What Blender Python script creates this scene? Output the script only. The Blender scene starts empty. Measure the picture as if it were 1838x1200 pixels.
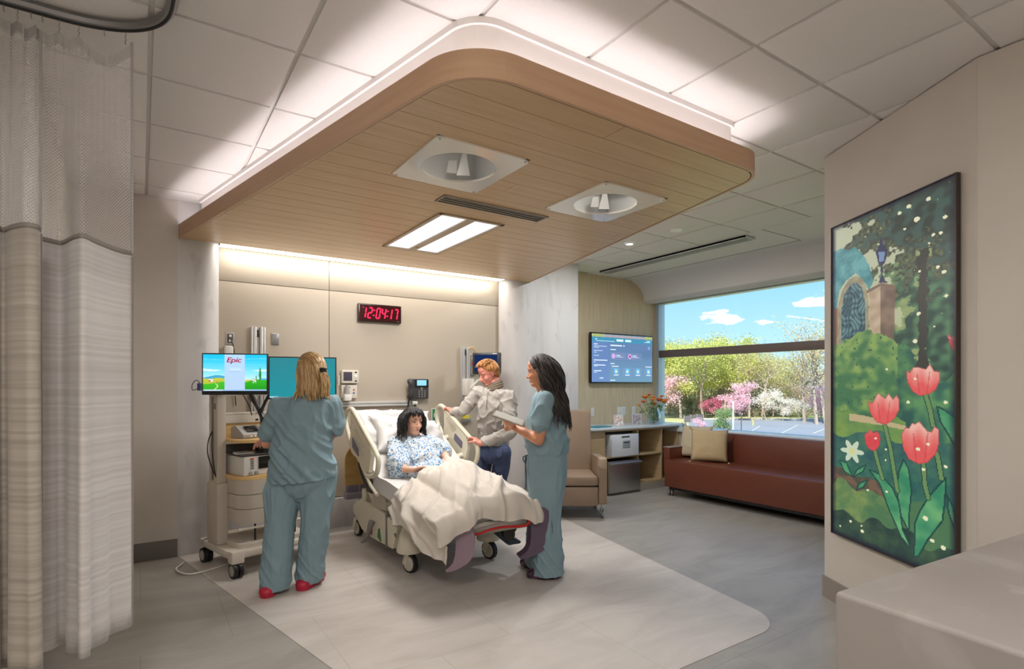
import bpy, bmesh, math, random
import numpy as np
from mathutils import Vector, Matrix, Euler, noise
random.seed(7)
S = bpy.context.scene
PI = math.pi
# ------------------------------------------------------------------ camera
YAW = math.atan((919-252)/993.0)
CZ, FPX, HPY, CPX = 1.5, 993.0, 690.0, 919.0
cd = bpy.data.cameras.new('camera'); cam = bpy.data.objects.new('camera', cd)
S.collection.objects.link(cam); S.camera = cam
cam.location = (0, 0, CZ); cam.rotation_euler = (PI/2, 0, -YAW)
cd.sensor_width = 36; cd.lens = FPX/1838*36; cd.shift_y = (HPY-600)/1838
cd.clip_start = .02; cd.clip_end = 2000
S.view_settings.view_transform = 'Standard'; S.view_settings.look = 'None'
S.view_settings.gamma = 1; S.view_settings.use_curve_mapping = False
S.view_settings.exposure = 0.42
FX, FY, RX, RY = math.sin(YAW), math.cos(YAW), math.cos(YAW), -math.sin(YAW)
def T(px, py, t):                       # point seen at (px,py), t metres ahead
    u = (px-CPX)/FPX
    return Vector(((FX+u*RX)*t, (FY+u*RY)*t, CZ+(HPY-py)/FPX*t))
# ------------------------------------------------------------------ world
W = bpy.data.worlds.new('sky'); S.world = W; W.use_nodes = True
wn, wl = W.node_tree.nodes, W.node_tree.links
wn.clear()
wo = wn.new('ShaderNodeOutputWorld'); bg = wn.new('ShaderNodeBackground')
tc = wn.new('ShaderNodeTexCoord'); sep = wn.new('ShaderNodeSeparateXYZ'); rmp = wn.new('ShaderNodeValToRGB')
wl.new(tc.outputs['Generated'], sep.inputs[0]); wl.new(sep.outputs['Z'], rmp.inputs[0])
e = rmp.color_ramp.elements
e[0].position = 0.0; e[0].color = (.55, .80, 1.0, 1)
e[1].position = 0.5; e[1].color = (.12, .38, .85, 1)
x_ = e.new(.19); x_.color = (.27, .58, 1.0, 1)
mp = wn.new('ShaderNodeMapping'); mp.inputs['Scale'].default_value = (30, 30, 90)
nz = wn.new('ShaderNodeTexNoise'); nz.inputs['Scale'].default_value = 1.0; nz.inputs['Detail'].default_value = 7; nz.inputs['Roughness'].default_value = .6
wl.new(tc.outputs['Generated'], mp.inputs[0]); wl.new(mp.outputs[0], nz.inputs['Vector'])
prev = None
for px_, py_, rx_, rz_, dens in ((1300, 572, .042, .014, .8), (1284, 560, .035, .007, .7), (1380, 578, .045, .008, .55), (1462, 542, .045, .014, .75), (1700, 520, .16, .03, .9), (900, 500, .2, .03, .8), (2300, 560, .2, .03, .8)):
    c_ = (T(px_, py_, 1)-Vector((0, 0, CZ))).normalized()
    sb = wn.new('ShaderNodeVectorMath'); sb.operation = 'SUBTRACT'; sb.inputs[1].default_value = c_; wl.new(tc.outputs['Generated'], sb.inputs[0])
    sc = wn.new('ShaderNodeVectorMath'); sc.operation = 'MULTIPLY'; sc.inputs[1].default_value = (1/rx_, 1/rx_, 1/rz_); wl.new(sb.outputs[0], sc.inputs[0])
    le = wn.new('ShaderNodeVectorMath'); le.operation = 'LENGTH'; wl.new(sc.outputs[0], le.inputs[0])
    mr = wn.new('ShaderNodeMapRange'); mr.inputs[1].default_value = 0; mr.inputs[2].default_value = 1.6; mr.inputs[3].default_value = dens; mr.inputs[4].default_value = 0; mr.clamp = True; wl.new(le.outputs[1], mr.inputs[0])
    if prev is None: prev = mr.outputs[0]
    else: mm = wn.new('ShaderNodeMath'); mm.operation = 'MAXIMUM'; wl.new(prev, mm.inputs[0]); wl.new(mr.outputs[0], mm.inputs[1]); prev = mm.outputs[0]
ml = wn.new('ShaderNodeMath'); ml.operation = 'MULTIPLY_ADD'; ml.inputs[1].default_value = 1.0; wl.new(prev, ml.inputs[0]); wl.new(nz.outputs['Fac'], ml.inputs[2])
cr = wn.new('ShaderNodeValToRGB'); cr.color_ramp.elements[0].position = .95; cr.color_ramp.elements[1].position = 1.08; wl.new(ml.outputs[0], cr.inputs[0])
mx = wn.new('ShaderNodeMixRGB'); mx.inputs[2].default_value = (.93, .97, 1, 1)
wl.new(cr.outputs[0], mx.inputs[0]); wl.new(rmp.outputs[0], mx.inputs[1]); wl.new(mx.outputs[0], bg.inputs[0])
bg.inputs[1].default_value = 1.0
wl.new(bg.outputs[0], wo.inputs[0])
# ------------------------------------------------------------------ lights
def light(name, kind, loc, rot, energy, color=(1,1,1), size=None, spread=None):
    l = bpy.data.lights.new(name, kind); l.energy = energy; l.color = color
    if kind == 'AREA':
        l.shape = 'RECTANGLE'; l.size, l.size_y = size
        if spread: l.spread = math.radians(spread)
    o = bpy.data.objects.new(name, l); S.collection.objects.link(o)
    o.location = loc; o.rotation_euler = rot
    return o
sun = light('sun', 'SUN', (0, 0, 20), (0, 0, 0), 7.5, (1, .96, .9)); sun.data.angle = .01
sun.rotation_euler = Vector((.62, .30, -.72)).to_track_quat('-Z', 'Y').to_euler()
WARM = (1, .97, .945); NEU = (1, .97, .94)
light('troffer_lamp', 'AREA', (2.14, 4.3, 2.755), (0, 0, 0), 38, NEU, (.5, 1.15))
light('headwall_wash', 'AREA', (2.15, 5.79, 2.80), (math.radians(-4), 0, 0), 13, NEU, (3.0, .08))
# cove lamps lying on the canopy ledge, shining up (left, front, right runs)
# added fill lamps at ceiling height behind the camera, out of view
light('entry_fill', 'AREA', (-.55, .2, 3.09), (0, 0, 0), 50, WARM, (.6, 1.2))
light('entry_fill', 'AREA', (1.3, -1.0, 3.09), (0, 0, 0), 34, WARM, (.6, 1.2))
# ------------------------------------------------------------------ materials
def lin(h):
    if isinstance(h, str):
        h = h.lstrip('#'); c = [int(h[i:i+2], 16)/255 for i in (0, 2, 4)]
    else: c = h
    return tuple(((v+.055)/1.055)**2.4 if v > .04045 else v/12.92 for v in c)+(1,)
MATS = {}
def M(name, col, rough=.55, metal=0, var=0, scale=8, bump=0, bscale=60, stretch=None, coat=0, sheen=0, spec=None, emit=0, alpha=None, trans=0, col2=None, vlo=.35, vhi=.65, detail=4):
    if name in MATS: return MATS[name]
    m = bpy.data.materials.new(name); m.use_nodes = True; MATS[name] = m
    n, l = m.node_tree.nodes, m.node_tree.links
    b = n['Principled BSDF']; c = lin(col)
    b.inputs['Base Color'].default_value = c; b.inputs['Roughness'].default_value = rough
    b.inputs['Metallic'].default_value = metal
    if coat: b.inputs['Coat Weight'].default_value = coat
    if sheen: b.inputs['Sheen Weight'].default_value = sheen
    if spec is not None: b.inputs['Specular IOR Level'].default_value = spec
    if trans: b.inputs['Transmission Weight'].default_value = trans; b.inputs['IOR'].default_value = 1.45
    if alpha is not None: b.inputs['Alpha'].default_value = alpha
    if emit: b.inputs['Emission Color'].default_value = c; b.inputs['Emission Strength'].default_value = emit
    if var or bump or col2:
        co = n.new('ShaderNodeTexCoord'); ma = n.new('ShaderNodeMapping')
        l.new(co.outputs['Object'], ma.inputs[0])
        if stretch: ma.inputs['Scale'].default_value = stretch
    if var or col2:
        t = n.new('ShaderNodeTexNoise'); t.inputs['Scale'].default_value = scale; t.inputs['Detail'].default_value = detail
        l.new(ma.outputs[0], t.inputs['Vector'])
        r = n.new('ShaderNodeValToRGB'); r.color_ramp.elements[0].position = vlo; r.color_ramp.elements[1].position = vhi
        l.new(t.outputs['Fac'], r.inputs[0])
        if col2: r.color_ramp.elements[0].color = c; r.color_ramp.elements[1].color = lin(col2)
        else:
            r.color_ramp.elements[0].color = tuple(v*(1-var) for v in c[:3])+(1,)
            r.color_ramp.elements[1].color = tuple(min(1, v*(1+var)) for v in c[:3])+(1,)
        l.new(r.outputs[0], b.inputs['Base Color'])
        if emit: l.new(r.outputs[0], b.inputs['Emission Color'])
    if bump:
        t2 = n.new('ShaderNodeTexNoise'); t2.inputs['Scale'].default_value = bscale; t2.inputs['Detail'].default_value = 3
        l.new(ma.outputs[0], t2.inputs['Vector'])
        bp = n.new('ShaderNodeBump'); bp.inputs['Strength'].default_value = bump; bp.inputs['Distance'].default_value = .01
        l.new(t2.outputs['Fac'], bp.inputs['Height']); l.new(bp.outputs[0], b.inputs['Normal'])
    return m
# ------------------------------------------------------------------ mesh helpers
class MB:
    """collects shapes into one mesh; build() links it as one object"""
    def __init__(s): s.bm = bmesh.new(); s.mi = 0
    def mat(s, i): s.mi = i; return s
    def _fin(s, vs, mtx=None, smooth=False):
        if mtx is not None: bmesh.ops.transform(s.bm, matrix=mtx, verts=vs)
        fs = {f for v in vs for f in v.link_faces}
        for f in fs: f.material_index = s.mi; f.smooth = smooth
        return s
    def box(s, c, d, r=0, rot=None, seg=2):
        g = bmesh.ops.create_cube(s.bm, size=1); vs = g['verts']
        bmesh.ops.scale(s.bm, vec=Vector(d), verts=vs)
        if r:
            es = list({e for v in vs for e in v.link_edges})
            q = bmesh.ops.bevel(s.bm, geom=es, offset=min(r, min(d)*.49), segments=seg, affect='EDGES', profile=.6)
            vs = list({v for f in q['faces'] for v in f.verts} | {v for v in vs if v.is_valid})
        m = Matrix.Translation(Vector(c))
        if rot is not None: m = m @ (rot if isinstance(rot, Matrix) else Euler(rot).to_matrix()).to_4x4()
        return s._fin(vs, m, bool(r))
    def b2(s, a, b, r=0):
        a, b = Vector(a), Vector(b)
        return s.box((a+b)/2, [max(abs(q), .0005) for q in (b-a)], r)
    def cyl(s, a, b, r, r2=None, n=20, cap=True):
        a, b = Vector(a), Vector(b); d = b-a
        g = bmesh.ops.create_cone(s.bm, cap_ends=cap, segments=n, radius1=r, radius2=r if r2 is None else r2, depth=d.length)
        m = Matrix.Translation((a+b)/2) @ d.to_track_quat('Z', 'Y').to_matrix().to_4x4()
        s._fin(g['verts'], m, True)
        return s
    def sph(s, c, r, n=16, rot=None):
        if not hasattr(r, '__len__'): r = (r, r, r)
        m = Matrix.Translation(Vector(c))
        if rot is not None: m = m @ Euler(rot).to_matrix().to_4x4()
        m = m @ Matrix.Diagonal((*r, 1)); k = max(6, n//2)
        top, bot = s.bm.verts.new(m @ Vector((0, 0, 1))), s.bm.verts.new(m @ Vector((0, 0, -1))); R = []
        for j in range(1, k):
            a = PI*j/k; R.append([s.bm.verts.new(m @ Vector((math.sin(a)*math.cos(2*PI*i/n), math.sin(a)*math.sin(2*PI*i/n), math.cos(a)))) for i in range(n)])
        fs = []
        for i in range(n):
            j = (i+1) % n; fs.append(s.bm.faces.new((top, R[0][i], R[0][j]))); fs.append(s.bm.faces.new((bot, R[-1][j], R[-1][i])))
            for A, B in zip(R, R[1:]): fs.append(s.bm.faces.new((A[i], B[i], B[j], A[j])))
        for f in fs: f.material_index = s.mi; f.smooth = True
        return s
    def tube(s, pts, r, n=8, cap=True, closed=False):
        pts = [Vector(p) for p in pts]; N = len(pts)
        rs = list(r) if hasattr(r, '__len__') else [r]*N
        rings = []; up = None
        for i, p in enumerate(pts):
            d = (pts[(i+1) % N]-pts[i-1]) if closed else (pts[min(i+1, N-1)]-pts[max(i-1, 0)])
            d.normalize()
            if up is None: up = d.orthogonal().normalized()
            up = (up-d*up.dot(d)); up = up.normalized() if up.length > 1e-6 else d.orthogonal().normalized()
            sd = d.cross(up)
            rings.append([s.bm.verts.new(p+(up*math.cos(a)+sd*math.sin(a))*rs[i]) for a in [2*PI*k/n for k in range(n)]])
        fs = []
        for i in range(N if closed else N-1):
            A, B = rings[i], rings[(i+1) % N]
            for k in range(n):
                try: fs.append(s.bm.faces.new((A[k], A[(k+1) % n], B[(k+1) % n], B[k])))
                except ValueError: pass
        if cap and not closed:
            fs.append(s.bm.faces.new(rings[0][::-1])); fs.append(s.bm.faces.new(rings[-1]))
        for f in fs: f.material_index = s.mi; f.smooth = True
        return s
    def prism(s, pts, vec, smooth=False):
        """polygon pts (3D) extruded by vec"""
        vec = Vector(vec)
        A = [s.bm.verts.new(Vector(p)) for p in pts]; B = [s.bm.verts.new(Vector(p)+vec) for p in pts]
        n = len(A); fs = [s.bm.faces.new(A[::-1]), s.bm.faces.new(B)]
        for f in fs: f.material_index = s.mi
        for k in range(n):
            f = s.bm.faces.new((A[k], A[(k+1) % n], B[(k+1) % n], B[k])); f.material_index = s.mi; f.smooth = smooth
        return s
    def face(s, pts):
        f = s.bm.faces.new([s.bm.verts.new(Vector(p)) for p in pts]); f.material_index = s.mi
        return s
    def lathe(s, prof, c=(0, 0, 0), n=28, axis='Z', cap=False):
        c = Vector(c); R = []
        for r, z in prof:
            ring = []
            for k in range(n):
                a = 2*PI*k/n; x, y = r*math.cos(a), r*math.sin(a)
                v = (x, y, z) if axis == 'Z' else ((z, x, y) if axis == 'X' else (y, z, x))
                ring.append(s.bm.verts.new(c+Vector(v)))
            R.append(ring)
        for A, B in zip(R, R[1:]):
            for k in range(n):
                f = s.bm.faces.new((A[k], A[(k+1) % n], B[(k+1) % n], B[k])); f.smooth = True; f.material_index = s.mi
        if cap:
            for ring in (R[0][::-1], R[-1]):
                f = s.bm.faces.new(ring); f.material_index = s.mi
        return s
    def grid(s, fn, nu, nv, smooth=True):
        V = [[s.bm.verts.new(Vector(fn(i/nu, j/nv))) for j in range(nv+1)] for i in range(nu+1)]
        for i in range(nu):
            for j in range(nv):
                f = s.bm.faces.new((V[i][j], V[i+1][j], V[i+1][j+1], V[i][j+1])); f.smooth = smooth; f.material_index = s.mi
        return s
    def build(s, name, mats, parent=None, flip=True, solid=0, loc=None, sharp=True):
        if flip: bmesh.ops.recalc_face_normals(s.bm, faces=s.bm.faces[:])
        me = bpy.data.meshes.new(name)
        s.bm.to_mesh(me); s.bm.free()
        for m in (mats if isinstance(mats, (list, tuple)) else [mats]): me.materials.append(m)
        if sharp and len(me.polygons) < 60000: me.set_sharp_from_angle(angle=math.radians(42))
        o = bpy.data.objects.new(name, me); S.collection.objects.link(o)
        if parent is not None: o.parent = parent; o.matrix_parent_inverse = parent_world(parent).inverted()
        if loc is not None: o.location = loc
        if solid:
            q = o.modifiers.new('solid', 'SOLIDIFY'); q.thickness = solid; q.offset = 0
        return o
def parent_world(p):
    m = Matrix.LocRotScale(p.location, p.rotation_euler, p.scale)
    return parent_world(p.parent) @ p.matrix_parent_inverse @ m if p.parent else m
def tag(o, label=None, cat=None, group=None, kind=None):
    if label: o['label'] = label
    if cat: o['category'] = cat
    if group: o['group'] = group
    if kind: o['kind'] = kind
    return o
def thing(name, label, cat, loc=(0, 0, 0), rz=0, group=None):
    o = bpy.data.objects.new(name, None); S.collection.objects.link(o); o.empty_display_size = .1
    o.location = loc; o.rotation_euler = (0, 0, rz)
    return tag(o, label, cat, group)
def struct(o, label=None):
    o['kind'] = 'structure'
    if label: o['label'] = label
    return o
def copy_tree(o, parent=None):
    c = o.copy(); S.collection.objects.link(c)
    if parent is not None: c.parent = parent
    for ch in list(o.children): copy_tree(ch, c)
    return c
def local(o):
    """make a built mesh sit in its parent's own frame (its coordinates were given in that frame)"""
    o.matrix_parent_inverse = Matrix.Identity(4); return o
def rrect(w, h, r, n=5, cx=0, cy=0):
    """rounded rectangle outline (2D)"""
    o = []
    for sx, sy, a0 in ((1, 1, 0), (-1, 1, PI/2), (-1, -1, PI), (1, -1, 1.5*PI)):
        for k in range(n+1):
            a = a0+PI/2*k/n
            o.append((cx+sx*(w/2-r)+r*math.cos(a), cy+sy*(h/2-r)+r*math.sin(a)))
    return o
def rpoly(pts, rad, n=8):
    """round the corners of a 2D polygon"""
    out = []; N = len(pts)
    for i, p in enumerate(pts):
        r = rad[i]; p = Vector(p).to_2d()
        if r <= 0: out.append(tuple(p)); continue
        a = (Vector(pts[i-1]).to_2d()-p).normalized(); b = (Vector(pts[(i+1) % N]).to_2d()-p).normalized()
        th = a.angle(b)/2; d = r/math.tan(th); c = p+(a+b).normalized()*(r/math.sin(th))
        v0, v1 = p+a*d-c, p+b*d-c
        a0 = math.atan2(v0.y, v0.x); da = math.atan2(v1.y, v1.x)-a0
        while da > PI: da -= 2*PI
        while da < -PI: da += 2*PI
        for k in range(n+1): out.append((c.x+r*math.cos(a0+da*k/n), c.y+r*math.sin(a0+da*k/n)))
    return out
def bez(pts, n=24):
    """smooth Catmull-Rom curve through points"""
    P = [Vector(p) for p in pts]; P = [P[0]*2-P[1]]+P+[P[-1]*2-P[-2]]; out = []
    m = len(P)-3
    for i in range(n+1):
        t = i/n*m; k = min(int(t), m-1); f = t-k; a, b, c, d = P[k:k+4]
        out.append(.5*((2*b)+(c-a)*f+(2*a-5*b+4*c-d)*f*f+(3*b-a-3*c+d)*f**3))
    return out
# =================================================================== SETTING
CEIL = 3.12
def node_floor(name, c1, c2, joint):
    m = bpy.data.materials.new(name); m.use_nodes = True; n, l = m.node_tree.nodes, m.node_tree.links
    b = n['Principled BSDF']; b.inputs['Roughness'].default_value = .42; b.inputs['Specular IOR Level'].default_value = .4
    co = n.new('ShaderNodeTexCoord'); ma = n.new('ShaderNodeMapping'); ma.inputs['Scale'].default_value = (.9, 2.6, 1); ma.inputs['Rotation'].default_value = (0, 0, .25)
    l.new(co.outputs['Object'], ma.inputs[0])
    t = n.new('ShaderNodeTexNoise'); t.inputs['Scale'].default_value = 1.6; t.inputs['Detail'].default_value = 9; t.inputs['Roughness'].default_value = .6; t.inputs['Distortion'].default_value = .8
    l.new(ma.outputs[0], t.inputs['Vector'])
    r = n.new('ShaderNodeValToRGB'); r.color_ramp.elements[0].position = .3; r.color_ramp.elements[1].position = .68
    r.color_ramp.elements[0].color = lin(c1); r.color_ramp.elements[1].color = lin(c2); l.new(t.outputs['Fac'], r.inputs[0])
    br = n.new('ShaderNodeTexBrick'); br.inputs['Scale'].default_value = 1; br.inputs['Brick Width'].default_value = .92; br.inputs['Row Height'].default_value = .92
    br.inputs['Mortar Size'].default_value = .0022; br.offset = .5
    br.inputs['Color1'].default_value = (0, 0, 0, 1); br.inputs['Color2'].default_value = (0, 0, 0, 1); br.inputs['Mortar'].default_value = (1, 1, 1, 1)
    l.new(co.outputs['Object'], br.inputs['Vector'])
    mx = n.new('ShaderNodeMixRGB'); mx.inputs[2].default_value = lin(joint)
    k = n.new('ShaderNodeMath'); k.operation = 'MULTIPLY'; k.inputs[1].default_value = .55
    l.new(br.outputs['Color'], k.inputs[0]); l.new(k.outputs[0], mx.inputs[0]); l.new(r.outputs[0], mx.inputs[1]); l.new(mx.outputs[0], b.inputs['Base Color'])
    return m
fl_dark = node_floor('grey_floor_tile', '#8e8981', '#a29d95', '#726d66')
fl_light = node_floor('pale_floor_tile', '#b3aba3', '#c9c1b9', '#9a928b')
struct(MB().b2((-1.2, -2.2, -.06), (7.0, 6.3, 0)).build('floor', fl_dark))
inlay = rpoly([(.27, 5.66), (1.055, 1.93), (3.36, 1.93), (4.10, 5.66)], [0, .3, .3, 0], 12)
struct(MB().prism([(x, y, 0) for x, y in inlay], (0, 0, .003)).build('floor_inlay', fl_light), 'pale tapering floor panel under the bed with rounded front corners')
paint = M('warm_wall_paint', '#c8c0b6', .7, var=.02, scale=3)
paint_w = M('soffit_paint', '#dcd8d3', .7)
paint_c = M('riser_paint', '#e6e2de', .7)
dark_base = M('dark_base', '#6f6a66', .6)
tile_m = M('ceiling_tile', '#dcd8d4', .9, var=.015, scale=90)
grid_m = M('ceiling_grid', '#cfcbc6', .6)
# ceiling: T-grid with tiles that hang just below it
GX = [.04+.6*k*1.0 for k in range(-3, 10)]; GY = [1.545+.638*k for k in range(-6, 9)]
c = MB()
c.mat(0).b2((-1.2, -2.2, CEIL+.004), (7.0, 6.3, CEIL+.1))
c.mat(1)
for i in range(len(GX)-1):
    for j in range(len(GY)-1):
        x0, x1, y0, y1 = GX[i]+.011, GX[i+1]-.011, GY[j]+.011, GY[j+1]-.011
        x0 = max(x0, -.46) if GY[j+1] > 3.6 else x0
        y1 = min(y1, 5.655 if x1 < 4.9 else 6.06); x1 = min(x1, 5.36)
        if x1-x0 < .05 or y1-y0 < .05: continue
        c.b2((x0, y0, CEIL-.006), (x1, y1, CEIL+.02), .003)
struct(c.build('ceiling', [grid_m, tile_m]))
# walls
w = MB()
w.b2((-.6, 5.65, 0), (.27, 5.95, CEIL))
struct(w.build('wall_back', paint), 'plain beige wall beside the curtain')
struct(MB().b2((-1.2, 3.45, 0), (-.46, 5.65, CEIL)).build('wall_left', paint))
struct(MB().b2((-1.3, -2.3, 0), (-1.2, 3.46, CEIL)).build('wall_entry', paint))
struct(MB().b2((-1.3, -2.3, 0), (7.0, -2.2, CEIL)).build('wall_front', paint))
struct(MB().b2((-.46, 5.637, 0), (.268, 5.651, .155), .003).build('baseboard_back', dark_base))
struct(MB().b2((-.461, 3.45, 0), (-.447, 5.64, .155), .003).build('baseboard_left', dark_base))
# headwall columns with rounded inner corners
def stone(name, c1, c2, c3, sc=2.2, st=(1, 1, .35)):
    m = M(name, c1, .45, col2=c2, scale=sc, stretch=st, detail=8, vlo=.38, vhi=.62)
    n, l = m.node_tree.nodes, m.node_tree.links; b = n['Principled BSDF']
    src = b.inputs['Base Color'].links[0].from_socket
    t = n.new('ShaderNodeTexNoise'); t.inputs['Scale'].default_value = sc*2.2; t.inputs['Detail'].default_value = 10; t.inputs['Distortion'].default_value = 1.6
    ma = [q for q in n if q.type == 'MAPPING'][0]; l.new(ma.outputs[0], t.inputs['Vector'])
    r = n.new('ShaderNodeValToRGB'); r.color_ramp.elements[0].position = .56; r.color_ramp.elements[1].position = .66
    r.color_ramp.elements[1].color = (.55, .55, .55, 1); l.new(t.outputs['Fac'], r.inputs[0])
    mx = n.new('ShaderNodeMixRGB'); mx.inputs[2].default_value = lin(c3)
    l.new(r.outputs[0], mx.inputs[0]); l.new(src, mx.inputs[1]); l.new(mx.outputs[0], b.inputs['Base Color'])
    return m
marble = stone('pale_stone', '#c0bcba', '#cdc9c6', '#b3b0b1')
YB = 5.90
Lc = [(.27, 5.65), (.42, 5.65)]+[(.42+.19*math.sin(a), 5.85-.20*math.cos(a)) for a in [PI/2*k/10 for k in range(1, 11)]]+[(.61, 5.97), (.27, 5.97)]
struct(MB().prism([(x, y, 0) for x, y in Lc], (0, 0, CEIL), smooth=True).build('wall_left_column', marble), 'narrow pale stone column left of the headwall')
Rc = [(3.76, 5.97), (3.76, 5.90)]+[(4.02-.26*math.cos(a), 5.90-.25*math.sin(a)) for a in [PI/2*k/10 for k in range(1, 11)]]+[(4.86, 5.65), (4.86, 5.97)]
struct(MB().prism([(x, y, 0) for x, y in Rc], (0, 0, CEIL), smooth=True).build('wall_right_column', marble), 'wide pale stone column between headwall and window nook')
# headwall recess: upholstered beige panels over a pale plinth
pan = M('headwall_panel', '#b0a493', .55, var=.02, scale=160)
h = MB()
h.mat(0).b2((.58, YB+.008, 0), (3.8, 6.0, 3.0))
h.mat(1)
xs = [.61, 1.648, 3.76]
for z0, z1 in ((.315, 2.487), (2.493, 2.80)):
    for a, b in zip(xs, xs[1:]): h.b2((a+.003, YB, z0), (b-.003, YB+.02, z1), .002)
struct(h.build('wall_headwall', [M('joint_dark', '#6e6355', .7), pan]), 'beige panelled recess behind the bed')
struct(MB().b2((.61, YB-.05, 0), (3.76, YB+.01, .305), .004).build('baseboard_headwall', marble))
# window nook
oak_pale = M('pale_oak_panel', '#c2ae8c', .55, col2='#d2c1a3', scale=5, stretch=(9, 9, .5), vlo=.3, vhi=.7, detail=7)
struct(MB().b2((4.86, 6.07, 0), (6.99, 6.2, CEIL)).build('wall_tv', oak_pale), 'pale oak panelled wall carrying the television')
struct(MB().b2((4.84, 5.65, CEIL-.001), (4.85, 6.07, CEIL)).build('trim_1', grid_m))
soff = MB()   # plaster band and curved valance running down to the window head
prof = [(5.37, CEIL-.004), (6.15, CEIL-.004)]+[(6.15+.42*math.sin(a), CEIL-.004-.30*(1-math.cos(a))) for a in [PI/2*k/14 for k in range(1, 15)]]+[(6.63, 2.775), (6.72, 2.775), (6.72, CEIL+.05), (5.37, CEIL+.05)]
soff.prism([(x, -2.2, z) for x, z in prof], (0, 8.27, 0), smooth=True)
struct(soff.build('ceiling_valance', paint_w), 'smooth curved valance above the window')
# window wall
frame_m = M('window_alu', '#b9c4c9', .35, metal=.3)
sillm = M('window_sill', '#dfe3e2', .3)
struct(MB().b2((6.72, -2.2, 0), (7.0, 6.2, .80)).b2((6.72, -2.2, 2.80), (7.0, 6.2, CEIL+.1)).build('wall_window', paint))
win = MB()
win.mat(0).b2((6.84, 6.0, .82), (6.98, 6.07, 2.82)).b2((6.84, -2.1, .82), (6.96, -2.0, 2.82))
win.mat(1).b2((6.84, -2.0, 1.93), (6.96, 6.0, 2.04), .004)
win.mat(0).b2((6.86, -2.0, .80), (6.98, 6.0, .865)).b2((6.86, -2.0, 2.775), (6.98, 6.0, 2.84)).b2((6.84, 2.0, .82), (6.96, 2.07, 2.82))
wf = struct(win.build('window_1', [frame_m, M('mullion_brown', '#6b5a52', .5)]))
gl = bpy.data.materials.new('window_glass'); gl.use_nodes = True
n_, l_ = gl.node_tree.nodes, gl.node_tree.links; n_.clear()
o_ = n_.new('ShaderNodeOutputMaterial'); tr = n_.new('ShaderNodeBsdfTransparent'); gs = n_.new('ShaderNodeBsdfGlossy'); gs.inputs['Roughness'].default_value = .02
fr = n_.new('ShaderNodeFresnel'); fr.inputs[0].default_value = 1.25; mxs = n_.new('ShaderNodeMixShader'); tr.inputs[0].default_value = (.97, 1, 1, 1)
l_.new(fr.outputs[0], mxs.inputs[0]); l_.new(tr.outputs[0], mxs.inputs[1]); l_.new(gs.outputs[0], mxs.inputs[2]); l_.new(mxs.outputs[0], o_.inputs[0])
MB().b2((6.905, -2.0, .84), (6.913, 6.0, 2.8)).build('glass_pane', gl, wf)
struct(MB().b2((6.66, -2.0, .80), (6.86, 6.0, .862), .006).build('window_sill', sillm))
# art wall on the right, with its own return toward the camera
A_ = Vector((T(1480, 0, 3.93).x, T(1480, 0, 3.93).y)); B_ = Vector((T(1754, 0, 2.722).x, T(1754, 0, 2.722).y))
AD = (A_-B_).normalized(); AN = Vector((-AD.y, AD.x))
if AN.dot(-B_) < 0: AN = -AN
wa = [(A_.x, A_.y), (B_.x, B_.y), (4.7, B_.y), (4.7, A_.y)]
struct(MB().prism([(x, y, 0) for x, y in wa], (0, 0, CEIL-.012)).build('wall_right', paint), 'angled beige wall carrying the tulip picture')
struct(MB().b2((B_.x, -2.2, 0), (B_.x+.1, B_.y-.0005, CEIL-.012)).build('wall_right_return', paint))
struct(MB().b2((4.66, B_.y-.02, 0), (6.72, B_.y+.1, CEIL-.012)).build('wall_nook_end', paint))
q0 = A_+AN*.012; q1 = B_+AN*.012; q0b = A_+AD*.0
struct(MB().prism([(A_.x+AD.x*.01, A_.y+AD.y*.01, 0), (q0.x+AD.x*.01, q0.y+AD.y*.01, 0), (q1.x, q1.y, 0), (B_.x, B_.y, 0)], (0, 0, .15)).build('baseboard_right', M('taupe_base', '#8e857c', .6)))
# stone counter block in the right foreground
ctm = stone('counter_stone', '#9c958f', '#8f8883', '#a6a09b', 1.1, (1, 1, 1))
k0 = T(1497, 1060.5, 1.4745); kx = (T(1838, 953, 1).xy); e1 = Vector((math.cos(YAW-math.radians(60.5)+PI/2-0), 0))
d1 = Vector((FX+(2676-CPX)/FPX*RX, FY+(2676-CPX)/FPX*RY)).normalized(); d2 = -Vector((-d1.y, d1.x))
blk = [k0.xy, k0.xy+d1*1.84, k0.xy+d1*1.84+d2*1.6, k0.xy+d2*1.6]
ct = MB().prism([(p.x, p.y, 0) for p in blk], (0, 0, .95)).build('stone_counter', ctm)
bv = ct.modifiers.new('bevel', 'BEVEL'); bv.width = .012; bv.segments = 3
tag(ct, 'large pale stone counter block in the right foreground below the tulip picture', 'counter')

# =================================================================== CANOPY
oak = M('canopy_oak', '#c3a176', .35, col2='#cfae84', scale=3, stretch=(.7, 9, 1), vlo=.3, vhi=.7, detail=8)
oak_f = M('canopy_fascia_oak', '#c39c7c', .4, col2='#cca888', scale=2, stretch=(1, 1, 14), vlo=.3, vhi=.7, detail=6)
def emis(name, col, st):
    m = bpy.data.materials.new(name); m.use_nodes = True; n, l = m.node_tree.nodes, m.node_tree.links; n.clear()
    o = n.new('ShaderNodeOutputMaterial'); e = n.new('ShaderNodeEmission'); e.inputs[0].default_value = lin(col); e.inputs[1].default_value = st; l.new(e.outputs[0], o.inputs[0]); MATS[name] = m
    return m
can = thing('ceiling_canopy', 'tapered oak-clad canopy hung from the ceiling above the bed', 'canopy', (2.15, 4, 2.78))
cpts = [(.275, 5.648), (1.087, 1.94), (3.165, 1.94), (4.055, 5.648)]; crad = [0, .31, .22, 0]
outer = rpoly(cpts, crad, 14)
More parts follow.
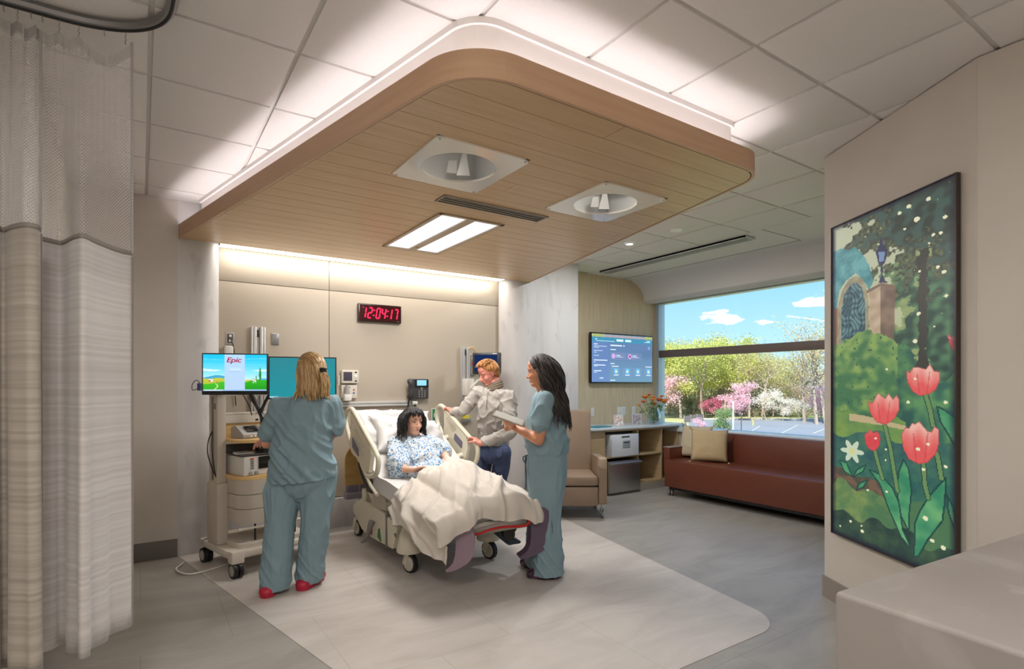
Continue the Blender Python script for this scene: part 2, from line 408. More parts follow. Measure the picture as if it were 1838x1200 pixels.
def inset(pts, d):
    P = [Vector(p) for p in pts]; out = []; N = len(P)
    for i, p in enumerate(P):
        a, b = P[i-1], P[(i+1) % N]
        n1 = Vector((-(p-a).y, (p-a).x)).normalized(); n2 = Vector((-(b-p).y, (b-p).x)).normalized()
        m = (n1+n2); k = m.length_squared
        out.append(tuple(p+m*(2*d/k if k > .3 else 0)))
    return out
inner = inset(outer, .018)
cc_ = sum((Vector(p) for p in cpts), Vector((0, 0)))/4
if (Vector(inner[5])-cc_).length > (Vector(outer[5])-cc_).length: inner = inset(outer, -.018); SG = -1
else: SG = 1
fa = MB(); N = len(outer)
for i in range(N-1):      # open at the wall side
    a, b, c2, d = outer[i], outer[i+1], inner[i+1], inner[i]
    for z0, z1 in ((2.778, 2.90),):
        fa.prism([(a[0], a[1], z0), (b[0], b[1], z0), (c2[0], c2[1], z0), (d[0], d[1], z0)], (0, 0, z1-z0), smooth=False)
fo = fa.build('fascia', oak_f, can)
for p in fo.data.polygons: p.use_smooth = False
# oak boards on the underside, clipped to the outline, running along the wall direction
inb = inset(outer, .024*SG)
YLO, YHI = min(p[1] for p in inb)+.002, max(p[1] for p in inb)-.0005
def clip_x(y):
    xs = []; y = min(max(y, YLO), YHI)
    for i in range(len(inb)):
        a, b = inb[i], inb[(i+1) % len(inb)]
        if (a[1]-y)*(b[1]-y) < 0: xs.append(a[0]+(y-a[1])/(b[1]-a[1])*(b[0]-a[0]))
    return (min(xs), max(xs)) if len(xs) >= 2 else None
bo = MB(); bw = .158; y = 1.966; row = 0
holes = [(1.262, 1.85, 2.56, 3.20), (2.434, 3.02, 2.56, 3.20), (1.70, 2.585, 3.345, 3.495), (1.85, 2.42, 3.71, 4.90)]
def sub(iv, h0, h1):
    out = []
    for a, b in iv:
        if h1 <= a or h0 >= b: out.append((a, b)); continue
        if a < h0: out.append((a, h0))
        if b > h1: out.append((h1, b))
    return out
while y < 5.64:
    y1 = min(y+bw, 5.646)
    cuts = sorted({y+.0015, y1-.0015}|{v for hh in holes for v in hh[2:] if y+.002 < v < y1-.002})
    if y < 2.3: cuts = [y+.0015+(y1-y-.003)*k/6 for k in range(7)]
    joints = [[2.0, 3.4][row % 2]] if row % 3 == 0 else []
    for a, b in zip(cuts, cuts[1:]):
        m_ = (a+b)/2; c0, c1 = clip_x(a+.0001), clip_x(b-.0001)
        if not c0 or not c1: continue
        iv = [(min(c0[0], c1[0]) if 0 else max(c0[0], c1[0])-0, min(c0[1], c1[1]))]
        L0, L1, R0, R1 = c0[0], c1[0], c0[1], c1[1]
        iv = [(-9, 9)]
        for hh in holes:
            if hh[2] < m_ < hh[3]: iv = sub(iv, hh[0], hh[1])
        for j in joints: iv = sub(iv, j-.0015, j+.0015)
        for s0, s1 in iv:
            pts = [(max(s0, L0), a), (min(s1, R0), a), (min(s1, R1), b), (max(s0, L1), b)]
            if pts[1][0]-pts[0][0] < .005: continue
            bo.prism([(p[0], p[1], 2.781) for p in pts], (0, 0, .014))
    y += bw; row += 1
bo.build('soffit_boards', oak, can)
# backing panel above the boards (with openings left for the fittings)
dk = MB(); dkm = M('board_gap', '#4a382a', .8)
for (x0, x1, y0, y1) in [(.9, 3.2, 2.0, 2.56), (.9, 1.262, 2.56, 3.2), (1.85, 2.434, 2.56, 3.2), (3.02, 3.25, 2.56, 3.2), (.9, 3.3, 3.2, 3.345), (.8, 1.7, 3.345, 3.495), (2.585, 3.4, 3.345, 3.495), (.75, 3.5, 3.495, 3.71), (.7, 1.85, 3.71, 4.9), (2.42, 3.6, 3.71, 4.9), (.5, 3.8, 4.9, 5.64)]:
    q = []
    for yy in (y0, y1):
        cx = clip_x(max(yy, 2.0)); q.append(cx)
    dk.prism([(max(x0, q[0][0]), y0, 2.7955), (min(x1, q[0][1]), y0, 2.7955), (min(x1, q[1][1]), y1, 2.7955), (max(x0, q[1][0]), y1, 2.7955)] if (x0 > 1.2 and x1 < 3.0) else
             [(x0 if x0 > 1.2 else q[0][0], y0, 2.7955), (x1 if x1 < 3.0 else q[0][1], y0, 2.7955), (x1 if x1 < 3.0 else q[1][1], y1, 2.7955), (x0 if x0 > 1.2 else q[1][0], y1, 2.7955)], (0, 0, .01))
dk.build('backing', dkm, can)
ris = inset(outer, .135*SG)
rr = MB(); ledge = MB()
for i in range(N-1):
    a, b = ris[i], ris[i+1]
    nn = (Vector(b)-Vector(a)); 
    if nn.length < 1e-4: continue
    nn = Vector((-nn.y, nn.x)).normalized()*(.01*SG)
    rr.prism([(a[0], a[1], 2.81), (b[0], b[1], 2.81), (b[0]+nn.x, b[1]+nn.y, 2.81), (a[0]+nn.x, a[1]+nn.y, 2.81)], (0, 0, CEIL-.008-2.81))
    a2, b2 = inner[i], inner[i+1]
    ledge.prism([(a2[0], a2[1], 2.812), (b2[0], b2[1], 2.812), (b[0], b[1], 2.812), (a[0], a[1], 2.812)], (0, 0, .01))
tape = inset(outer, .06*SG); tape2 = inset(outer, .085*SG); tp_ = MB()
for i in range(N-1):
    a, b, c2, d = tape[i], tape[i+1], tape2[i+1], tape2[i]
    tp_.prism([(a[0], a[1], 2.824), (b[0], b[1], 2.824), (c2[0], c2[1], 2.824), (d[0], d[1], 2.824)], (0, 0, .005))
tp_.build('cove_light_tape', emis('cove_glow', '#fcf5fb', 13), can)
rr.build('riser', paint_c, can); ledge.build('cove_ledge', paint_c, can)
tr1 = MB()
o2 = inset(outer, .12*SG)
for i in range(N-1):
    a, b, c2, d = o2[i], o2[i+1], ris[i+1], ris[i]
    tr1.prism([(a[0], a[1], CEIL-.035), (b[0], b[1], CEIL-.035), (c2[0], c2[1], CEIL-.035), (d[0], d[1], CEIL-.035)], (0, 0, .03))
tr1.build('ceiling_trim', paint_c, can)
# headwall strip light in the slot behind the canopy
sl = thing('strip_light', 'long bright strip light along the top of the headwall', 'strip light', (2.15, 5.78, 2.83))
MB().b2((.62, 5.70, 2.803), (3.75, 5.895, 2.809)).build('diffuser', emis('strip_glow', '#fff6e8', 3.2), sl)
MB().b2((.62, 5.66, 2.811), (3.75, 5.90, 2.83)).build('housing', M('white_metal', '#d8d6d2', .4), sl)
# troffer
tf = thing('recessed_troffer', 'recessed twin-panel light glowing in the canopy near the headwall', 'ceiling light', (2.135, 4.305, 2.78))
wh = M('fitting_white', '#cfc6ba', .35); al = M('alu', '#a8a6a2', .35, metal=.8)
f = MB(); x0, x1, y0, y1 = 1.85, 2.42, 3.71, 4.90
f.b2((x0, y0, 2.772), (x0+.03, y1, 2.80)).b2((x1-.03, y0, 2.772), (x1, y1, 2.80)).b2((x0, y0, 2.772), (x1, y0+.03, 2.80)).b2((x0, y1-.03, 2.772), (x1, y1, 2.80))
f.b2((2.095, y0, 2.771), (2.165, y1, 2.80)).cyl((2.13, 4.55+.2, 2.765), (2.13, 4.75, 2.775), .015)
f.build('frame', M('troffer_frame', '#b39f86', .4), tf)
tg = emis('troffer_glow', '#fdfbff', .8)
MB().b2((x0+.03, y0+.03, 2.781), (2.095, y1-.03, 2.79)).build('diffuser', tg, tf)
MB().b2((2.165, y0+.03, 2.781), (x1-.03, y1-.03, 2.79)).build('diffuser', tg, tf)
# slot diffuser in the canopy
def slot(name, label, x0, x1, y0, y1, z, along, n, mats):
    t = thing(name, label, 'air vent', ((x0+x1)/2, (y0+y1)/2, z))
    q = MB(); q.b2((x0, y0, z+.003), (x1, y1, z+.02)); q.build('backing', M('vent_black', '#1d1b19', .8), t)
    fr_ = MB(); b_ = .012
    fr_.b2((x0, y0, z-.003), (x1, y0+b_, z+.02)).b2((x0, y1-b_, z-.003), (x1, y1, z+.02)).b2((x0, y0, z-.003), (x0+b_, y1, z+.02)).b2((x1-b_, y0, z-.003), (x1, y1, z+.02))
    fr_.build('frame', mats, t); s_ = MB()
    for k in range(1, n):
        if along == 'x': yy = y0+(y1-y0)*k/n; s_.b2((x0, yy-.005, z-.001), (x1, yy+.005, z+.0029))
        else: xx = x0+(x1-x0)*k/n; s_.b2((xx-.006, y0, z-.001), (xx+.006, y1, z+.0029))
    s_.build('slat', mats, t); return t
slot('slot_diffuser', 'long slotted air diffuser set in the oak canopy', 1.70, 2.585, 3.345, 3.495, 2.776, 'x', 4, M('vent_alu', '#a79c8e', .4, metal=.5))
slot('slot_diffuser', 'long white slotted air diffuser in the ceiling beside the window valance', 5.42, 5.60, 3.55, 5.83, CEIL-.028, 'y', 4, M('vent_white', '#d5d8d8', .5))
ap = MB().b2((5.38, 3.33, CEIL-.008), (6.13, 3.335, CEIL-.003)).build('trim_2', M('seam_grey', '#8f9294', .7)); struct(ap)
struct(MB().b2((6.128, 3.33, CEIL-.008), (6.133, 6.07, CEIL-.003)).build('trim_3', MATS['seam_grey']))
# round downlights
for k, (x, y, on) in enumerate(((4.637, 3.831, 0), (4.63, 4.489, 1))):
    d = thing('downlight', ['round white disc detector in the ceiling tiles nearer the camera', 'small round lit downlight in the ceiling tiles near the television wall'][k], 'ceiling fitting', (x, y, CEIL))
    MB().lathe([(.0, -.016), (.05, -.016), (.062, -.012), (.066, -.004), (.066, 0)], (x, y, CEIL-.004)).build('trim_ring', M('fit_bright', '#f2f2f2', .4), d)
    if on: light('downlight_lamp', 'AREA', (x, y, CEIL-.03), (0, 0, 0), 26, (.93, .97, 1), (.08, .08))
    if on: MB().cyl((x, y, CEIL-.0225), (x, y, CEIL-.0205), .04).build('lens', emis('dl_glow', '#ffffff', 1.5), d)
# exam lights: white square plates with a round opening and a swivelling lamp inside
def exam(x, y, label, k):
    t = thing('exam_light', label, 'exam light', (x, y, 2.78)); W2, H2, R = .295, .32, .222
    p = MB(); n = 48; z = 2.772
    sq = []
    for i in range(n):
        a = 2*PI*i/n; cx_, sx_ = math.cos(a), math.sin(a); s_ = min(W2/max(abs(cx_), 1e-6), H2/max(abs(sx_), 1e-6)); sq.append((x+cx_*s_, y+sx_*s_))
    V0 = [p.bm.verts.new((q[0], q[1], z)) for q in sq]; V1 = [p.bm.verts.new((x+R*math.cos(2*PI*i/n), y+R*math.sin(2*PI*i/n), z)) for i in range(n)]
    V2 = [p.bm.verts.new((v.co.x, v.co.y, z+.012)) for v in V0]; V3 = [p.bm.verts.new((v.co.x, v.co.y, z+.012)) for v in V1]
    for i in range(n):
        j = (i+1) % n
        for A, B in ((V0, V1), (V1, V3), (V3, V2), (V2, V0)): p.bm.faces.new((A[i], A[j], B[j], B[i]))
    p.build('plate', M('exam_white', '#f0eae0', .12, coat=.5), t)
    b = MB(); h_ = .24; w_ = .25
    b.b2((x-w_, y-w_, z+h_), (x+w_, y+w_, z+h_+.01)).b2((x-w_, y-w_, z+.013), (x-w_-.006, y+w_, z+h_)).b2((x+w_, y-w_, z+.013), (x+w_+.006, y+w_, z+h_)).b2((x-w_, y-w_, z+.013), (x+w_, y-w_-.006, z+h_)).b2((x-w_, y+w_, z+.013), (x+w_, y+w_+.006, z+h_))
    b.build('housing', M('exam_inner', '#dddcda', .45), t)
    light('exam_fill', 'POINT', (x-.1, y-.12, z+.12), (0, 0, 0), 1.0, (1, .97, .92)).data.shadow_soft_size = .03  # point lamp added to brighten the housing interior, apart from the lamp head
    l_ = MB(); a = [.5, 2.2][k]
    l_.lathe([(.0, .0), (.16, .0), (.175, .01), (.175, .03), (.16, .045), (.08, .06), (0, .06)], (0, 0, 0), 32)
    bmesh.ops.transform(l_.bm, matrix=Matrix.Translation((x, y+.02, z+.17)) @ Euler(([.35, .15][k], [-.2, .35][k], 0)).to_matrix().to_4x4(), verts=l_.bm.verts)
    l_.build('lamp_head', M('lamp_silver', '#c5c4c0', .2, metal=.4), t)
    br = MB()
    br.prism([(x+.05, y+.12, z+.01), (x+.12, y+.08, z+.01), (x+.09, y+.09, z+.20)], (.004, .008, 0)).prism([(x-.01, y+.14, z+.02), (x+.05, y+.12, z+.02), (x+.05, y+.12, z+.10), (x, y+.13, z+.09)], (.004, .008, 0))
    br.cyl((x-.17, y, z+.19), (x+.17, y, z+.19), .012).cyl((x, y, z+.17), (x, y, z+.24), .02)
    br.build('bracket', M('bracket_white', '#c4c2be', .3), t)
    for sx in (-1, 1):
        for sy in (-1, 1): MB().cyl((x+sx*.27, y+sy*.295, z-.002), (x+sx*.27, y+sy*.295, z), .006, n=10).build('screw', M('screw', '#8a8782', .3, metal=.8), t)
exam(1.557, 2.88, 'square white exam light plate with a round opening, nearer the canopy front left corner', 0)
exam(2.727, 2.88, 'square white exam light plate with a round opening, nearer the right edge of the canopy', 1)
# =================================================================== PAINTED SURFACES
def attr_mat(name, emit=0, rough=.5):
    if name in MATS: return MATS[name]
    m = bpy.data.materials.new(name); m.use_nodes = True; MATS[name] = m; n, l = m.node_tree.nodes, m.node_tree.links
    b = n['Principled BSDF']; a = n.new('ShaderNodeAttribute'); a.attribute_name = 'Col'
    l.new(a.outputs['Color'], b.inputs['Base Color']); b.inputs['Roughness'].default_value = rough
    if emit:
        l.new(a.outputs['Color'], b.inputs['Emission Color']); b.inputs['Emission Strength'].default_value = emit
        mm = n.new('ShaderNodeMixRGB'); mm.blend_type = 'MULTIPLY'; mm.inputs[0].default_value = 1; mm.inputs[2].default_value = (.25, .25, .25, 1)
        l.new(a.outputs['Color'], mm.inputs[1]); l.new(mm.outputs[0], b.inputs['Base Color'])
    return m
def picture(name, P00, P10, P01, nu, nv, fn, mat, parent):
    """a flat picture: corner, right corner, bottom corner; fn(u, v) gives an sRGB colour 0-255"""
    P00, P10, P01 = Vector(P00), Vector(P10), Vector(P01)
    vs = []; cs = []
    for j in range(nv+1):
        for i in range(nu+1):
            vs.append(P00+(P10-P00)*(i/nu)+(P01-P00)*(j/nv))
    fs = [(j*(nu+1)+i, j*(nu+1)+i+1, (j+1)*(nu+1)+i+1, (j+1)*(nu+1)+i) for j in range(nv) for i in range(nu)]
    me = bpy.data.meshes.new(name); me.from_pydata(vs, [], fs); me.materials.append(mat)
    at = me.color_attributes.new('Col', 'FLOAT_COLOR', 'CORNER'); buf = []
    for j in range(nv):
        for i in range(nu):
            c = fn((i+.5)/nu, (j+.5)/nv); c = lin([max(0, min(255, q))/255 for q in c]); buf += list(c)*4
    at.data.foreach_set('color', buf)
    o = bpy.data.objects.new(name, me); S.collection.objects.link(o)
    if parent is not None: o.parent = parent; o.matrix_parent_inverse = parent_world(parent).inverted()
    return o
BBX = {}
def inpoly(x, y, P):
    bb = BBX.get(id(P))
    if bb is None: bb = BBX[id(P)] = (min(p[0] for p in P), max(p[0] for p in P), min(p[1] for p in P), max(p[1] for p in P))
    if not (bb[0] <= x <= bb[1] and bb[2] <= y <= bb[3]): return False
    c = False; j = len(P)-1
    for i in range(len(P)):
        if (P[i][1] > y) != (P[j][1] > y) and x < (P[j][0]-P[i][0])*(y-P[i][1])/(P[j][1]-P[i][1])+P[i][0]: c = not c
        j = i
    return c
def nz2(x, y, s=1, k=0): return noise.noise(Vector((x*s, y*s, k)))
def mixc(a, b, t): t = max(0, min(1, t)); return tuple(a[i]*(1-t)+b[i]*t for i in range(3))
def dseg(x, y, a, b):
    ax, ay = a; bx, by = b; dx, dy = bx-ax, by-ay; t = max(0, min(1, ((x-ax)*dx+(y-ay)*dy)/(dx*dx+dy*dy+1e-9)))
    return math.hypot(x-ax-dx*t, y-ay-dy*t)
# ---- tulip picture (drawn in a 223 x 700 sheet; coordinates are sheet units)
PU0, PU1 = 1495.0, 1718.5
def wplane(px, py, off):
    u = (px-CPX)/FPX; d = Vector((FX+u*RX, FY+u*RY)); q = A_+AN*off
    t = (q.dot(AN))/d.dot(AN); return Vector((d.x*t, d.y*t, CZ+(HPY-py)/FPX*t))
TL = wplane(1495, 412, .02); TR = wplane(1718.5, 320, .02); ZT, ZB = 2.572, .49
PW = (TR.xy-TL.xy).length; PH = ZT-ZB
def sheet(px, py):
    p = wplane(px, py, .02); return ((p.xy-TL.xy).length/PW, (ZT-p.z)/PH)
def c1(X, Y): return sheet(1460+X/3.159, 300+Y/3.159)
def c2(X, Y): return sheet(1460+X/3.159, 640+Y/3.159)
def cl1(L): return [c1(*p) for p in L]
def cl2(L): return [c2(*p) for p in L]
g_arch = cl1([(135, 1180), (140, 800), (165, 700), (205, 635), (245, 615), (280, 630), (305, 680), (315, 760), (318, 1060), (300, 1060), (300, 1180)])
g_door = cl1([(160, 1180), (163, 800), (180, 715), (220, 660), (250, 655), (278, 680), (296, 760), (298, 1180)])
g_pilL = cl1([(318, 700), (385, 665), (385, 1040), (320, 1060)]); g_pilR = cl1([(385, 665), (470, 680), (460, 980), (385, 1040)])
g_cap = cl1([(305, 700), (385, 655), (475, 670), (475, 690), (385, 672), (308, 715)])
g_lamp = cl1([(380, 405), (392, 405), (396, 435), (415, 450), (425, 470), (412, 535), (395, 560), (402, 590), (395, 600), (410, 640), (430, 655), (372, 655), (390, 610), (384, 585), (388, 560), (370, 540), (357, 480), (372, 450), (380, 435)])
g_glass = cl1([(372, 480), (410, 478), (402, 530), (378, 538)])
g_teal = cl1([(120, 480), (160, 460), (200, 470), (240, 450), (280, 490), (320, 560), (345, 640), (318, 700), (300, 660), (245, 600), (190, 640), (150, 700), (135, 800), (105, 800), (105, 480)])
g_wall = cl1([(105, 800), (140, 800), (135, 1180), (105, 1180)])
def petals(L, top): return L
tul = [  # outline, column centre, top, bottom
    cl2([(530, 75), (550, 90), (570, 58), (610, 60), (640, 70), (665, 38), (690, 80), (722, 85), (722, 130), (700, 185), (660, 212), (605, 222), (565, 195), (535, 140)]),
    cl2([(312, 250), (335, 265), (370, 205), (410, 235), (432, 208), (455, 240), (475, 215), (492, 245), (490, 300), (465, 350), (415, 385), (360, 370), (325, 320)]),
    cl2([(292, 440), (315, 425), (325, 410), (345, 430), (370, 422), (383, 455), (380, 500), (355, 535), (320, 525), (298, 490)]),
    cl2([(502, 440), (525, 400), (545, 405), (562, 375), (580, 380), (605, 365), (650, 420), (672, 425), (690, 395), (715, 410), (719, 480), (700, 550), (650, 600), (600, 608), (545, 580), (512, 520)]),
    cl1([(762, 945), (785, 960), (810, 955), (812, 1040), (795, 1040), (775, 1000)])]
stems = [cl2(q) for q in ([(640, 215), (665, 300), (682, 390)], [(408, 385), (440, 520), (480, 760)], [(352, 535), (375, 620), (395, 690)], [(628, 605), (635, 720), (655, 800)], [(705, 550), (722, 640), (730, 690)])]
leaves = [cl2(q) for q in (
    [(705, 282), (745, 300), (812, 350), (812, 520), (770, 440), (725, 370)], [(755, 685), (750, 820), (735, 930), (650, 1040), (600, 1130), (575, 1130), (580, 940), (610, 870), (660, 790)],
    [(320, 640), (380, 665), (450, 740), (490, 830), (510, 980), (560, 1090), (500, 1020), (430, 860), (380, 720)], [(515, 580), (545, 640), (560, 760), (548, 880), (545, 990), (500, 900), (480, 780), (485, 660)],
    [(150, 585), (190, 600), (225, 680), (180, 650)], [(230, 680), (250, 640), (300, 612), (285, 650)], [(245, 755), (265, 715), (310, 698), (285, 740)], [(760, 780), (800, 860), (812, 1000), (770, 880)])]
path_ = cl2([(205, 320), (300, 335), (530, 392), (525, 415), (400, 390), (205, 360)])
flower = c2(222, 535)
specks = [cl1([(q[0], q[1])])[0]+(q[2],) for q in ((657, 180, 8), (492, 260, 7), (590, 295, 10), (750, 282, 7), (683, 383, 6), (726, 372, 6), (745, 592, 7), (710, 565, 6), (605, 590, 5), (600, 830, 7), (757, 728, 6), (580, 985, 8), (690, 902, 4), (660, 430, 4), (522, 350, 5), (545, 222, 8))]
specks += [cl2([(q[0], q[1])])[0]+(q[2],) for q in ((580, 125, 5), (541, 258, 6), (753, 258, 6), (655, 495, 6), (597, 523, 7), (628, 638, 6), (753, 622, 6), (413, 586, 4), (312, 756, 5), (418, 764, 5), (640, 915, 9), (280, 988, 7), (215, 932, 6), (678, 1042, 7), (740, 1082, 8), (155, 958, 4), (276, 958, 4), (356, 462, 5), (420, 70, 5), (415, 525, 4))]
def tulip_pic(u, v):
    x, y = u*1.0, v*3.1       # roughly square units
    n1 = nz2(x, y, 5.5, 1); n2 = nz2(x, y, 14, 2); n3 = nz2(x, y, 38, 3); n = n1*.6+n2*.5+n3*.25
    w = v+.03*n1
    sky = (196, 201, 172)
    # zones
    if w < .50:
        lim = .17+.62*max(0, u)-.2*0
        c = mixc(sky, (176, 186, 132), (v-.18)*2.5)
        tree = (u-.50)*3.2+(w-.18)*1.2+n*1.5
        if tree > 0: c = mixc((150, 168, 112), (74, 118, 88), .5+n2*1.3+n1)
        if tree > .55: c = mixc((88, 132, 98), (46, 76, 68), .5+n2*1.6)
        dark = (.20-w)*7*(.25+u)+(u-.35)*1.2+n*1.3-.25
        if dark > .12: c = mixc((104, 112, 84), (58, 66, 58), dark*1.2+n3)
        if dark > .55: c = mixc((58, 68, 62), (70, 96, 90), .5+n2*2)
        if abs(u-.78+.03*n2) < .035 and v > .16: c = (60, 62, 58)
        if n3 > .70 and u > .45: c = mixc(c, (196, 214, 170), .7)
    elif w < .68: c = mixc((52, 104, 92), (98, 152, 98), .5+n1*.9+n2*1.1)
    else: c = mixc((44, 94, 92), (72, 132, 102), .5+n*1.0)
    if .42 < w < .68 and u < .72:
        e = .5+n1+n2*.9
        c = mixc((62, 116, 84), (136, 168, 92), e) if u < .42 else mixc((44, 92, 84), (88, 140, 92), e)
        if n3 > .5: c = mixc(c, (38, 74, 70), .5)
    if inpoly(u, v, g_teal) or (u < .45 and .12 < v < .30 and inpoly(u+.02*n2, v+.008*n3, g_teal)): c = mixc((110, 176, 178), (66, 132, 140), .5+n*1.2)
    if inpoly(u, v, g_wall): c = (150, 108, 92)
    if inpoly(u, v, g_arch): c = mixc((176, 168, 138), (140, 134, 112), .5+n2)
    if inpoly(u, v, g_door):
        s_ = math.sin(u*95+4*math.sin(v*70))*math.sin(v*160+3*math.sin(u*40)); c = (112, 148, 152) if s_ > .45 else ((70, 108, 118) if s_ > -.3 else (44, 74, 88))
        if abs(u-.17) < .008: c = (60, 92, 100)
    if inpoly(u, v, g_pilL): c = mixc((206, 186, 160), (182, 158, 132), .5+n2)
    if inpoly(u, v, g_pilR): c = mixc((146, 124, 106), (112, 94, 84), .5+n2+n1)
    if inpoly(u, v, g_cap): c = (128, 106, 92)
    if inpoly(u, v, g_lamp): c = (52, 58, 92)
    if inpoly(u, v, g_glass): c = (126, 152, 190)
    # hedge in front of the gate
    hb = c1(100+420*u, 1080)[1]
    if .405-.05*math.sin(u*5)+.02*n2 < v < .56 and u < .6: c = mixc((70, 122, 82), (140, 172, 96), .55+n1+n2*1.1-(v-.42)*3) if n3 < .5 else (56, 98, 80)
    # lawn, path, border
    if .60 < w < .67 and u < .66: c = mixc((128, 162, 84), (96, 140, 84), .5+n)
    if inpoly(u, v, path_): c = (198, 180, 140)
    if .665 < w < .76: c = mixc((46, 92, 96), (74, 124, 100), .5+n)
    if .79 < w < .83 and u < .5: c = mixc((120, 98, 80), (84, 84, 72), .5+n2*2)
    if .83 < w < .925: c = mixc((140, 160, 92), (80, 124, 86), .3+(u)*1.1+n*.9)
    if w > .925: c = mixc((72, 100, 72), (34, 62, 60), .5+n+(w-.93)*5)
    for L in leaves:
        if inpoly(u, v, L):
            c = mixc((58, 142, 104), (116, 184, 124), .45+n1*.9+n2*.5)
        bb = BBX[id(L)]
        if bb[0]-.02 < u < bb[1]+.02 and bb[2]-.01 < v < bb[3]+.01 and min(dseg(x, y, (L[i-1][0], L[i-1][1]*3.1), (L[i][0], L[i][1]*3.1)) for i in range(len(L))) < .006: c = (32, 78, 72)
    for st in stems:
        d = min(dseg(x, y, (a[0], a[1]*3.1), (b[0], b[1]*3.1)) for a, b in zip(st, st[1:]))
        if d < .02: c = (112, 150, 96) if d < .014 else (38, 70, 62)
    for k, L in enumerate(tul):
        if inpoly(u, v, L):
            xs = [p[0] for p in L]; ys = [p[1] for p in L]; a = (u-min(xs))/(max(xs)-min(xs)); b = (v-min(ys))/(max(ys)-min(ys))
            c = mixc((250, 196, 180), (236, 96, 96), b*1.5+n1*.4+.15*math.sin(a*16))
            if k in (2,): c = mixc((240, 120, 110), (226, 76, 84), b+n1)
            d = min(dseg(x, y, (L[i-1][0], L[i-1][1]*3.1), (L[i][0], L[i][1]*3.1)) for i in range(len(L)))
            if abs(a-.36-.12*(b-.5)) < .02 and b > .3 or abs(a-.68+.12*(b-.5)) < .02 and b > .25: c = mixc(c, (205, 70, 78), .55)
            if d < .006: c = mixc(c, (170, 60, 66), .6)
    fx, fy = (u-flower[0]), (v-flower[1])*3.1; r_ = math.hypot(fx, fy); aa = math.atan2(fy, fx)
    if r_ < .085+.03*math.cos(aa*6): c = (208, 226, 200) if r_ > .03 else (226, 222, 150)
    for sx, sy, sr in specks:
        if math.hypot(u-sx, (v-sy)*3.1) < sr*.0021: c = (246, 244, 206)
    ed = min(u, 1-u, v*3.1, (1-v)*3.1)
    if ed < .05: c = mixc(c, (22, 24, 44), (1-ed/.05)*.85)
    return c
art = thing('lightbox_picture', 'tall glowing watercolour picture of pink tulips, a garden gate and a lantern', 'picture', (TL.x, TL.y, (ZT+ZB)/2))
P00 = Vector((TL.x, TL.y, ZT)); P10 = Vector((TR.x, TR.y, ZT)); P01 = Vector((TL.x, TL.y, ZB))
off = Vector((AN.x, AN.y, 0)); ex = (P10-P00).normalized()
picture('picture_sheet', P00+off*.004, P10+off*.004, P01+off*.004, 165, 500, tulip_pic, attr_mat('lightbox_art', .5, .35), art)
fm = MB(); bk = P00-off*.02
for a, b in ((P00, P10), (P10, P10-Vector((0, 0, PH))), (P10-Vector((0, 0, PH)), P01), (P01, P00)):
    d = (b-a).normalized(); o_ = -d.cross(off).normalized()*.006
    fm.prism([a-d*.004, b+d*.004, b+d*.004+o_, a-d*.004+o_], off*.012).prism([a-d*.004-off*.012, b+d*.004-off*.012, b+d*.004+o_-off*.012, a-d*.004+o_-off*.012], off*.0125)
fm.build('frame', M('lightbox_frame', '#3b2f2a', .4), art)
# =================================================================== HEADWALL ITEMS
plastic = M('white_plastic', '#d9d5cd', .4); black = M('black_plastic', '#1c1b1c', .35); steel = M('steel', '#b8b6b2', .3, metal=.9); grey_p = M('grey_plastic', '#8f8d8a', .5)
YW = YB-.001
clk = thing('digital_clock', 'black digital wall clock with red glowing digits above the bed', 'clock', (2.188, YW, 2.285))
x0, x1, z0, z1 = 1.945, 2.431, 2.185, 2.378
MB().b2((x0, YW-.05, z0), (x1, YW, z1), .006).build('case', M('clock_case', '#2a1414', .25), clk)
MB().b2((x0+.012, YW-.052, z0+.012), (x1-.012, YW-.0495, z1-.012)).build('lens', M('clock_lens', '#3a1216', .15), clk)
red = emis('led_red', '#ff2040', 3.0)
segs = {'0': 'abcdef', '1': 'bc', '2': 'abged', '4': 'fgbc', '7': 'abc'}
def seg7(q, x, z, w, h, ch, y):
    sl_ = .16; th = .012
    def P(a, b): return (x+a*w+(b*h)*sl_, y, z+b*h)
    C = {'a': ((0, 1), (1, 1)), 'b': ((1, 1), (1, .5)), 'c': ((1, .5), (1, 0)), 'd': ((0, 0), (1, 0)), 'e': ((0, .5), (0, 0)), 'f': ((0, 1), (0, .5)), 'g': ((0, .5), (1, .5))}
    for s_ in segs[ch]:
        a, b = Vector(P(*C[s_][0])), Vector(P(*C[s_][1])); d = (b-a).normalized(); n = Vector((-d.z, 0, d.x))*th/2; g = d*.004
        q.prism([a+g+n, b-g+n, b-g-n, a+g-n], (0, .002, 0))
X = 1.995
for ch in '12:04:17':
    q = MB()
    if ch == ':':
        MB().cyl((X+.013, YW-.0555, 2.31), (X+.013, YW-.0525, 2.31), .008, n=10).build('colon_dot', red, clk)
        q.cyl((X+.006, YW-.0555, 2.255), (X+.006, YW-.0525, 2.255), .008, n=10); X += .03
    else: seg7(q, X-(.02 if ch == '1' else 0), 2.225, 0.038, .11, ch, YW-.055); X += .062 if ch != '1' else .048
    q.build('colon_dot' if ch == ':' else 'digit', red, clk)
MB().cyl((1.995, YW-.055, 2.335), (1.995, YW-.0525, 2.335), .005, n=8).build('status_light', red, clk)
MB().b2((2.375, YW-.054, 2.20), (2.408, YW-.0521, 2.204)).build('maker_mark', M('mark_grey', '#8a8080', .5), clk)
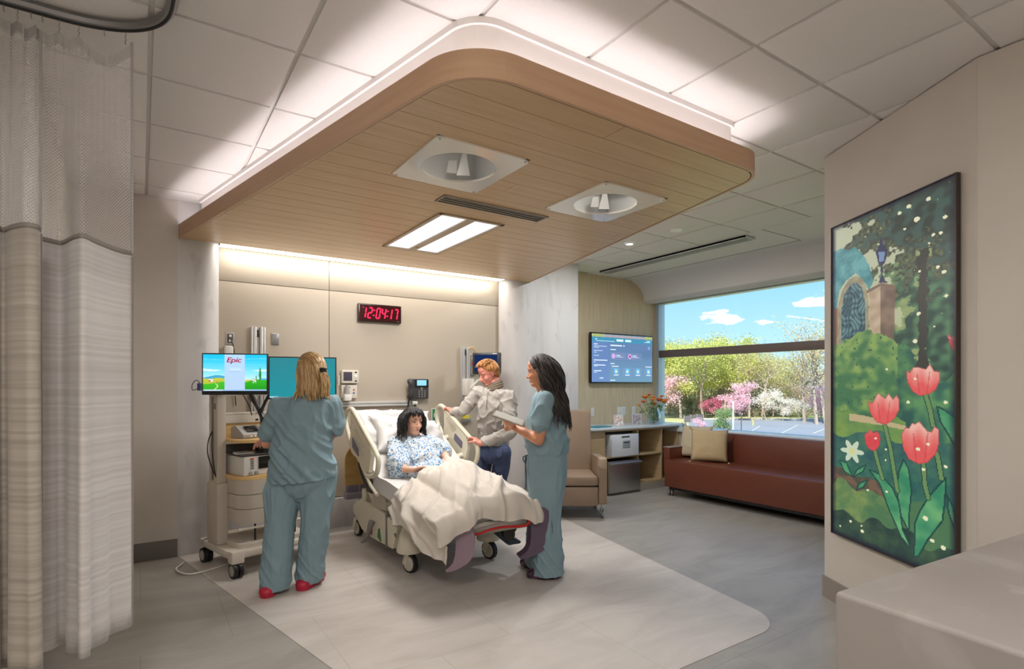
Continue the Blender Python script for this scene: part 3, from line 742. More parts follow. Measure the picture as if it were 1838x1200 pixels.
def plate(name, label, cat, x, z, w, h, col, y=YW, d=.01, group=None, inner='rocker'):
    t = thing(name, label, cat, (x, y, z), group=group)
    MB().b2((x-w/2, y-d, z-h/2), (x+w/2, y, z+h/2), .003).build('cover_plate', col, t)
    if inner == 'rocker': MB().b2((x-w*.18, y-d-.006, z-h*.26), (x+w*.18, y-d+.001, z+h*.26), .002).build('rocker', plastic, t)
    if inner == 'socket':
        MB().b2((x-w*.32, y-d-.004, z-h*.36), (x+w*.32, y-d+.001, z+h*.36), .004).build('socket_face', M('socket_grey', '#4a4644', .5), t)
        for dz in (-.19, .19): MB().b2((x-w*.16, y-d-.012, z+h*(dz-.1)), (x+w*.16, y-d-.003, z+h*(dz+.1)), .004).build('plug', plastic, t)
    return t
plate('power_outlet', 'power outlet with a black lead beside the left stone column', 'outlet', .712, 1.942, .075, .12, M('outlet_grey', '#a8a39b', .5), inner='socket')
po = [o for o in S.objects if o.name == 'power_outlet'][0]
cb = MB().tube(bez([(.72, YW-.02, 1.93), (.735, YW-.05, 1.86), (.745, YW-.03, 1.76), (.74, YW-.02, 1.60), (.76, YW-.02, 1.3)]), .005).build('power_lead', black, po)
bx_ = MB().b2((.66, YW-.07, 1.70), (.735, YW, 1.868), .018).build('wall_charger', plastic); tag(bx_, 'small rounded white box on the wall below the power outlet', 'wall box')
pl_ = plate('sensor_plate', 'small grey steel wall plate to the right of the left mounting channel', 'wall plate', 1.115, 1.952, .07, .115, M('sensor_steel', '#8d8b8a', .35, metal=.6), inner=None)
MB().b2((1.08, YW-.012, 2.003), (1.15, YW-.001, 2.011)).build('trim_cap', M('bright_alu', '#d8d8d8', .3, metal=.4), pl_)
def channel(x, z0, z1, label, w=.115):
    t = thing('mounting_channel', label, 'wall channel', (x, YW, z0)); q = MB()
    for a, b in ((-.5, -.36), (-.34, -.12), (.12, .34), (.36, .5)): q.b2((x+a*w, YW-.045, z0), (x+b*w, YW, z1), .006)
    q.b2((x-.1*w, YW-.02, z0), (x+.1*w, YW, z1)); q.build('rail', M('channel_alu', '#bdbab6', .35, metal=.35), t)
    MB().b2((x-.008, YW-.03, z1-.10), (x+.008, YW-.012, z1-.03), .002).build('slot', black, t)
    return t
channel(.955, .45, 2.065, 'tall aluminium mounting channel behind the two computer monitors', .13)
channel(3.262, 1.30, 1.955, 'short aluminium mounting channel carrying the patient monitor arm', .12)
# horizontal equipment rail
rl = thing('equipment_rail', 'long horizontal white equipment rail on the headwall behind the bed', 'wall rail', (2.15, YW, 1.29))
q = MB()
for z in (1.275, 1.305): q.b2((1.745, YW-.035, z-.013), (2.56, YW-.012, z+.013), .005)
q.b2((1.745, YW-.012, 1.262), (2.56, YW, 1.318)); q.build('rail_body', M('rail_white', '#c9c7c3', .35, metal=.2), rl)
for x in (1.745, 2.60): MB().cyl((x-.03, YW-.022, 1.29), (x+.03, YW-.022, 1.29), .03, n=16).build('end_cap', plastic, rl)
# nurse call / fetal display units
u = thing('wall_display_unit', 'cream wall unit with a small dark screen beside the teal monitor', 'display unit', (1.86, YW, 1.60))
MB().b2((1.765, YW-.06, 1.515), (1.945, YW, 1.655), .008).build('body', M('cream_plastic', '#d4ccbd', .45), u)
MB().b2((1.778, YW-.063, 1.54), (1.872, YW-.059, 1.635), .002).build('screen', M('lcd_dark', '#4b4752', .2), u)
for z in (1.632, 1.54): MB().sph((1.912, YW-.06, z), (.014, .006, .009), 10).build('button', M('btn_dark', '#2c3a40', .4), u)
MB().sph((1.912, YW-.06, 1.585), (.018, .006, .022), 10).build('button', plastic, u)
u = thing('wall_gas_unit', 'cream wall unit with one red and one blue button below the small screen', 'control unit', (1.86, YW, 1.42))
MB().b2((1.765, YW-.05, 1.355), (1.93, YW, 1.497), .008).build('body', MATS['cream_plastic'], u)
MB().sph((1.892, YW-.052, 1.445), (.010, .006, .010), 10).build('button', M('btn_red', '#d8503c', .4), u)
MB().sph((1.892, YW-.052, 1.412), (.010, .006, .010), 10).build('button', M('btn_blue', '#2f62b8', .4), u)
MB().sph((1.84, YW-.052, 1.470), (.014, .006, .009), 10).build('button', MATS['btn_dark'], u)
MB().b2((1.775, YW-.12, 1.33), (1.85, YW-.05, 1.40), .01).build('connector', M('clear_white', '#e2e0da', .25), u)
MB().cyl((1.81, YW-.09, 1.40), (1.81, YW-.09, 1.50), .03, .018).build('regulator', M('grey_reg', '#a09c98', .35), u)
MB().cyl((1.775, YW-.03, 1.02), (1.775, YW-.03, 1.20), .018, n=14).build('canister', plastic, u)
# telephone
ph = thing('wall_telephone', 'dark grey wall telephone with a lit blue display above the bed', 'telephone', (2.62, YW, 1.43))
MB().b2((2.535, YW-.07, 1.34), (2.76, YW-.002, 1.565), .012).build('body', M('phone_grey', '#3c3a3a', .45), ph)
MB().b2((2.585, YW-.078, 1.47), (2.755, YW-.068, 1.56), .004).build('display_surround', black, ph)
MB().b2((2.61, YW-.081, 1.49), (2.725, YW-.077, 1.552)).build('display', emis('phone_blue', '#8fd0f5', 1.0), ph)
hs = MB().tube(bez([(2.515, YW-.09, 1.35), (2.515, YW-.12, 1.39), (2.515, YW-.115, 1.45), (2.515, YW-.12, 1.51), (2.515, YW-.09, 1.55)], 12), [.03, .034, .034, .028, .026, .026, .026, .026, .026, .028, .034, .034, .03], n=10); hs.build('handset', M('handset', '#343233', .4), ph)
for i in range(3):
    for j in range(4): MB().b2((2.63+i*.035, YW-.074, 1.357+j*.022), (2.65+i*.035, YW-.069, 1.368+j*.022), .002).build('key', M('key_grey', '#8c8a88', .5), ph)
MB().cyl((2.67, YW-.073, 1.456), (2.67, YW-.068, 1.456), .015).build('navigation_key', steel, ph)
MB().tube(bez([(2.515, YW-.08, 1.35), (2.50, YW-.06, 1.22), (2.47, YW-.05, 1.13), (2.53, YW-.05, 1.115), (2.59, YW-.05, 1.17), (2.60, YW-.04, 1.30)]), .009).build('cord', black, ph)
# green outlet plate, yellow tester
t = thing('green_outlet', 'green and white hook-up plate on the headwall behind the right bed rail', 'wall plate', (2.87, YW, 1.12))
MB().b2((2.825, YW-.012, 1.04), (2.925, YW, 1.225), .004).build('cover_plate', plastic, t)
MB().b2((2.833, YW-.014, 1.075), (2.917, YW-.011, 1.215)).build('green_label', M('label_green', '#2f8f58', .5), t)
MB().b2((2.85, YW-.016, 1.12), (2.90, YW-.013, 1.165), .004).build('white_label', plastic, t)
MB().cyl((2.875, YW-.035, 1.10), (2.875, YW-.012, 1.10), .022).cyl((2.875, YW-.04, 1.15), (2.875, YW-.012, 1.15), .012).build('port', MATS['socket_grey'], t)
t = thing('yellow_gas_outlet', 'small metal outlet with a yellow top on the headwall left of the standing man', 'outlet', (3.27, YW, 1.1))
MB().b2((3.215, YW-.05, 1.05), (3.335, YW, 1.09), .004).build('body', steel, t); MB().b2((3.235, YW-.035, 1.085), (3.315, YW, 1.13), .004).build('label', M('label_yellow', '#cdbb3a', .5), t)
# outlet tree and hook above the patient monitor
t = thing('gas_outlet', 'grey outlet with a red alarm button above the patient monitor', 'outlet', (3.37, YW, 1.78))
MB().b2((3.335, YW-.03, 1.62), (3.42, YW, 1.86), .006).build('cover_plate', M('gas_grey', '#9a958e', .4, metal=.3), t)
MB().cyl((3.378, YW-.06, 1.755), (3.378, YW-.03, 1.755), .028).build('alarm_button', M('alarm_red', '#c03028', .4), t)
MB().cyl((3.38, YW-.07, 1.82), (3.38, YW-.03, 1.82), .03).build('dial', M('dial_cream', '#d8c8a8', .4), t)
hz = MB().tube(bez([(3.30, YW-.04, 1.93), (3.34, YW-.07, 1.955), (3.40, YW-.07, 1.88), (3.43, YW-.06, 1.76), (3.45, YW-.06, 1.66)]), .009).build('oxygen_hose', M('hose_tan', '#cfae7d', .5)); tag(hz, 'tan hose looping over the patient monitor channel', 'hose')
# patient monitor on arm
pm = thing('patient_monitor', 'black patient monitor on a white wall arm behind the standing man', 'monitor', (3.5, 5.55, 1.6))
mc = T(874, 652, 6.45); rz = -YAW-.10
q = MB().box((0, 0, 0), (.335, .06, .255), .018); o = q.build('casing', M('monitor_black', '#26272a', .35)); o.location = mc; o.rotation_euler = (0, 0, rz); o.parent = pm; o.matrix_parent_inverse = parent_world(pm).inverted()
def onmon(mb, name, mat):
    o2_ = mb.build(name, mat); o2_.location = mc; o2_.rotation_euler = (0, 0, rz); o2_.parent = pm; o2_.matrix_parent_inverse = parent_world(pm).inverted(); return o2_
onmon(MB().b2((-.14, -.033, -.095), (.125, -.0305, .10)), 'screen', emis('navy_screen', '#1e3668', .55))
onmon(MB().b2((.07, -.0335, .108), (.12, -.0305, .12)), 'maker_mark', M('mark_white', '#d8d8d8', .5))
onmon(MB().b2((-.16, .03, -.12), (.16, .055, .13), .01), 'back_shell', plastic)
q = MB().box(Vector((3.262, YW-.10, 1.47)), (.10, .13, .20), .015).box(Vector((3.262, YW-.09, 1.36)), (.06, .06, .14), .01)
a0, a1 = Vector((3.262, YW-.14, 1.44)), mc+Vector((-.02, .10, -.17))
q.cyl(a0, a1, .024, .02); q.cyl(a1, a1+Vector((0, 0, .16)), .03); q.box(mc+Vector((0, .07, -.06)), (.12, .06, .12), .01)
q.build('wall_arm', plastic, pm)
# =================================================================== TV WALL ITEMS
YT = 6.069
tv = thing('television', 'wall-mounted television showing a blue patient information screen', 'television', (6.02, YT, 1.89))
x0, x1, z0, z1 = 5.40, 6.70, 1.522, 2.262
MB().b2((x0, YT-.07, z0), (x1, YT-.03, z1), .006).build('casing', black, tv)
MB().b2((5.7, YT-.03, 1.7), (6.4, YT-.001, 2.1)).build('wall_bracket', steel, tv)
def bars(u, v, L):
    for a, b, w, h in L:
        if a < u < a+w and b < v < b+h: return True
def tv_pic(u, v):
    if v < .065:
        s_ = ((u*60+v*22) % 1) > .5
        edge = u < .19 or u > .87
        return (214, 226, 120) if (s_ and edge) else ((150, 84, 96) if (not s_ and .02 < v < .06 and not edge) else (44, 62, 84) if not s_ else (176, 190, 196))
    if v < .17:
        c = (58, 132, 164)
        if bars(u, v, [(.05, .10, .03, .018), (.07, .135, .29, .014), (.39, .09, .11, .045), (.53, .09, .10, .05), (.9, .095, .06, .014), (.86, .12, .1, .012)]): c = (206, 232, 240)
        return c
    c = mixc((86, 112, 160), (100, 138, 172), (v-.17)*1.2)
    if u < .27:
        c = mixc((92, 118, 168), (98, 128, 176), v)
        if bars(u, v, [(.03, .20, .06, .02), (.03, .25, .2, .012), (.03, .275, .08, .01), (.03, .34, .14, .014), (.03, .375, .05, .01), (.03, .44, .08, .014), (.03, .54, .21, .014), (.03, .58, .03, .01), (.03, .64, .18, .014), (.03, .665, .06, .012), (.03, .76, .12, .016), (.03, .80, .05, .01), (.12, .91, .06, .014)]): c = (212, 226, 244)
        return c
    c = mixc((88, 116, 156), (104, 146, 172), (v-.2))
    if bars(u, v, [(.29, .215, .19, .022), (.5, .21, .02, .03), (.29, .31, .09, .018), (.29, .60, .07, .018), (.31, .66, .11, .014), (.29, .955, .08, .016), (.88, .66, .11, .012)]): c = (206, 222, 240)
    for a in (.295, .565):
        if a < u < a+.25 and .37 < v < .53:
            c = (108, 128, 168)
            r_ = math.hypot((u-a-.045)*1.75, v-.45)
            if r_ < .055: c = (196, 160, 214)
            if r_ < .028 and a > .5: c = (150, 60, 110)
            if bars(u, v, [(a+.09, .43, .07, .014), (a+.09, .46, .11, .012)]): c = (210, 222, 240)
    for a in (.30, .485, .665, .85):
        if a < u < a+.155 and .69 < v < .88:
            c = (104, 138, 172)
            if a+.05 < u < a+.115 and .71 < v < .82: c = (96, 176, 228)
            if math.hypot((u-a-.082)*1.75, v-.775) < .028: c = (222, 220, 170)
            if a+.045 < u < a+.12 and .845 < v < .858: c = (214, 228, 240)
    if math.hypot((u-.94)*1.75, v-.25) < .035: c = (130, 150, 200)
    return c
picture('screen', (x0+.018, YT-.0715, z1-.018), (x1-.012, YT-.0715, z1-.018), (x0+.018, YT-.0715, z0+.018), 190, 108, tv_pic, attr_mat('screen_art', .85, .25), tv)
for x, k, w in ((5.49, 0, .055), (6.08, 1, .17), (6.345, 2, .07)):
    t = plate(['light_switch', 'power_outlet', 'light_switch'][k], ['white light switch on the oak wall beside the recliner back', 'wide white outlet plate on the oak wall behind the clear card holders', 'white light switch on the oak wall left of the flower vase'][k], ['switch', 'outlet', 'switch'][k], x, 1.10, w, .125, M('switch_white', '#dcdcd8', .4), y=YT, inner='rocker' if k != 1 else None)
    if k == 1:
        for dx in (-.04, .04): MB().b2((x+dx-.022, YT-.014, 1.06), (x+dx+.022, YT-.009, 1.14), .003).build('socket_face', plastic, t)
# cabinet run
cab = thing('open_cabinet', 'low oak cabinet with open cubbies under the white worktop', 'cabinet', (5.9, 5.75, 0))
cm = M('cabinet_oak', '#b59a72', .5, col2='#c2a982', scale=4, stretch=(1, 1, 9), vlo=.3, vhi=.7, detail=6)
q = MB(); yf, yb, zt = 5.50, 6.065, .885
q.b2((4.93, yf, .0), (4.95, yb, zt)).b2((5.19, yf, .0), (5.21, yb, zt)).b2((5.83, yf, .12), (5.85, yb, zt)).b2((6.325, yf, .10), (6.345, yb, zt)).b2((6.695, yf, 0), (6.715, yb, zt))
q.b2((4.95, yf+.005, .02), (5.19, yf+.02, zt-.01)).b2((5.21, yf, .495), (5.83, yb, .513)).b2((5.85, yf, .50), (6.325, yb, .518)).b2((5.85, yf, .10), (6.325, yb, .125))
q.b2((4.93, yb-.012, .0), (6.715, yb, zt)).b2((6.345, yf, .1), (6.70, yb, .12)).b2((5.0, yf, .86), (6.71, yb, zt)); q.build('carcass', cm, cab)
MB().b2((5.21, yf+.0, 0), (6.71, yf+.02, .1)).build('kickboard', M('kick_grey', '#a39a90', .5), cab)
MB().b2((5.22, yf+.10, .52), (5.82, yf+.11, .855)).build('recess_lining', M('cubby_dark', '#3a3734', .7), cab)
wt = MB().b2((4.885, 5.455, .887), (6.838, 6.068, .918), .004).build('worktop', M('worktop_white', '#d3dcde', .2)); tag(wt, 'pale blue-white worktop running from the recliner to the window', 'worktop')
fg = thing('mini_fridge', 'stainless steel undercounter fridge in the oak cabinet', 'fridge', (5.54, 5.7, 0))
MB().b2((5.225, 5.47, .03), (5.815, 6.0, .455)).build('body', black, fg)
MB().b2((5.225, 5.435, .035), (5.815, 5.47, .46), .006).build('door', M('brushed_steel', '#bdbdbd', .33, metal=.95, bump=.15, bscale=30, stretch=(1, 1, 60)), fg)
MB().cyl((5.23, 5.41, .43), (5.82, 5.41, .43), .013).b2((5.235, 5.41, .42), (5.255, 5.44, .44)).b2((5.79, 5.41, .42), (5.81, 5.44, .44)).build('handle', steel, fg)
sf = thing('white_drop_box', 'white cabinet box with a label on the oak cabinet shelf above the fridge', 'box', (5.55, 5.6, .52))
MB().b2((5.30, 5.46, .514), (5.815, 5.598, .815), .01).build('body', M('box_white', '#dadde2', .4), sf)
MB().b2((5.50, 5.455, .63), (5.64, 5.461, .73), .002).build('front_label', M('label_grey', '#9aa0a6', .5), sf)
MB().b2((5.52, 5.452, .70), (5.62, 5.4555, .712)).build('label_text', black, sf); MB().b2((5.48, 5.456, .775), (5.63, 5.461, .79)).build('slot', black, sf)
# things on the worktop
ck = MB().b2((0, 0, 0), (.34, .20, .012), .003).build('teal_folder', M('teal', '#2f8094', .5)); ck.location = (5.05, 5.50, .9185); ck.rotation_euler = (0, 0, .15); tag(ck, 'teal folder lying on the left end of the worktop', 'folder')
def acrylic(x, y, rz, label, col):
    t = thing('card_holder', label, 'card holder', (x, y, .9185), rz)
    local(MB().b2((-.075, -.035, 0), (.075, .035, .006)).box((0, 0, .085), (.15, .004, .16), rot=(-.12, 0, 0)).build('holder', M('acrylic', '#e6ecee', .1, alpha=.6), t))
    local(MB().box((0, -.004, .085), (.13, .002, .14), rot=(-.12, 0, 0)).build('card', M(col[0], col[1], .6, col2=col[2], scale=28, vlo=.45, vhi=.55), t))
acrylic(5.52, 5.56, -.3, 'clear card holder with a pale floral card, left of the pair on the worktop', ('card_a', '#e6e6e4', '#cdaaa0'))
acrylic(5.88, 5.56, -.3, 'clear card holder with a greyer patterned card, nearer the flower vase', ('card_b', '#b9b4b6', '#94899a'))
bt = thing('hand_sanitizer', 'small clear bottle with a white top on the worktop behind the recliner', 'bottle', (5.30, 5.95, .9185))
MB().lathe([(0, 0), (.035, .003), (.037, .08), (.03, .10), (.012, .11)], (5.30, 5.95, .9185)).build('bottle_body', M('clear_blue', '#cfe0e6', .15, alpha=.8), bt); MB().cyl((5.30, 5.95, 1.03), (5.30, 5.95, 1.07), .012).box((5.285, 5.95, 1.075), (.045, .015, .01), .003).build('pump', plastic, bt)
# vase and orange flowers
VX, VY = 6.28, 5.60
va = thing('glass_vase', 'clear round glass vase of orange flowers on the worktop by the window', 'vase', (VX, VY, .9185))
vg = bpy.data.materials.new('vase_glass'); vg.use_nodes = True; n_, l_ = vg.node_tree.nodes, vg.node_tree.links; n_.clear()
o_ = n_.new('ShaderNodeOutputMaterial'); tr = n_.new('ShaderNodeBsdfTransparent'); tr.inputs[0].default_value = (.86, .93, .93, 1); gs = n_.new('ShaderNodeBsdfGlossy'); gs.inputs['Roughness'].default_value = .03
lw = n_.new('ShaderNodeLayerWeight'); lw.inputs[0].default_value = .35; mxs = n_.new('ShaderNodeMixShader'); l_.new(lw.outputs['Facing'], mxs.inputs[0]); l_.new(tr.outputs[0], mxs.inputs[1]); l_.new(gs.outputs[0], mxs.inputs[2]); l_.new(mxs.outputs[0], o_.inputs[0])
MB().lathe([(0, .004), (.055, 0), (.075, .02), (.098, .08), (.10, .12), (.085, .18), (.068, .22), (.075, .25), (.07, .25), (.063, .22), (.08, .18), (.094, .12), (.092, .08), (.07, .026), (0, .012)], (VX, VY, .9185), 32).build('glass', vg, va)
stem_m = M('stem_green', '#4c7a3a', .6); leaf_m = M('leaf_green', '#6f9150', .6)
rf = random.Random(3); ORD = 'first second third fourth fifth sixth seventh eighth ninth tenth eleventh twelfth thirteenth fourteenth fifteenth sixteenth seventeenth eighteenth nineteenth twentieth twenty-first twenty-second twenty-third twenty-fourth twenty-fifth twenty-sixth twenty-seventh twenty-eighth twenty-ninth thirtieth'.split()
FL = [(-.20, .33, .8), (-.12, .40, 1.15), (-.06, .36, .8), (-.03, .43, .6), (.02, .30, .9), (.03, .39, .9), (.08, .36, 1.1), (.11, .41, .7), (.14, .34, 1.2), (.19, .32, .8), (.24, .35, .9), (-.24, .28, .6)]
for k, (dx, dz, s_) in enumerate(FL):
    yy = rf.uniform(-.06, .06); top = Vector((VX+dx*.9, VY-dx*.35+yy, .9185+dz)); bot = Vector((VX-dx*.12, VY, .94))
    t = thing('orange_flower', 'orange bloom in the glass vase, %s from the left' % ORD[sorted(FL).index(FL[k])], 'flower', tuple(bot), group='orange blooms in the glass vase')
    MB().tube(bez([bot, (bot+top)/2+Vector((dx*.05, 0, -.02)), top], 8), .0035, n=6).build('stem', stem_m, t)
    q = MB()
    for j in range(14):
        a = 2*PI*j/14+.2; r = .046*s_; c_ = top+Vector((math.cos(a)*r*.6, math.sin(a)*r*.6, .004*((j % 2)))); q.box(c_, (r*.9, .017*s_, .008*s_), .002, rot=(0, -.35, a), seg=1)
    q.sph(top+Vector((0, 0, .004)), (.036*s_, .036*s_, .026*s_), 10)
    q.build('bloom', M('bloom_orange', '#e0862c', .6) if k % 3 else M('bloom_deep', '#cf5f1f', .6), t)
    q = MB(); m_ = bot.lerp(top, .72)
    for j in range(3): q.box(m_+Vector((rf.uniform(-.03, .03), rf.uniform(-.03, .03), rf.uniform(-.05, .02))), (.08, .022, .002), rot=(rf.uniform(-.6, .6), rf.uniform(-.9, .3), rf.uniform(0, 6)))
    q.build('leaf', leaf_m, t)
# =================================================================== SOFA
leather = M('rust_leather', '#683524', .38, var=.04, scale=6, bump=.05, bscale=220)
so = thing('sofa', 'long rust-brown leather sofa on castors under the window', 'sofa', (6.25, 3.6, 0))
X0, XF = 5.9, 6.62
MB().b2((X0, 2.35, .125), (XF, 5.08, .485), .02).build('seat', leather, so)
MB().box((6.56, 3.7, .61), (.17, 2.72, .48), .02, rot=(0, .06, 0)).build('backrest', leather, so)
MB().b2((6.02, 5.09, .30), (6.62, 5.20, .63), .012).build('arm', leather, so)
MB().b2((6.02, 5.085, .632), (6.62, 5.205, .645), .004).build('arm_cap', M('arm_cap', '#a08c80', .4), so)
MB().b2((X0+.03, 2.5, .09), (XF-.05, 5.02, .13)).build('base_frame', black, so)
def caster(parent, x, y, r=.045, z0=.12, rz=0, tone=None, tyre=black, w=.02):
    g = MB(); c_, s_ = math.cos(rz), math.sin(rz)
    for sg in (-1, 1):
        ax = Vector((-s_, c_, 0)); p = Vector((x, y, r)); g.cyl(p+ax*sg*w*.45, p+ax*sg*w*1.45, r, n=18)
    wv = g.build('caster', tyre, parent)
    g = MB()
    for sg in (-1, 1): g.cyl(p+ax*sg*w*1.45, p+ax*sg*(w*1.5+.002), r*.68, n=16)
    g.cyl((x, y, r*1.1), (x, y, z0+.01), .012).build('caster_hub', tone or grey_p, wv)
for x, y in ((5.97, 5.02), (5.97, 2.6), (6.5, 5.02), (6.5, 2.6)): caster(so, x, y, .045, .12, .4, grey_p, M('castor_grey', '#6d6a68', .5))
linen = M('linen', '#c9b89c', .9, var=.10, scale=120, bump=.3, bscale=260, stretch=(1, 1, 3))
linen2 = M('linen_sand', '#bca57f', .9, var=.10, scale=110, bump=.3, bscale=240)
def cushion(name, label, cat, c, w, h, d, rot, mat, tass=True, seed=0, group=None, pinch=.12, pw=.45, wk=1):
    q = MB(); n = 18 if wk <= 1 else 34
    for sgn in (1, -1):
        def fn(a, b, sgn=sgn):
            u, v = a*2-1, b*2-1
            e = (1-abs(u)**2.6)*(1-abs(v)**2.6); t_ = d/2*max(0, e)**pw
            k = 1-pinch*(1-abs(u)**3)*abs(v)**6*.5; k2 = 1-pinch*(1-abs(v)**3)*abs(u)**6*.5
            wr = wk*(.012*noise.noise(Vector((u*2.2+seed, v*2.2, sgn)))+.006*noise.noise(Vector((u*6+seed, v*5, sgn)))+(.014*max(0, 1-5*abs(noise.noise(Vector((u*2.6+v*1.4+seed, v*1.1-u, 2.2))))) if wk > 1 else 0))
            return (u*w/2*k2, sgn*(t_+wr*max(0, e)), v*h/2*k)
        q.grid(fn, n, n)
    bmesh.ops.remove_doubles(q.bm, verts=q.bm.verts, dist=.0008)
    o = q.build(name, mat, sharp=False); o.location = c; o.rotation_euler = rot
    tag(o, label, cat, group)
    if tass:
        for sx in (-1, 1):
            for sz in (-1, 1):
                tt = MB().cyl((sx*w*.495, 0, sz*h*.495), (sx*w*.53, 0, sz*h*.54), .006, .016, n=8).build('tassel', mat); tt.parent = o
    return o
cushion('throw_cushion', 'pale cream throw cushion behind the tan one on the sofa', 'cushion', (6.37, 4.93, .715), .47, .45, .13, (-.22, 0, -PI/2+.12), linen, seed=1)
cushion('throw_cushion', 'tan throw cushion standing in front of the cream one on the sofa', 'cushion', (6.22, 4.60, .70), .47, .43, .15, (-.25, 0, -PI/2+.55), linen2, seed=5)
# =================================================================== RECLINER
vin = M('taupe_vinyl', '#8a7562', .42, var=.03, scale=9)
rc = thing('recliner', 'taupe vinyl medical recliner on castors behind the dark-haired nurse', 'recliner', (0, 0, 0))
rc.location = (T(1032, 912, 6.15).x, T(1028, 912, 6.15).y, 0); rc.rotation_euler = (0, 0, -YAW)
# own frame: x right (as seen), y away from the camera
R_ = lambda mb, nm, m=vin: local(mb.build(nm, m, rc))
R_(MB().b2((-.30, .0, .145), (.272, .10, .36), .018).b2((-.29, .05, .15), (.265, .6, .35), .01), 'footrest_panel')
R_(MB().b2((-.30, -.01, .37), (.272, .62, .475), .03), 'seat')
R_(MB().box((-.015, .70, .80), (.60, .16, .78), .05, rot=(-.20, 0, 0)), 'backrest')
for sx in (-1, 1):
    pr = [(-.03, .17), (.62, .17), (.66, .60), (.58, .66), (.10, .68), (-.01, .65), (-.04, .58)]
    x0 = .275 if sx > 0 else -.375
    q = MB().prism([(x0, y, z) for y, z in rpoly(pr, [.02, .02, .05, .05, .08, .05, .04], 4)], (.085, 0, 0), smooth=False)
    bmesh.ops.bevel(q.bm, geom=[e for e in q.bm.edges if len(e.link_faces) == 2 and e.calc_face_angle(0) > 1.2], offset=.012, segments=2, affect='EDGES')
    arm = R_(q, 'arm')
    ac = MB().b2((x0-.002, -.045, .56), (x0+.09, .12, .685), .03).build('arm_cap', M('arm_cap_tan', '#a4917c', .35), arm); local(ac)
    for y in (.06, .58):
        for_ = MB(); 
        x = x0+.045; g = MB().cyl((x-.012, y, .04), (x+.012, y, .04), .04, n=18).build('caster', M('castor_grey', '#6d6a68', .5), rc); local(g)
        local(MB().cyl((x, y+.02, .04), (x, y, .17), .012).b2((x-.02, y-.02, .05), (x-.014, y+.03, .10)).b2((x+.014, y-.02, .05), (x+.02, y+.03, .10)).build('caster_fork', steel, g))
bb = MB().box((-.10, 0, 0), (.05, .05, .03), .006); o = bb.build('headrest_clip', plastic); o.parent = rc; o.location = (.02, .79, 1.20)
# =================================================================== CURTAINS
def hex_net(name):
    m = bpy.data.materials.new(name); m.use_nodes = True; n, l = m.node_tree.nodes, m.node_tree.links; n.clear()
    out = n.new('ShaderNodeOutputMaterial'); mix = n.new('ShaderNodeMixShader'); t = n.new('ShaderNodeBsdfTransparent'); d = n.new('ShaderNodeBsdfDiffuse'); d.inputs[0].default_value = lin('#e6e2df')
    tl = n.new('ShaderNodeBsdfTranslucent'); tl.inputs[0].default_value = lin('#e0dcda'); ms = n.new('ShaderNodeMixShader'); ms.inputs[0].default_value = .35
    l.new(d.outputs[0], ms.inputs[1]); l.new(tl.outputs[0], ms.inputs[2])
    uv = n.new('ShaderNodeUVMap'); uv.uv_map = 'UV'
    def vm(op, *a):
        q = n.new('ShaderNodeVectorMath'); q.operation = op
        for i, v in enumerate(a):
            if hasattr(v, 'links'): l.new(v, q.inputs[i])
            else: q.inputs[i].default_value = v
        return q.outputs[1] if op in ('DOT_PRODUCT', 'LENGTH') else q.outputs[0]
    def mt(op, *a):
        q = n.new('ShaderNodeMath'); q.operation = op
        for i, v in enumerate(a):
            if hasattr(v, 'links'): l.new(v, q.inputs[i])
            else: q.inputs[i].default_value = v
        return q.outputs[0]
    s = (1, 1.732, 1); p = vm('MULTIPLY', uv.outputs[0], (70, 120, 0)); p = vm('ADD', p, (1000, 1732, 0))
    a = vm('SUBTRACT', vm('MODULO', p, s), (.5, .866, 0)); b = vm('SUBTRACT', vm('MODULO', vm('ADD', p, (.5, .866, 0)), s), (.5, .866, 0))
    def hexd(v):
        v = vm('ABSOLUTE', v); sx = n.new('ShaderNodeSeparateXYZ'); l.new(v, sx.inputs[0]); return mt('MAXIMUM', sx.outputs[0], vm('DOT_PRODUCT', v, (.5, .866, 0)))
    h = mt('MINIMUM', hexd(a), hexd(b)); k = mt('GREATER_THAN', h, .40); k = mt('MAXIMUM', k, .14)
    l.new(k, mix.inputs[0]); l.new(t.outputs[0], mix.inputs[1]); l.new(ms.outputs[0], mix.inputs[2]); l.new(mix.outputs[0], out.inputs[0])
    return m
net = hex_net('curtain_net')
def cloth_stripe(name, c1, c2):
    m = M(name, c1, .75, col2=c2, scale=1, stretch=(.6, .6, 60), detail=3, vlo=.35, vhi=.7, sheen=.2)
    return m
cur_a = cloth_stripe('curtain_cloth', '#c2bbb6', '#d4cecb'); cur_b = cloth_stripe('curtain_cloth_warm', '#b3a99c', '#9c9286')
hem_m = M('curtain_hem', '#8d857d', .8); band_m = M('curtain_band', '#bdb9b6', .85, alpha=.75)
tp = [(-1.15, 3.05), (-.7, 3.06), (-.37, 3.057), (-.20, 3.045), (-.06, 2.995), (.04, 2.91), (.095, 2.80), (.112, 2.66), (.112, 2.4), (.112, 1.6)]
track_pts = bez([(x, y, 3.09) for x, y in tp], 60)
def px_of(p):
    t = p.x*FX+p.y*FY; return CPX+(p.x*RX+p.y*RY)/t*FPX, t
TPX = [px_of(p) for p in track_pts if p.y > 2.75]
HOOKS = [237, 141, 105, 64, 30, 0, -40, -80]
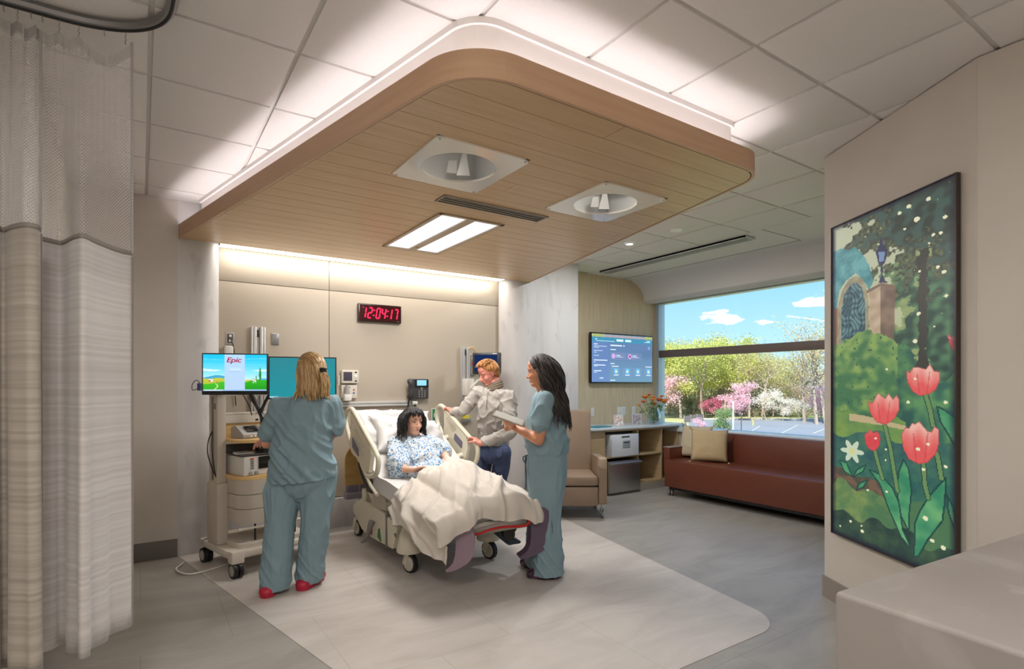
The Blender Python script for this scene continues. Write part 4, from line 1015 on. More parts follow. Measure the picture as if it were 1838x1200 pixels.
def curtain(label, ctrl, mat, ztop, top_sag, amp=0, lab='privacy_curtain'):
    pts = bez([T(px, 690, t) for px, t in ctrl], 90)
    pts = [Vector((p.x, p.y)) for p in pts]; L = [0]
    for a, b in zip(pts, pts[1:]): L.append(L[-1]+(b-a).length)
    t = thing(lab, label, 'curtain', (pts[0].x, pts[0].y, .37))
    nrm = []
    for i in range(len(pts)):
        d = pts[min(i+1, len(pts)-1)]-pts[max(i-1, 0)]; nrm.append(Vector((-d.y, d.x)).normalized())
    def at(i, z):
        k = (2.11-z)/1.74 if z < 2.11 else 0
        off = nrm[i]*(.012*math.sin(L[i]*46)*max(0, k))
        p = pts[i]+off; f = max(0, min(1, (z-2.15)/.8)); f = f*f*(3-2*f); px, t = px_of(p)
        tt = min(TPX, key=lambda q_: abs(q_[0]-px))[1]; p = p*(1+(tt/t-1)*f); return Vector((p.x, p.y, z))
    def zt(i):
        px = px_of(pts[i])[0]
        for h0, h1 in zip(HOOKS, HOOKS[1:]):
            if h1 <= px <= h0+.5: return ztop-top_sag*(h0-h1)/90*math.sin(PI*(h0-px)/(h0-h1))
        return ztop
    def sheet_(name, zs, mat_, solid=0, uvs=True, par=t):
        me = bpy.data.meshes.new(name); vs = []; fs = []; W = len(pts)
        for j in range(len(zs)):
            for i in range(W):
                z = zs[j](i) if callable(zs[j]) else zs[j]; vs.append(at(i, z))
        for j in range(len(zs)-1):
            for i in range(W-1): fs.append((j*W+i, j*W+i+1, (j+1)*W+i+1, (j+1)*W+i))
        me.from_pydata(vs, [], fs); me.materials.append(mat_)
        uvl = me.uv_layers.new(name='UV')
        for lp in me.loops: uvl.data[lp.index].uv = (L[lp.vertex_index % W], vs[lp.vertex_index].z)
        for p in me.polygons: p.use_smooth = True
        o = bpy.data.objects.new(name, me); S.collection.objects.link(o); o.parent = par; o.matrix_parent_inverse = parent_world(par).inverted()
        if solid: q = o.modifiers.new('s', 'SOLIDIFY'); q.thickness = solid; q.offset = 0
        return o
    sheet_('mesh_top', [lambda i: zt(i)-.04, 2.85, 2.7, 2.55, 2.4, 2.25, 2.11], net)
    sheet_('header_band', [lambda i: zt(i), lambda i: zt(i)-.05], band_m)
    sheet_('cloth', [2.11, 1.6, 1.2, .9, .6, .45, .37], mat, .002)
    sheet_('hem', [2.125, 2.105], hem_m, .004); 
    e = MB().tube([at(0, 2.11-.01), at(0, 1.3), at(0, .6), at(0, .375)], .006, n=6).build('edge_binding', hem_m, t)
    e = MB().tube([at(0, zt(0)), at(0, 2.85), at(0, 2.6), at(0, 2.35), at(0, 2.12)], .0055, n=6).build('edge_cord', M('net_cord', '#a9a5a3', .8), t)
    return t, pts, L, zt
RC = curtain('pale grey striped privacy curtain with mesh top and a free right edge', [(237, 2.60), (214, 2.54), (190, 2.45), (168, 2.36), (150, 2.29), (133, 2.31), (112, 2.40), (92, 2.37), (70, 2.33), (45, 2.36), (25, 2.31), (6, 2.33)], cur_a, 3.015, .06)
LC = curtain('taupe striped privacy curtain fold nearest the camera at the far left edge', [(73, 2.20), (66, 2.155), (45, 2.13), (22, 2.16), (6, 2.20), (-12, 2.15), (-40, 2.18), (-70, 2.14)], cur_b, 3.015, .05)
# overhead track
tk = MB().tube(track_pts, .022, n=8); tko = tk.build('curtain_track', M('track_grey', '#8c8b8c', .35, metal=.6)); tag(tko, 'curved grey metal curtain track on the ceiling at the upper left', 'curtain track')
q = MB().tube([p+Vector((0, 0, -.022)) for p in track_pts], .007, n=6).build('track_groove', M('groove', '#1f1e1e', .6), tko)
# hooks
HK = []
for px, z, lk in ((229, 3.0, 1), (188, 3.02, 0), (141, 3.0, 1), (105, 3.0, 1), (76, 3.02, 0), (64, 3.02, 0), (30, 3.0, 1), (18, 3.02, 0)):
    # nearest track point along the same sight line
    u_ = (px-CPX)/FPX; dd = Vector((FX+u_*RX, FY+u_*RY)).normalized()
    p = min(track_pts[:48], key=lambda q_: abs(dd.x*q_.y-dd.y*q_.x))
    a = Vector((p.x, p.y, 3.062)); g = MB()
    if lk: g.tube(bez([a, a+Vector((.001, 0, -.018)), a+Vector((-.003, 0, -.024)), a+Vector((.003, .0, -.034)), a+Vector((-.002, 0, -.044)), a+Vector((.002, 0, -.056))], 14), .0022, n=5)
    else: g.tube([a, a+Vector((.001, 0, -.018)), a+Vector((.004, 0, -.026))], .0025, n=5)
    o = g.build('curtain_hook', steel)
    HK.append((px, lk, o)); tag(o, None, 'hook', group='curtain hooks' if lk else 'bare curtain gliders')
for lk in (0, 1):
    for k, (px, _, o) in enumerate(sorted([h for h in HK if h[1] == lk], key=lambda h: -h[0])): o['label'] = ('chain hook on the curtain track, %s from the right' if lk else 'bare glider stub on the curtain track, %s from the right') % ORD[k]
# =================================================================== WORKSTATION CART
beige = M('cart_beige', '#b9ae9f', .45); beige2 = M('cart_beige_light', '#c8beb0', .4); maple = M('maple', '#cfa76a', .45, col2='#dcb87e', scale=4, stretch=(1, 8, 8), vlo=.3, vhi=.7)
ca = thing('workstation_cart', 'beige rolling fetal-monitoring cart with maple shelves and drawers in front of the left column', 'medical cart', (.8595, 5.13, 0), .258)
CL = lambda mb, nm, m=beige, par=None: local(mb.build(nm, m, par or ca))
def rslab(x0, x1, y0, y1, z0, z1, r=.08, bow=.0):
    pts = rpoly([(x0, y0), (x1, y0), (x1, y1), (x0, y1)], [r, r, .02, .02], 8)
    if bow: pts = [(x, y-(bow*(1-((x-(x0+x1)/2)/((x1-x0)/2))**2) if y < y0+r+.001 else 0)) for x, y in pts]
    return MB().prism([(x, y, z0) for x, y in pts], (0, 0, z1-z0), smooth=False)
CL(rslab(-.285, .285, -.27, .27, .155, .235, .10), 'base_tray', beige2)
q = MB().box((0, .30, .17), (.74, .13, .06), .02); q.box((-.32, -.0, .17), (.10, .62, .06), .02).box((.32, -.0, .17), (.10, .62, .06), .02).box((0, -.28, .175), (.66, .10, .055), .02)
CL(q, 'base_legs', beige2)
for x in (-.33, .33):
    CL(MB().box((x, -.30, .165), (.10, .09, .10), .02), 'caster_bracket', beige2)
    for y in (-.30, .30):
        g = MB(); w_ = .026
        for sg in (-1, 1): g.cyl((x+sg*.008, y, .062), (x+sg*.034, y, .062), .062, n=24)
        wv = CL(g, 'caster', M('tyre_black', '#121212', .5))
        for sg in (-1, 1): CL(MB().cyl((x+sg*.034, y, .062), (x+sg*.0365, y, .062), .041, n=20), 'wheel_hub', M('hub_grey', '#9a968e', .4), wv)
        CL(MB().cyl((x, y, .08), (x, y, .14), .02).box((x, y-.02, .09), (.015, .06, .05), .004), 'caster_fork', black, wv)
CL(MB().b2((-.35, .02, .20), (-.275, .20, 1.44), .02).b2((-.362, -.01, .20), (-.272, .21, .70), .02), 'left_post', beige)
CL(MB().b2((.275, .02, .20), (.345, .20, 1.44), .02), 'right_post', beige)
CL(MB().b2((-.30, .08, 1.405), (.30, .14, 1.44), .012), 'top_bar', beige2)
CL(MB().b2((-.353, .09, .72), (-.349, .125, 1.40)).b2((-.353, .05, 1.30), (-.350, .075, 1.345)), 'post_groove', M('groove_brown', '#6f665b', .6))
CL(MB().b2((-.275, .18, 1.05), (.275, .20, 1.24), .004), 'back_panel', maple)
CL(MB().b2((-.275, .155, 1.17), (.275, .18, 1.25), .008).b2((-.275, .15, 1.245), (.275, .19, 1.262), .004), 'cable_rail', beige2)
for k in range(4): CL(MB().b2((.02+k*.035, .150, 1.187), (.04+k*.035, .156, 1.202)), 'cable_clip', black)
CL(rslab(-.28, .28, -.20, .19, 1.03, 1.055, .12, .05), 'upper_shelf', maple)
CL(rslab(-.28, .28, -.22, .19, .735, .762, .10, .03), 'lower_shelf', maple)
for k, (z0, z1) in enumerate(((.62, .733), (.505, .615), (.385, .50))):
    CL(rslab(-.275, .275, -.235, .19, z0, z1, .11, .03), 'drawer', beige)
CL(MB().tube(bez([(-.27, -.20, .345), (-.1, -.235, .35), (.1, -.235, .35), (.27, -.20, .345)], 10), .008), 'front_bar', M('bar_white', '#e2dccf', .3))
for x in (-.15, .19): CL(MB().b2((x, -.21, .24), (x+.012, -.20, .385)), 'strap', black)
for k in range(4): CL(MB().b2((.06+k*.045, -.275, .175), (.068+k*.045, -.268, .205)), 'vent_slot', black)
CL(MB().b2((-.25, -.19, .925), (.26, .12, .937), .003).b2((-.27, .1, .93), (.27, .13, 1.0)), 'keyboard_tray', M('tray_dark', '#5b5754', .5))
def place(o, x, y, z, rz=0):   # stand a thing at cart coordinates
    c_, s_ = math.cos(.258), math.sin(.258); o.location = (.8595+x*c_-y*s_, 5.13+x*s_+y*c_, z); o.rotation_euler = (0, 0, .258+rz)
def dev(name, label, cat, x, y, z, rz=0): t = thing(name, label, cat); place(t, x, y, z, rz); return t
D = dev('fetal_monitor', 'white fetal monitor with a black screen on the lower maple shelf of the cart', 'medical device', -.02, -.03, .763, .08)
local(MB().b2((-.22, -.15, 0), (.22, .17, .155), .01).build('body', M('dev_white', '#cfcac1', .4), D))
local(MB().b2((-.10, -.156, .05), (.10, -.150, .148), .003).build('screen', M('dev_screen', '#16130f', .2), D))
for k in range(2): local(MB().cyl((-.17+k*.05, -.165, .02), (-.17+k*.05, -.15, .02), .014, n=16).build('socket', grey_p, D))
for k, c in enumerate(('#2c8a46', '#2f62b8', '#2f62b8')): local(MB().b2((.045+k*.035, -.156, .01), (.06+k*.035, -.149, .038), .003).build('coloured_port', M('port%d' % k, c, .5), D))
for j in range(4): local(MB().b2((-.165, -.155, .055+j*.018), (-.14, -.149, .066+j*.018), .002).build('key', M('key_dark', '#6d6862', .5), D))
local(MB().b2((-.17, -.156, .128), (-.14, -.149, .142), .002).build('alarm_light', M('alarm_orange', '#c8603c', .5), D))
D = dev('blood_pressure_unit', 'small grey medical unit with a tilted screen on the upper maple shelf', 'medical device', -.105, .0, 1.0555, .12)
pr = [(-.09, 0), (.10, 0), (.10, .09), (.03, .105), (-.09, .035)]
q = MB().prism([(-.10, y, z) for y, z in rpoly(pr, [.01, .01, .02, .03, .012], 3)], (.20, 0, 0)); local(q.build('body', M('dev_grey', '#9d9a94', .4), D))
local(MB().box((.0, -.034, .077), (.10, .08, .003), rot=(.53, 0, 0)).build('screen', M('dev_screen', '#16130f', .2), D))
for k in range(3): local(MB().cyl((-.03+k*.035, -.092, .018), (-.03+k*.035, -.088, .018), .008, n=10).build('button', M('btn_cream', '#e8e0cc', .4), D))
kb = MB().b2((-.18, -.065, 0), (.18, .065, .02), .006).build('keyboard', M('kb_dark', '#2e2d2e', .45)); place(kb, .12, -.12, .9375, .0); tag(kb, 'black keyboard on the cart tray under the blonde nurse hand', 'keyboard')
for k in range(4):
    for j in range(12): pass
kk = MB()
for k in range(4):
    for j in range(13): kk.b2((-.17+j*.026, -.055+k*.027, .019), (-.148+j*.026, -.033+k*.027, .0235))
local(kk.build('keys', M('kb_key', '#4a494a', .5), kb)); kk = None
for k, (x, y, r_, lab) in enumerate(((-.15, -.02, .3, 'loose white paper sheets on the cart tray left of the keyboard'), (-.19, -.10, -.15, 'clipped white transducer pack at the front left of the cart tray'))):
    o = MB().b2((-.07, -.05, 0), (.07, .05, .006), .002).build('paper_sheets' if k == 0 else 'transducer_pack', M('paper', '#dedbd4', .6)); place(o, x, y, .9375, r_); tag(o, lab, 'paper' if k == 0 else 'device')
ck_ = MB().b2((-.045, -.035, 0), (.045, .035, .03), .006).build('black_puck', black); place(ck_, .12, .0, 1.0555); tag(ck_, 'small black box on the upper maple shelf of the cart', 'device')
# cables of the cart
for L_, lab in (([(-.36, .09, 1.12), (-.40, .06, 1.05), (-.41, .05, .95), (-.38, .05, .83), (-.35, .04, .75)], 'cable'), ([(-.36, .09, 1.12), (-.375, .06, 1.0), (-.37, .05, .9), (-.355, .04, .76)], 'cable'), ([(-.05, .15, 1.40), (.0, .14, 1.33), (.04, .14, 1.25)], 'cable')):
    CL(MB().tube(bez(L_, 16), .0045, n=6), lab, black)
fc = MB().tube(bez([(.30, 5.38, .012), (.24, 5.20, .012), (.33, 5.02, .012), (.55, 5.10, .012), (.70, 5.25, .012), (.8, 5.5, .012)], 30), .007, n=6).build('floor_cable', M('cable_white', '#d8d4cc', .4)); tag(fc, 'white cable looping on the floor behind the cart castors', 'cable')
# computer monitors
def computer(label, TLp, TRp, hgt, pic, bez_b):
    a, b = TLp, TRp; w_ = (b.xy-a.xy).length; ang = math.atan2(b.y-a.y, b.x-a.x)
    t = thing('computer_monitor', label, 'monitor', ((a.x+b.x)/2, (a.y+b.y)/2, (a.z+b.z)/2-hgt/2), ang)
    tilt = 0; hw, hh = w_/2, hgt/2
    local(MB().b2((-hw, 0, -hh), (hw, .035, hh), .005).build('casing', M('monitor_case', '#17181a', .4), t))
    p = picture('screen', (-hw+.01, -.0015, hh-.01), (hw-.01, -.0015, hh-.01), (-hw+.01, -.0015, -hh+bez_b), 150, 84, pic, attr_mat('pc_screen', .85, .3), None); p.parent = t
    local(MB().b2((-.04, .035, -.05), (.04, .07, .05), .005).build('mount', black, t))
    return t
def epic_pic(u, v):
    if v > .965: return (150, 190, 235) if u > .3 or u < .02 else (190, 215, 240)
    if .335 < u < .655: 
        c = mixc((170, 206, 240), (176, 200, 236), v)
        if .40 < u < .58 and .365 < v < .385 or .42 < u < .6 and .405 < v < .43: c = (206, 228, 248)
        if .40 < u < .57 and .47 < v < .485: c = (160, 192, 226)
        return c
    sk = mixc((20, 190, 240), (190, 232, 244), (v-.05)*1.5)
    if .12+.02*math.sin(u*5) < v < .135+.02*math.sin(u*5) or .27 < v < .283: sk = mixc(sk, (120, 215, 245), .8)
    if abs(v-.42-.02*math.sin(u*9)) < .03*max(0, math.sin(u*7+1)): sk = (208, 232, 246)
    if u < .335:
        if v > .60+.03*math.cos(u*14): sk = (60, 160, 200)
        if v > .655+.012*math.sin(u*20): sk = mixc((190, 190, 60), (150, 180, 60), (v-.65)*4)
        if v > .78+.03*math.sin(u*12+1): sk = mixc((60, 180, 40), (50, 160, 30), (v-.8)*4)
        if math.hypot((u-.10)*1.75, (v-.71)) < .035: sk = (200, 90, 80) if v > .70 else (230, 230, 230)
        if .12 < u < .155 and .68 < v < .75: sk = (216, 220, 224)
        if math.hypot((u-.22)*1.75, (v-.765)) < .028: sk = (210, 110, 90)
        if v > .80 and abs(u-.19-.035*math.sin((v-.8)*22)) < .008+.02*(v-.8): sk = (196, 220, 150)
    else:
        if v > .70-.02*math.sin((u-.65)*8): sk = (196, 190, 90)
        if v > .76-.07*math.sin(max(0, (u-.66))*7): sk = mixc((40, 170, 30), (20, 140, 20), (v-.75)*4)
        if u > .9 and .66 < v < .70: sk = (80, 170, 210)
        def tree(cx, top, bot, w): 
            k = (v-top)/(bot-top); return 0 < k < 1 and abs(u-cx) < w*math.sin(k*PI)**.7*(.55+.45*k)
        if tree(.895, .34, .73, .024): sk = (30, 130, 50)
        if tree(.835, .56, .72, .010): sk = (24, 110, 50)
        if math.hypot((u-.80)*1.75, (v-.71)) < .045 or (abs(u-.785) < .008 or abs(u-.825) < .008) and .7 < v < .79: sk = (232, 236, 240) if nz2(u, v, 45, 3) > -.1 else (40, 50, 60)
    return sk
m1 = computer('left computer monitor showing a blue sky, green fields and a red logo', T(362, 631, 4.42), T(481, 636.5, 4.53), .335, epic_pic, .032)
m2 = computer('right computer monitor with a plain teal screen behind the blonde nurse', T(481.5, 637, 4.42), T(604, 643, 4.58), .345, lambda u, v: (150, 200, 220) if v > .965 and (u < .13 or u > .9) else mixc((0, 118, 132), (0, 132, 144), v+.3*u), .014)
tx = bpy.data.curves.new('Epic', 'FONT'); tx.body = 'Epic'; tx.size = .085; tx.shear = .25; tx.offset = .0012; tx.extrude = .0006; tx.align_x = 'CENTER'; tx.space_character = .92
to = bpy.data.objects.new('logo_tmp', tx); S.collection.objects.link(to)
bpy.context.view_layer.update(); me = bpy.data.meshes.new_from_object(to); bpy.data.objects.remove(to)
lg = bpy.data.objects.new('logo', me); S.collection.objects.link(lg); me.materials.clear(); me.materials.append(emis('logo_red', '#b4123c', .8))
lg.parent = m1; lg.location = (-.012, -.0035, .095); lg.rotation_euler = (PI/2, 0, 0); lg.scale = (.86, .66, 1)
# monitor arms rising from the cart, dongle
ar = thing('monitor_arm', 'black jointed arm carrying the two computer monitors', 'monitor arm', (.95, 5.2, 1.25))
p0 = T(472, 752, 4.72); p1 = T(452, 706, 4.74); c1_ = T(422, 668, 4.53); c2_ = T(543, 679, 4.57)
MB().tube(bez([p0, T(462, 728, 4.75), T(448, 702, 4.72), T(440, 680, 4.66), c1_+Vector((.02, .06, 0))], 14), .02).build('arm_link', black, ar)
MB().tube(bez([p0, T(470, 735, 4.74), T(490, 700, 4.80), T(520, 690, 4.74), c2_+Vector((0, .07, 0))], 14), .013).build('arm_link', black, ar)
MB().cyl(p0+Vector((0, 0, -.10)), p0+Vector((0, 0, .02)), .022).build('arm_post', black, ar)
MB().tube(bez([T(435, 706, 4.7), T(447, 728, 4.72), T(452, 745, 4.74)], 8), .004, n=6).build('cable', black, ar)
dg = MB().box(T(358, 694, 4.40), (.022, .03, .06), .004, rot=(0, 0, -YAW)).build('usb_dongle', M('dongle_blue', '#34386e', .4)); tag(dg, 'small blue plug at the left edge of the left computer monitor', 'plug')
q = MB().tube(bez([T(357, 696, 4.40), T(346, 700, 4.40), T(345, 690, 4.42), T(352, 682, 4.43), T(358, 686, 4.42), T(360, 695, 4.42)], 16), .0035, n=6)
q.build('plug_lead', M('lead_grey', '#4e4b4a', .5), dg)
sb = MB().box(T(606.5, 682, 4.56), (.022, .02, .085), .004, rot=(0, 0, -YAW)).build('badge_reader', plastic); tag(sb, 'narrow white card reader clipped to the right edge of the teal monitor', 'card reader')
# =================================================================== OUTSIDE
GZ = -4.8
asph = M('asphalt', '#7c7f84', .9, var=.06, scale=.15)
gnd = M('spring_grass', '#8d9a58', .95, col2='#a8a070', scale=.08, vlo=.4, vhi=.6)
def gp(px, t): v = T(px, 690, t); return (v.x, v.y)
o = MB().prism([(20, -60, GZ-.3), (400, -60, GZ-.3), (400, 400, GZ-.3), (-60, 400, GZ-.3), (-60, 60, GZ-.3)], (0, 0, .2)).build('ground_outside', gnd); tag(o, kind='structure')
pk = [gp(1236, 100), gp(1700, 100), gp(1800, 45), gp(1236, 52)]
o = MB().prism([(x, y, GZ-.1) for x, y in pk], (0, 0, .06)).build('parking_lot', asph); tag(o, kind='structure')
q = MB()
for k in range(1, 7, 2):
    a = Vector(gp(1290+k*34, 62+k*2)); b = Vector(gp(1330+k*34, 84+k)); d = (b-a).normalized(); n = Vector((-d.y, d.x))*.08
    q.prism([(*(a+n), GZ-.04), (*(a-n), GZ-.04), (*(b-n), GZ-.04), (*(b+n), GZ-.04)], (0, 0, .01))
tag(q.build('parking_lines', M('line_yellow', '#b5b2a0', .8)), kind='structure')
o = MB().prism([(*gp(1236, 100.5), GZ-.04), (*gp(1700, 100.5), GZ-.04), (*gp(1700, 101.3), GZ-.04), (*gp(1236, 101.3), GZ-.04)], (0, 0, .2)).build('parking_curb', M('curb', '#b9b6ae', .8)); tag(o, kind='structure')
rt = random.Random(11)
def tree_mesh(h, crown, spread, n, leaf, cm, tm, seed, bare=.25, gaps=.0, low=.25, cards=(1.0, .6)):
    """one tree: trunk with branches in one mesh, foliage cards in another"""
    r = random.Random(seed); tr_ = MB(); tips = []
    def branch(p, d, L, rad, lv):
        pts = [p]; 
        for k in range(4):
            d = (d+Vector((r.uniform(-.2, .2), r.uniform(-.2, .2), r.uniform(-.05, .15)))).normalized(); pts.append(pts[-1]+d*L/4)
        tr_.tube(pts, [rad*(1-.6*k/4) for k in range(5)], n=5)
        if lv < 3:
            for k in range(3 if lv else 6):
                q = pts[r.randint(2, 4)] if lv else pts[0].lerp(pts[4], r.uniform(low, 1)); a = r.uniform(0, 2*PI)
                branch(q, Vector((math.cos(a)*.8, math.sin(a)*.8, r.uniform(.3, 1))).normalized(), L*r.uniform(.35, .5), rad*.42, lv+1)
        else: tips.append(pts[-1])
        tips.append(pts[-1]); tips.append(pts[2]) if lv else None
    branch(Vector((0, 0, 0)), Vector((0, 0, 1)), h*.72, h*.017, 0)
    fo = MB(); cz = h*(1-crown/2)
    blobs = [Vector((r.gauss(0, spread*.42), r.gauss(0, spread*.42), cz+r.uniform(-.5, .42)*h*crown)) for _ in range(9)]
    for k in range(n):
        c_ = r.choice(tips) if r.random() > .45 else r.choice(blobs)
        p = c_+Vector((r.gauss(0, 1), r.gauss(0, 1), r.gauss(0, .8)))*spread*.17
        s_ = leaf*r.uniform(.5, 1.3); a = Vector((r.uniform(-1, 1), r.uniform(-1, 1), r.uniform(-.6, .6))).normalized(); b = a.cross(Vector((r.uniform(-1, 1), r.uniform(-1, 1), r.uniform(-1, 1)))).normalized()
        fo.mat(r.randint(0, 1)).face([p+a*s_, p+b*s_*.7, p-a*s_*.6, p-b*s_*.6])
    return tr_, fo
def foliage(name, c, tl=.5):
    m = M(name, c, .7); n, l = m.node_tree.nodes, m.node_tree.links; b = n['Principled BSDF']; out = n['Material Output']
    t = n.new('ShaderNodeBsdfTranslucent'); t.inputs[0].default_value = lin(c); mx = n.new('ShaderNodeMixShader'); mx.inputs[0].default_value = tl
    l.new(b.outputs[0], mx.inputs[1]); l.new(t.outputs[0], mx.inputs[2]); l.new(mx.outputs[0], out.inputs[0]); return m
bark = M('bark', '#a09080', .9)
KINDS = {
 'spring': (15.0, .66, 4.8, 5200, .19, ('#c3c765', '#d9d685')), 'olive': (13.5, .66, 5, 3400, .18, ('#c4c07a', '#d6cd8c')), 'bare': (14.5, .6, 5, 1500, .15, ('#c4b583', '#d3c080')),
 'brown': (10.5, .85, 4.5, 3600, .17, ('#b8a48c', '#c6b49a')), 'fir': (8.5, .9, 3.6, 3600, .2, ('#7d9860', '#99b072')),
 'pink': (5.6, .62, 2.6, 2400, .13, ('#eebcc8', '#f6d3da')), 'magenta': (4.6, .62, 2.2, 2000, .13, ('#c0647e', '#d98a9c')), 'white': (5.8, .66, 2.7, 2400, .13, ('#ece3d0', '#f6f0e6'))}
LBL = {'spring': 'tall yellow-green spring tree beyond the parking lot', 'olive': 'tall olive-gold budding tree beyond the parking lot', 'bare': 'tall thinly leafed tree with bare branches beyond the parking lot', 'brown': 'brownish budding tree among the woods', 'fir': 'dense dark green evergreen low in the woods', 'pink': 'pale pink blossoming cherry tree at the edge of the parking lot', 'magenta': 'deep pink blossoming tree at the edge of the parking lot', 'white': 'cream white blossoming tree at the edge of the parking lot'}
PROTO = {}; TR = []
def tree(kind, px, t, s=1, label=None):
    v = T(px, 690, t)
    if kind not in PROTO or len(PROTO[kind]) < 2:
        h, cr_, sp, n, lf, cols = KINDS[kind]; tr_, fo = tree_mesh(h, cr_, sp, n, lf, None, None, hash_(kind)+len(PROTO.get(kind, [])), low=.45 if kind in ('spring', 'olive', 'bare') else .2)
        o = thing('blossom_tree' if kind in ('pink', 'magenta', 'white') else 'woodland_tree', LBL[kind], 'tree', (0, 0, 0))
        local(tr_.build('trunk', bark, o)); local(fo.build('foliage', [foliage('leaf_'+kind+'0', cols[0]), foliage('leaf_'+kind+'1', cols[1])], o, flip=False, sharp=False)); PROTO.setdefault(kind, []).append(o)
    else: o = copy_tree(rt.choice(PROTO[kind]))
    o.location = (v.x, v.y, GZ-.1); o.scale = (s, s, s*rt.uniform(.95, 1.05)); o.rotation_euler = (0, 0, rt.uniform(0, 6.28))
    TR.append((px, kind, label, o)); o['label'] = label or LBL[kind]; o['group'] = kind+' trees outside the window'
    return o
def hash_(s): return sum(ord(c)*(i+3) for i, c in enumerate(s))
for px, t, s in ((1183, 108, .93), (1200, 118, 1.0), (1222, 104, 1.0), (1243, 112, 1.02), (1262, 106, .98), (1280, 118, 1.08), (1300, 108, 1.03), (1322, 116, 1.08), (1336, 125, 1.0), (1155, 112, 1.0), (1212, 126, 1.05), (1250, 126, 1.05), (1290, 128, 1.05)): tree('spring', px, t, s)
for px, t, s in ((1235, 122, 1.13), (1312, 126, 1.2), (1352, 112, .96), (1388, 110, .90), (1404, 118, .88), (1375, 124, .86), (1420, 122, .86)): tree('olive', px, t, s)
for px, t, s in ((1345, 106, 1.0), (1370, 104, .92), (1444, 92, 1.02), (1466, 88, 1.14), (1482, 90, 1.18), (1432, 116, .9)): tree('bare', px, t, s)
for px, t, s in ((1200, 132, 1), (1235, 134, 1), (1270, 132, 1), (1300, 136, 1.0), (1330, 132, 1.05), (1352, 130, .95), (1378, 128, 1.0), (1398, 134, 1), (1418, 122, .9), (1436, 130, .95), (1455, 126, .9), (1474, 132, 1.0), (1496, 125, 1.0), (1440, 110, .6), (1395, 112, .6)): tree('brown', px, t, s)
for px, t, s in ((1192, 112, .55), (1213, 110, .5), (1230, 113, .6), (1256, 111, .5), (1287, 112, .62), (1318, 110, .55), (1341, 112, .6), (1367, 109, .62), (1386, 113, .55), (1416, 108, .6), (1447, 106, .6), (1468, 104, .62)): tree('brown', px, t, s)
for px, t, s in ((1215, 122, .8), (1252, 124, .7), (1302, 118, .8), (1346, 120, 1.0), (1362, 122, 1.1), (1381, 118, .65), (1410, 112, .6), (1428, 110, .6), (1460, 114, .7), (1482, 118, .7), (1330, 114, .6), (1190, 118, .8), (1240, 114, .55), (1276, 114, .5), (1395, 122, .9)): tree('fir', px, t, s)
tree('pink', 1331, 98, 1.15, 'tallest pale pink cherry tree, right of the white lamp post outside'); tree('pink', 1314, 100, .82, 'small pale pink cherry tree behind the white lamp post outside')
tree('pink', 1190, 104, 1.5, 'pink blossoming tree beside the left window jamb'); tree('pink', 1474, 96, 1.1, 'pale pink tree at the right edge of the window view'); tree('pink', 1257, 70, .38, 'small pink shrub tree low beside the worktop end, outside')
tree('magenta', 1283, 102, .95, 'deep pink tree left of the cherry trees outside'); tree('magenta', 1268, 106, .8, 'smaller deep pink tree behind the orange flowers, outside')
tree('white', 1375, 99, .98, 'larger cream blossoming tree outside, middle of the window'); tree('white', 1405, 97, .72, 'smaller white blossoming tree outside, right of the larger one'); tree('white', 1432, 102, .7, 'small pale blossoming tree near the right end of the parking lot')
b_ = tree('fir', 1299, 64, .42, 'rounded bright green bush just above the window sill outside'); 
SH = {'spring': 'tall yellow-green spring tree', 'olive': 'tall olive-gold budding tree', 'bare': 'tall thin tree with bare branches', 'brown': 'brownish budding tree', 'fir': 'low dark green evergreen tree'}
for kd in SH:
    for k, (px, _, lab, o) in enumerate(sorted([q_ for q_ in TR if q_[1] == kd and not q_[2]], key=lambda q_: q_[0])): o['label'] = SH[kd]+' outside, %s from the left of its kind' % ORD[k]
def post(px, t, z1, label, r, m):
    v = T(px, 690, t); q = MB().cyl((v.x, v.y, GZ-.1), (v.x, v.y, z1), r, n=10)
    q.box((v.x, v.y, z1+.05), (r*2.4, r*2.4, .15), .03); tag(q.build('lamp_post', m), label, 'lamp post')
post(1316, 74, -.9, 'white lamp post at the near side of the parking lot', .10, M('post_white', '#e4e6e8', .6)); post(1330.5, 70, -1.9, 'thin dark sign post beside the white lamp post outside', .06, M('post_dark', '#4a4440', .6)); post(1352, 86, -4.1, 'short yellow post at the parking lot edge outside', .12, M('post_yellow', '#c8b860', .6))
fe = thing('board_fence', 'low grey board fence outside behind the worktop end', 'fence', (*gp(1245, 92), GZ)); a, b = Vector(gp(1228, 92)), Vector(gp(1262, 98))
MB().prism([(*a, GZ), (*b, GZ), (b.x+.1, b.y, GZ), (a.x+.1, a.y, GZ)], (0, 0, 1.1)).build('boards', M('fence_grey', '#8a7f74', .8), fe)
for k in range(4): p = a.lerp(b, k/3); MB().cyl((p.x, p.y, GZ), (p.x, p.y, GZ+1.2), .1, n=8).build('fence_post', MATS['fence_grey'], fe)
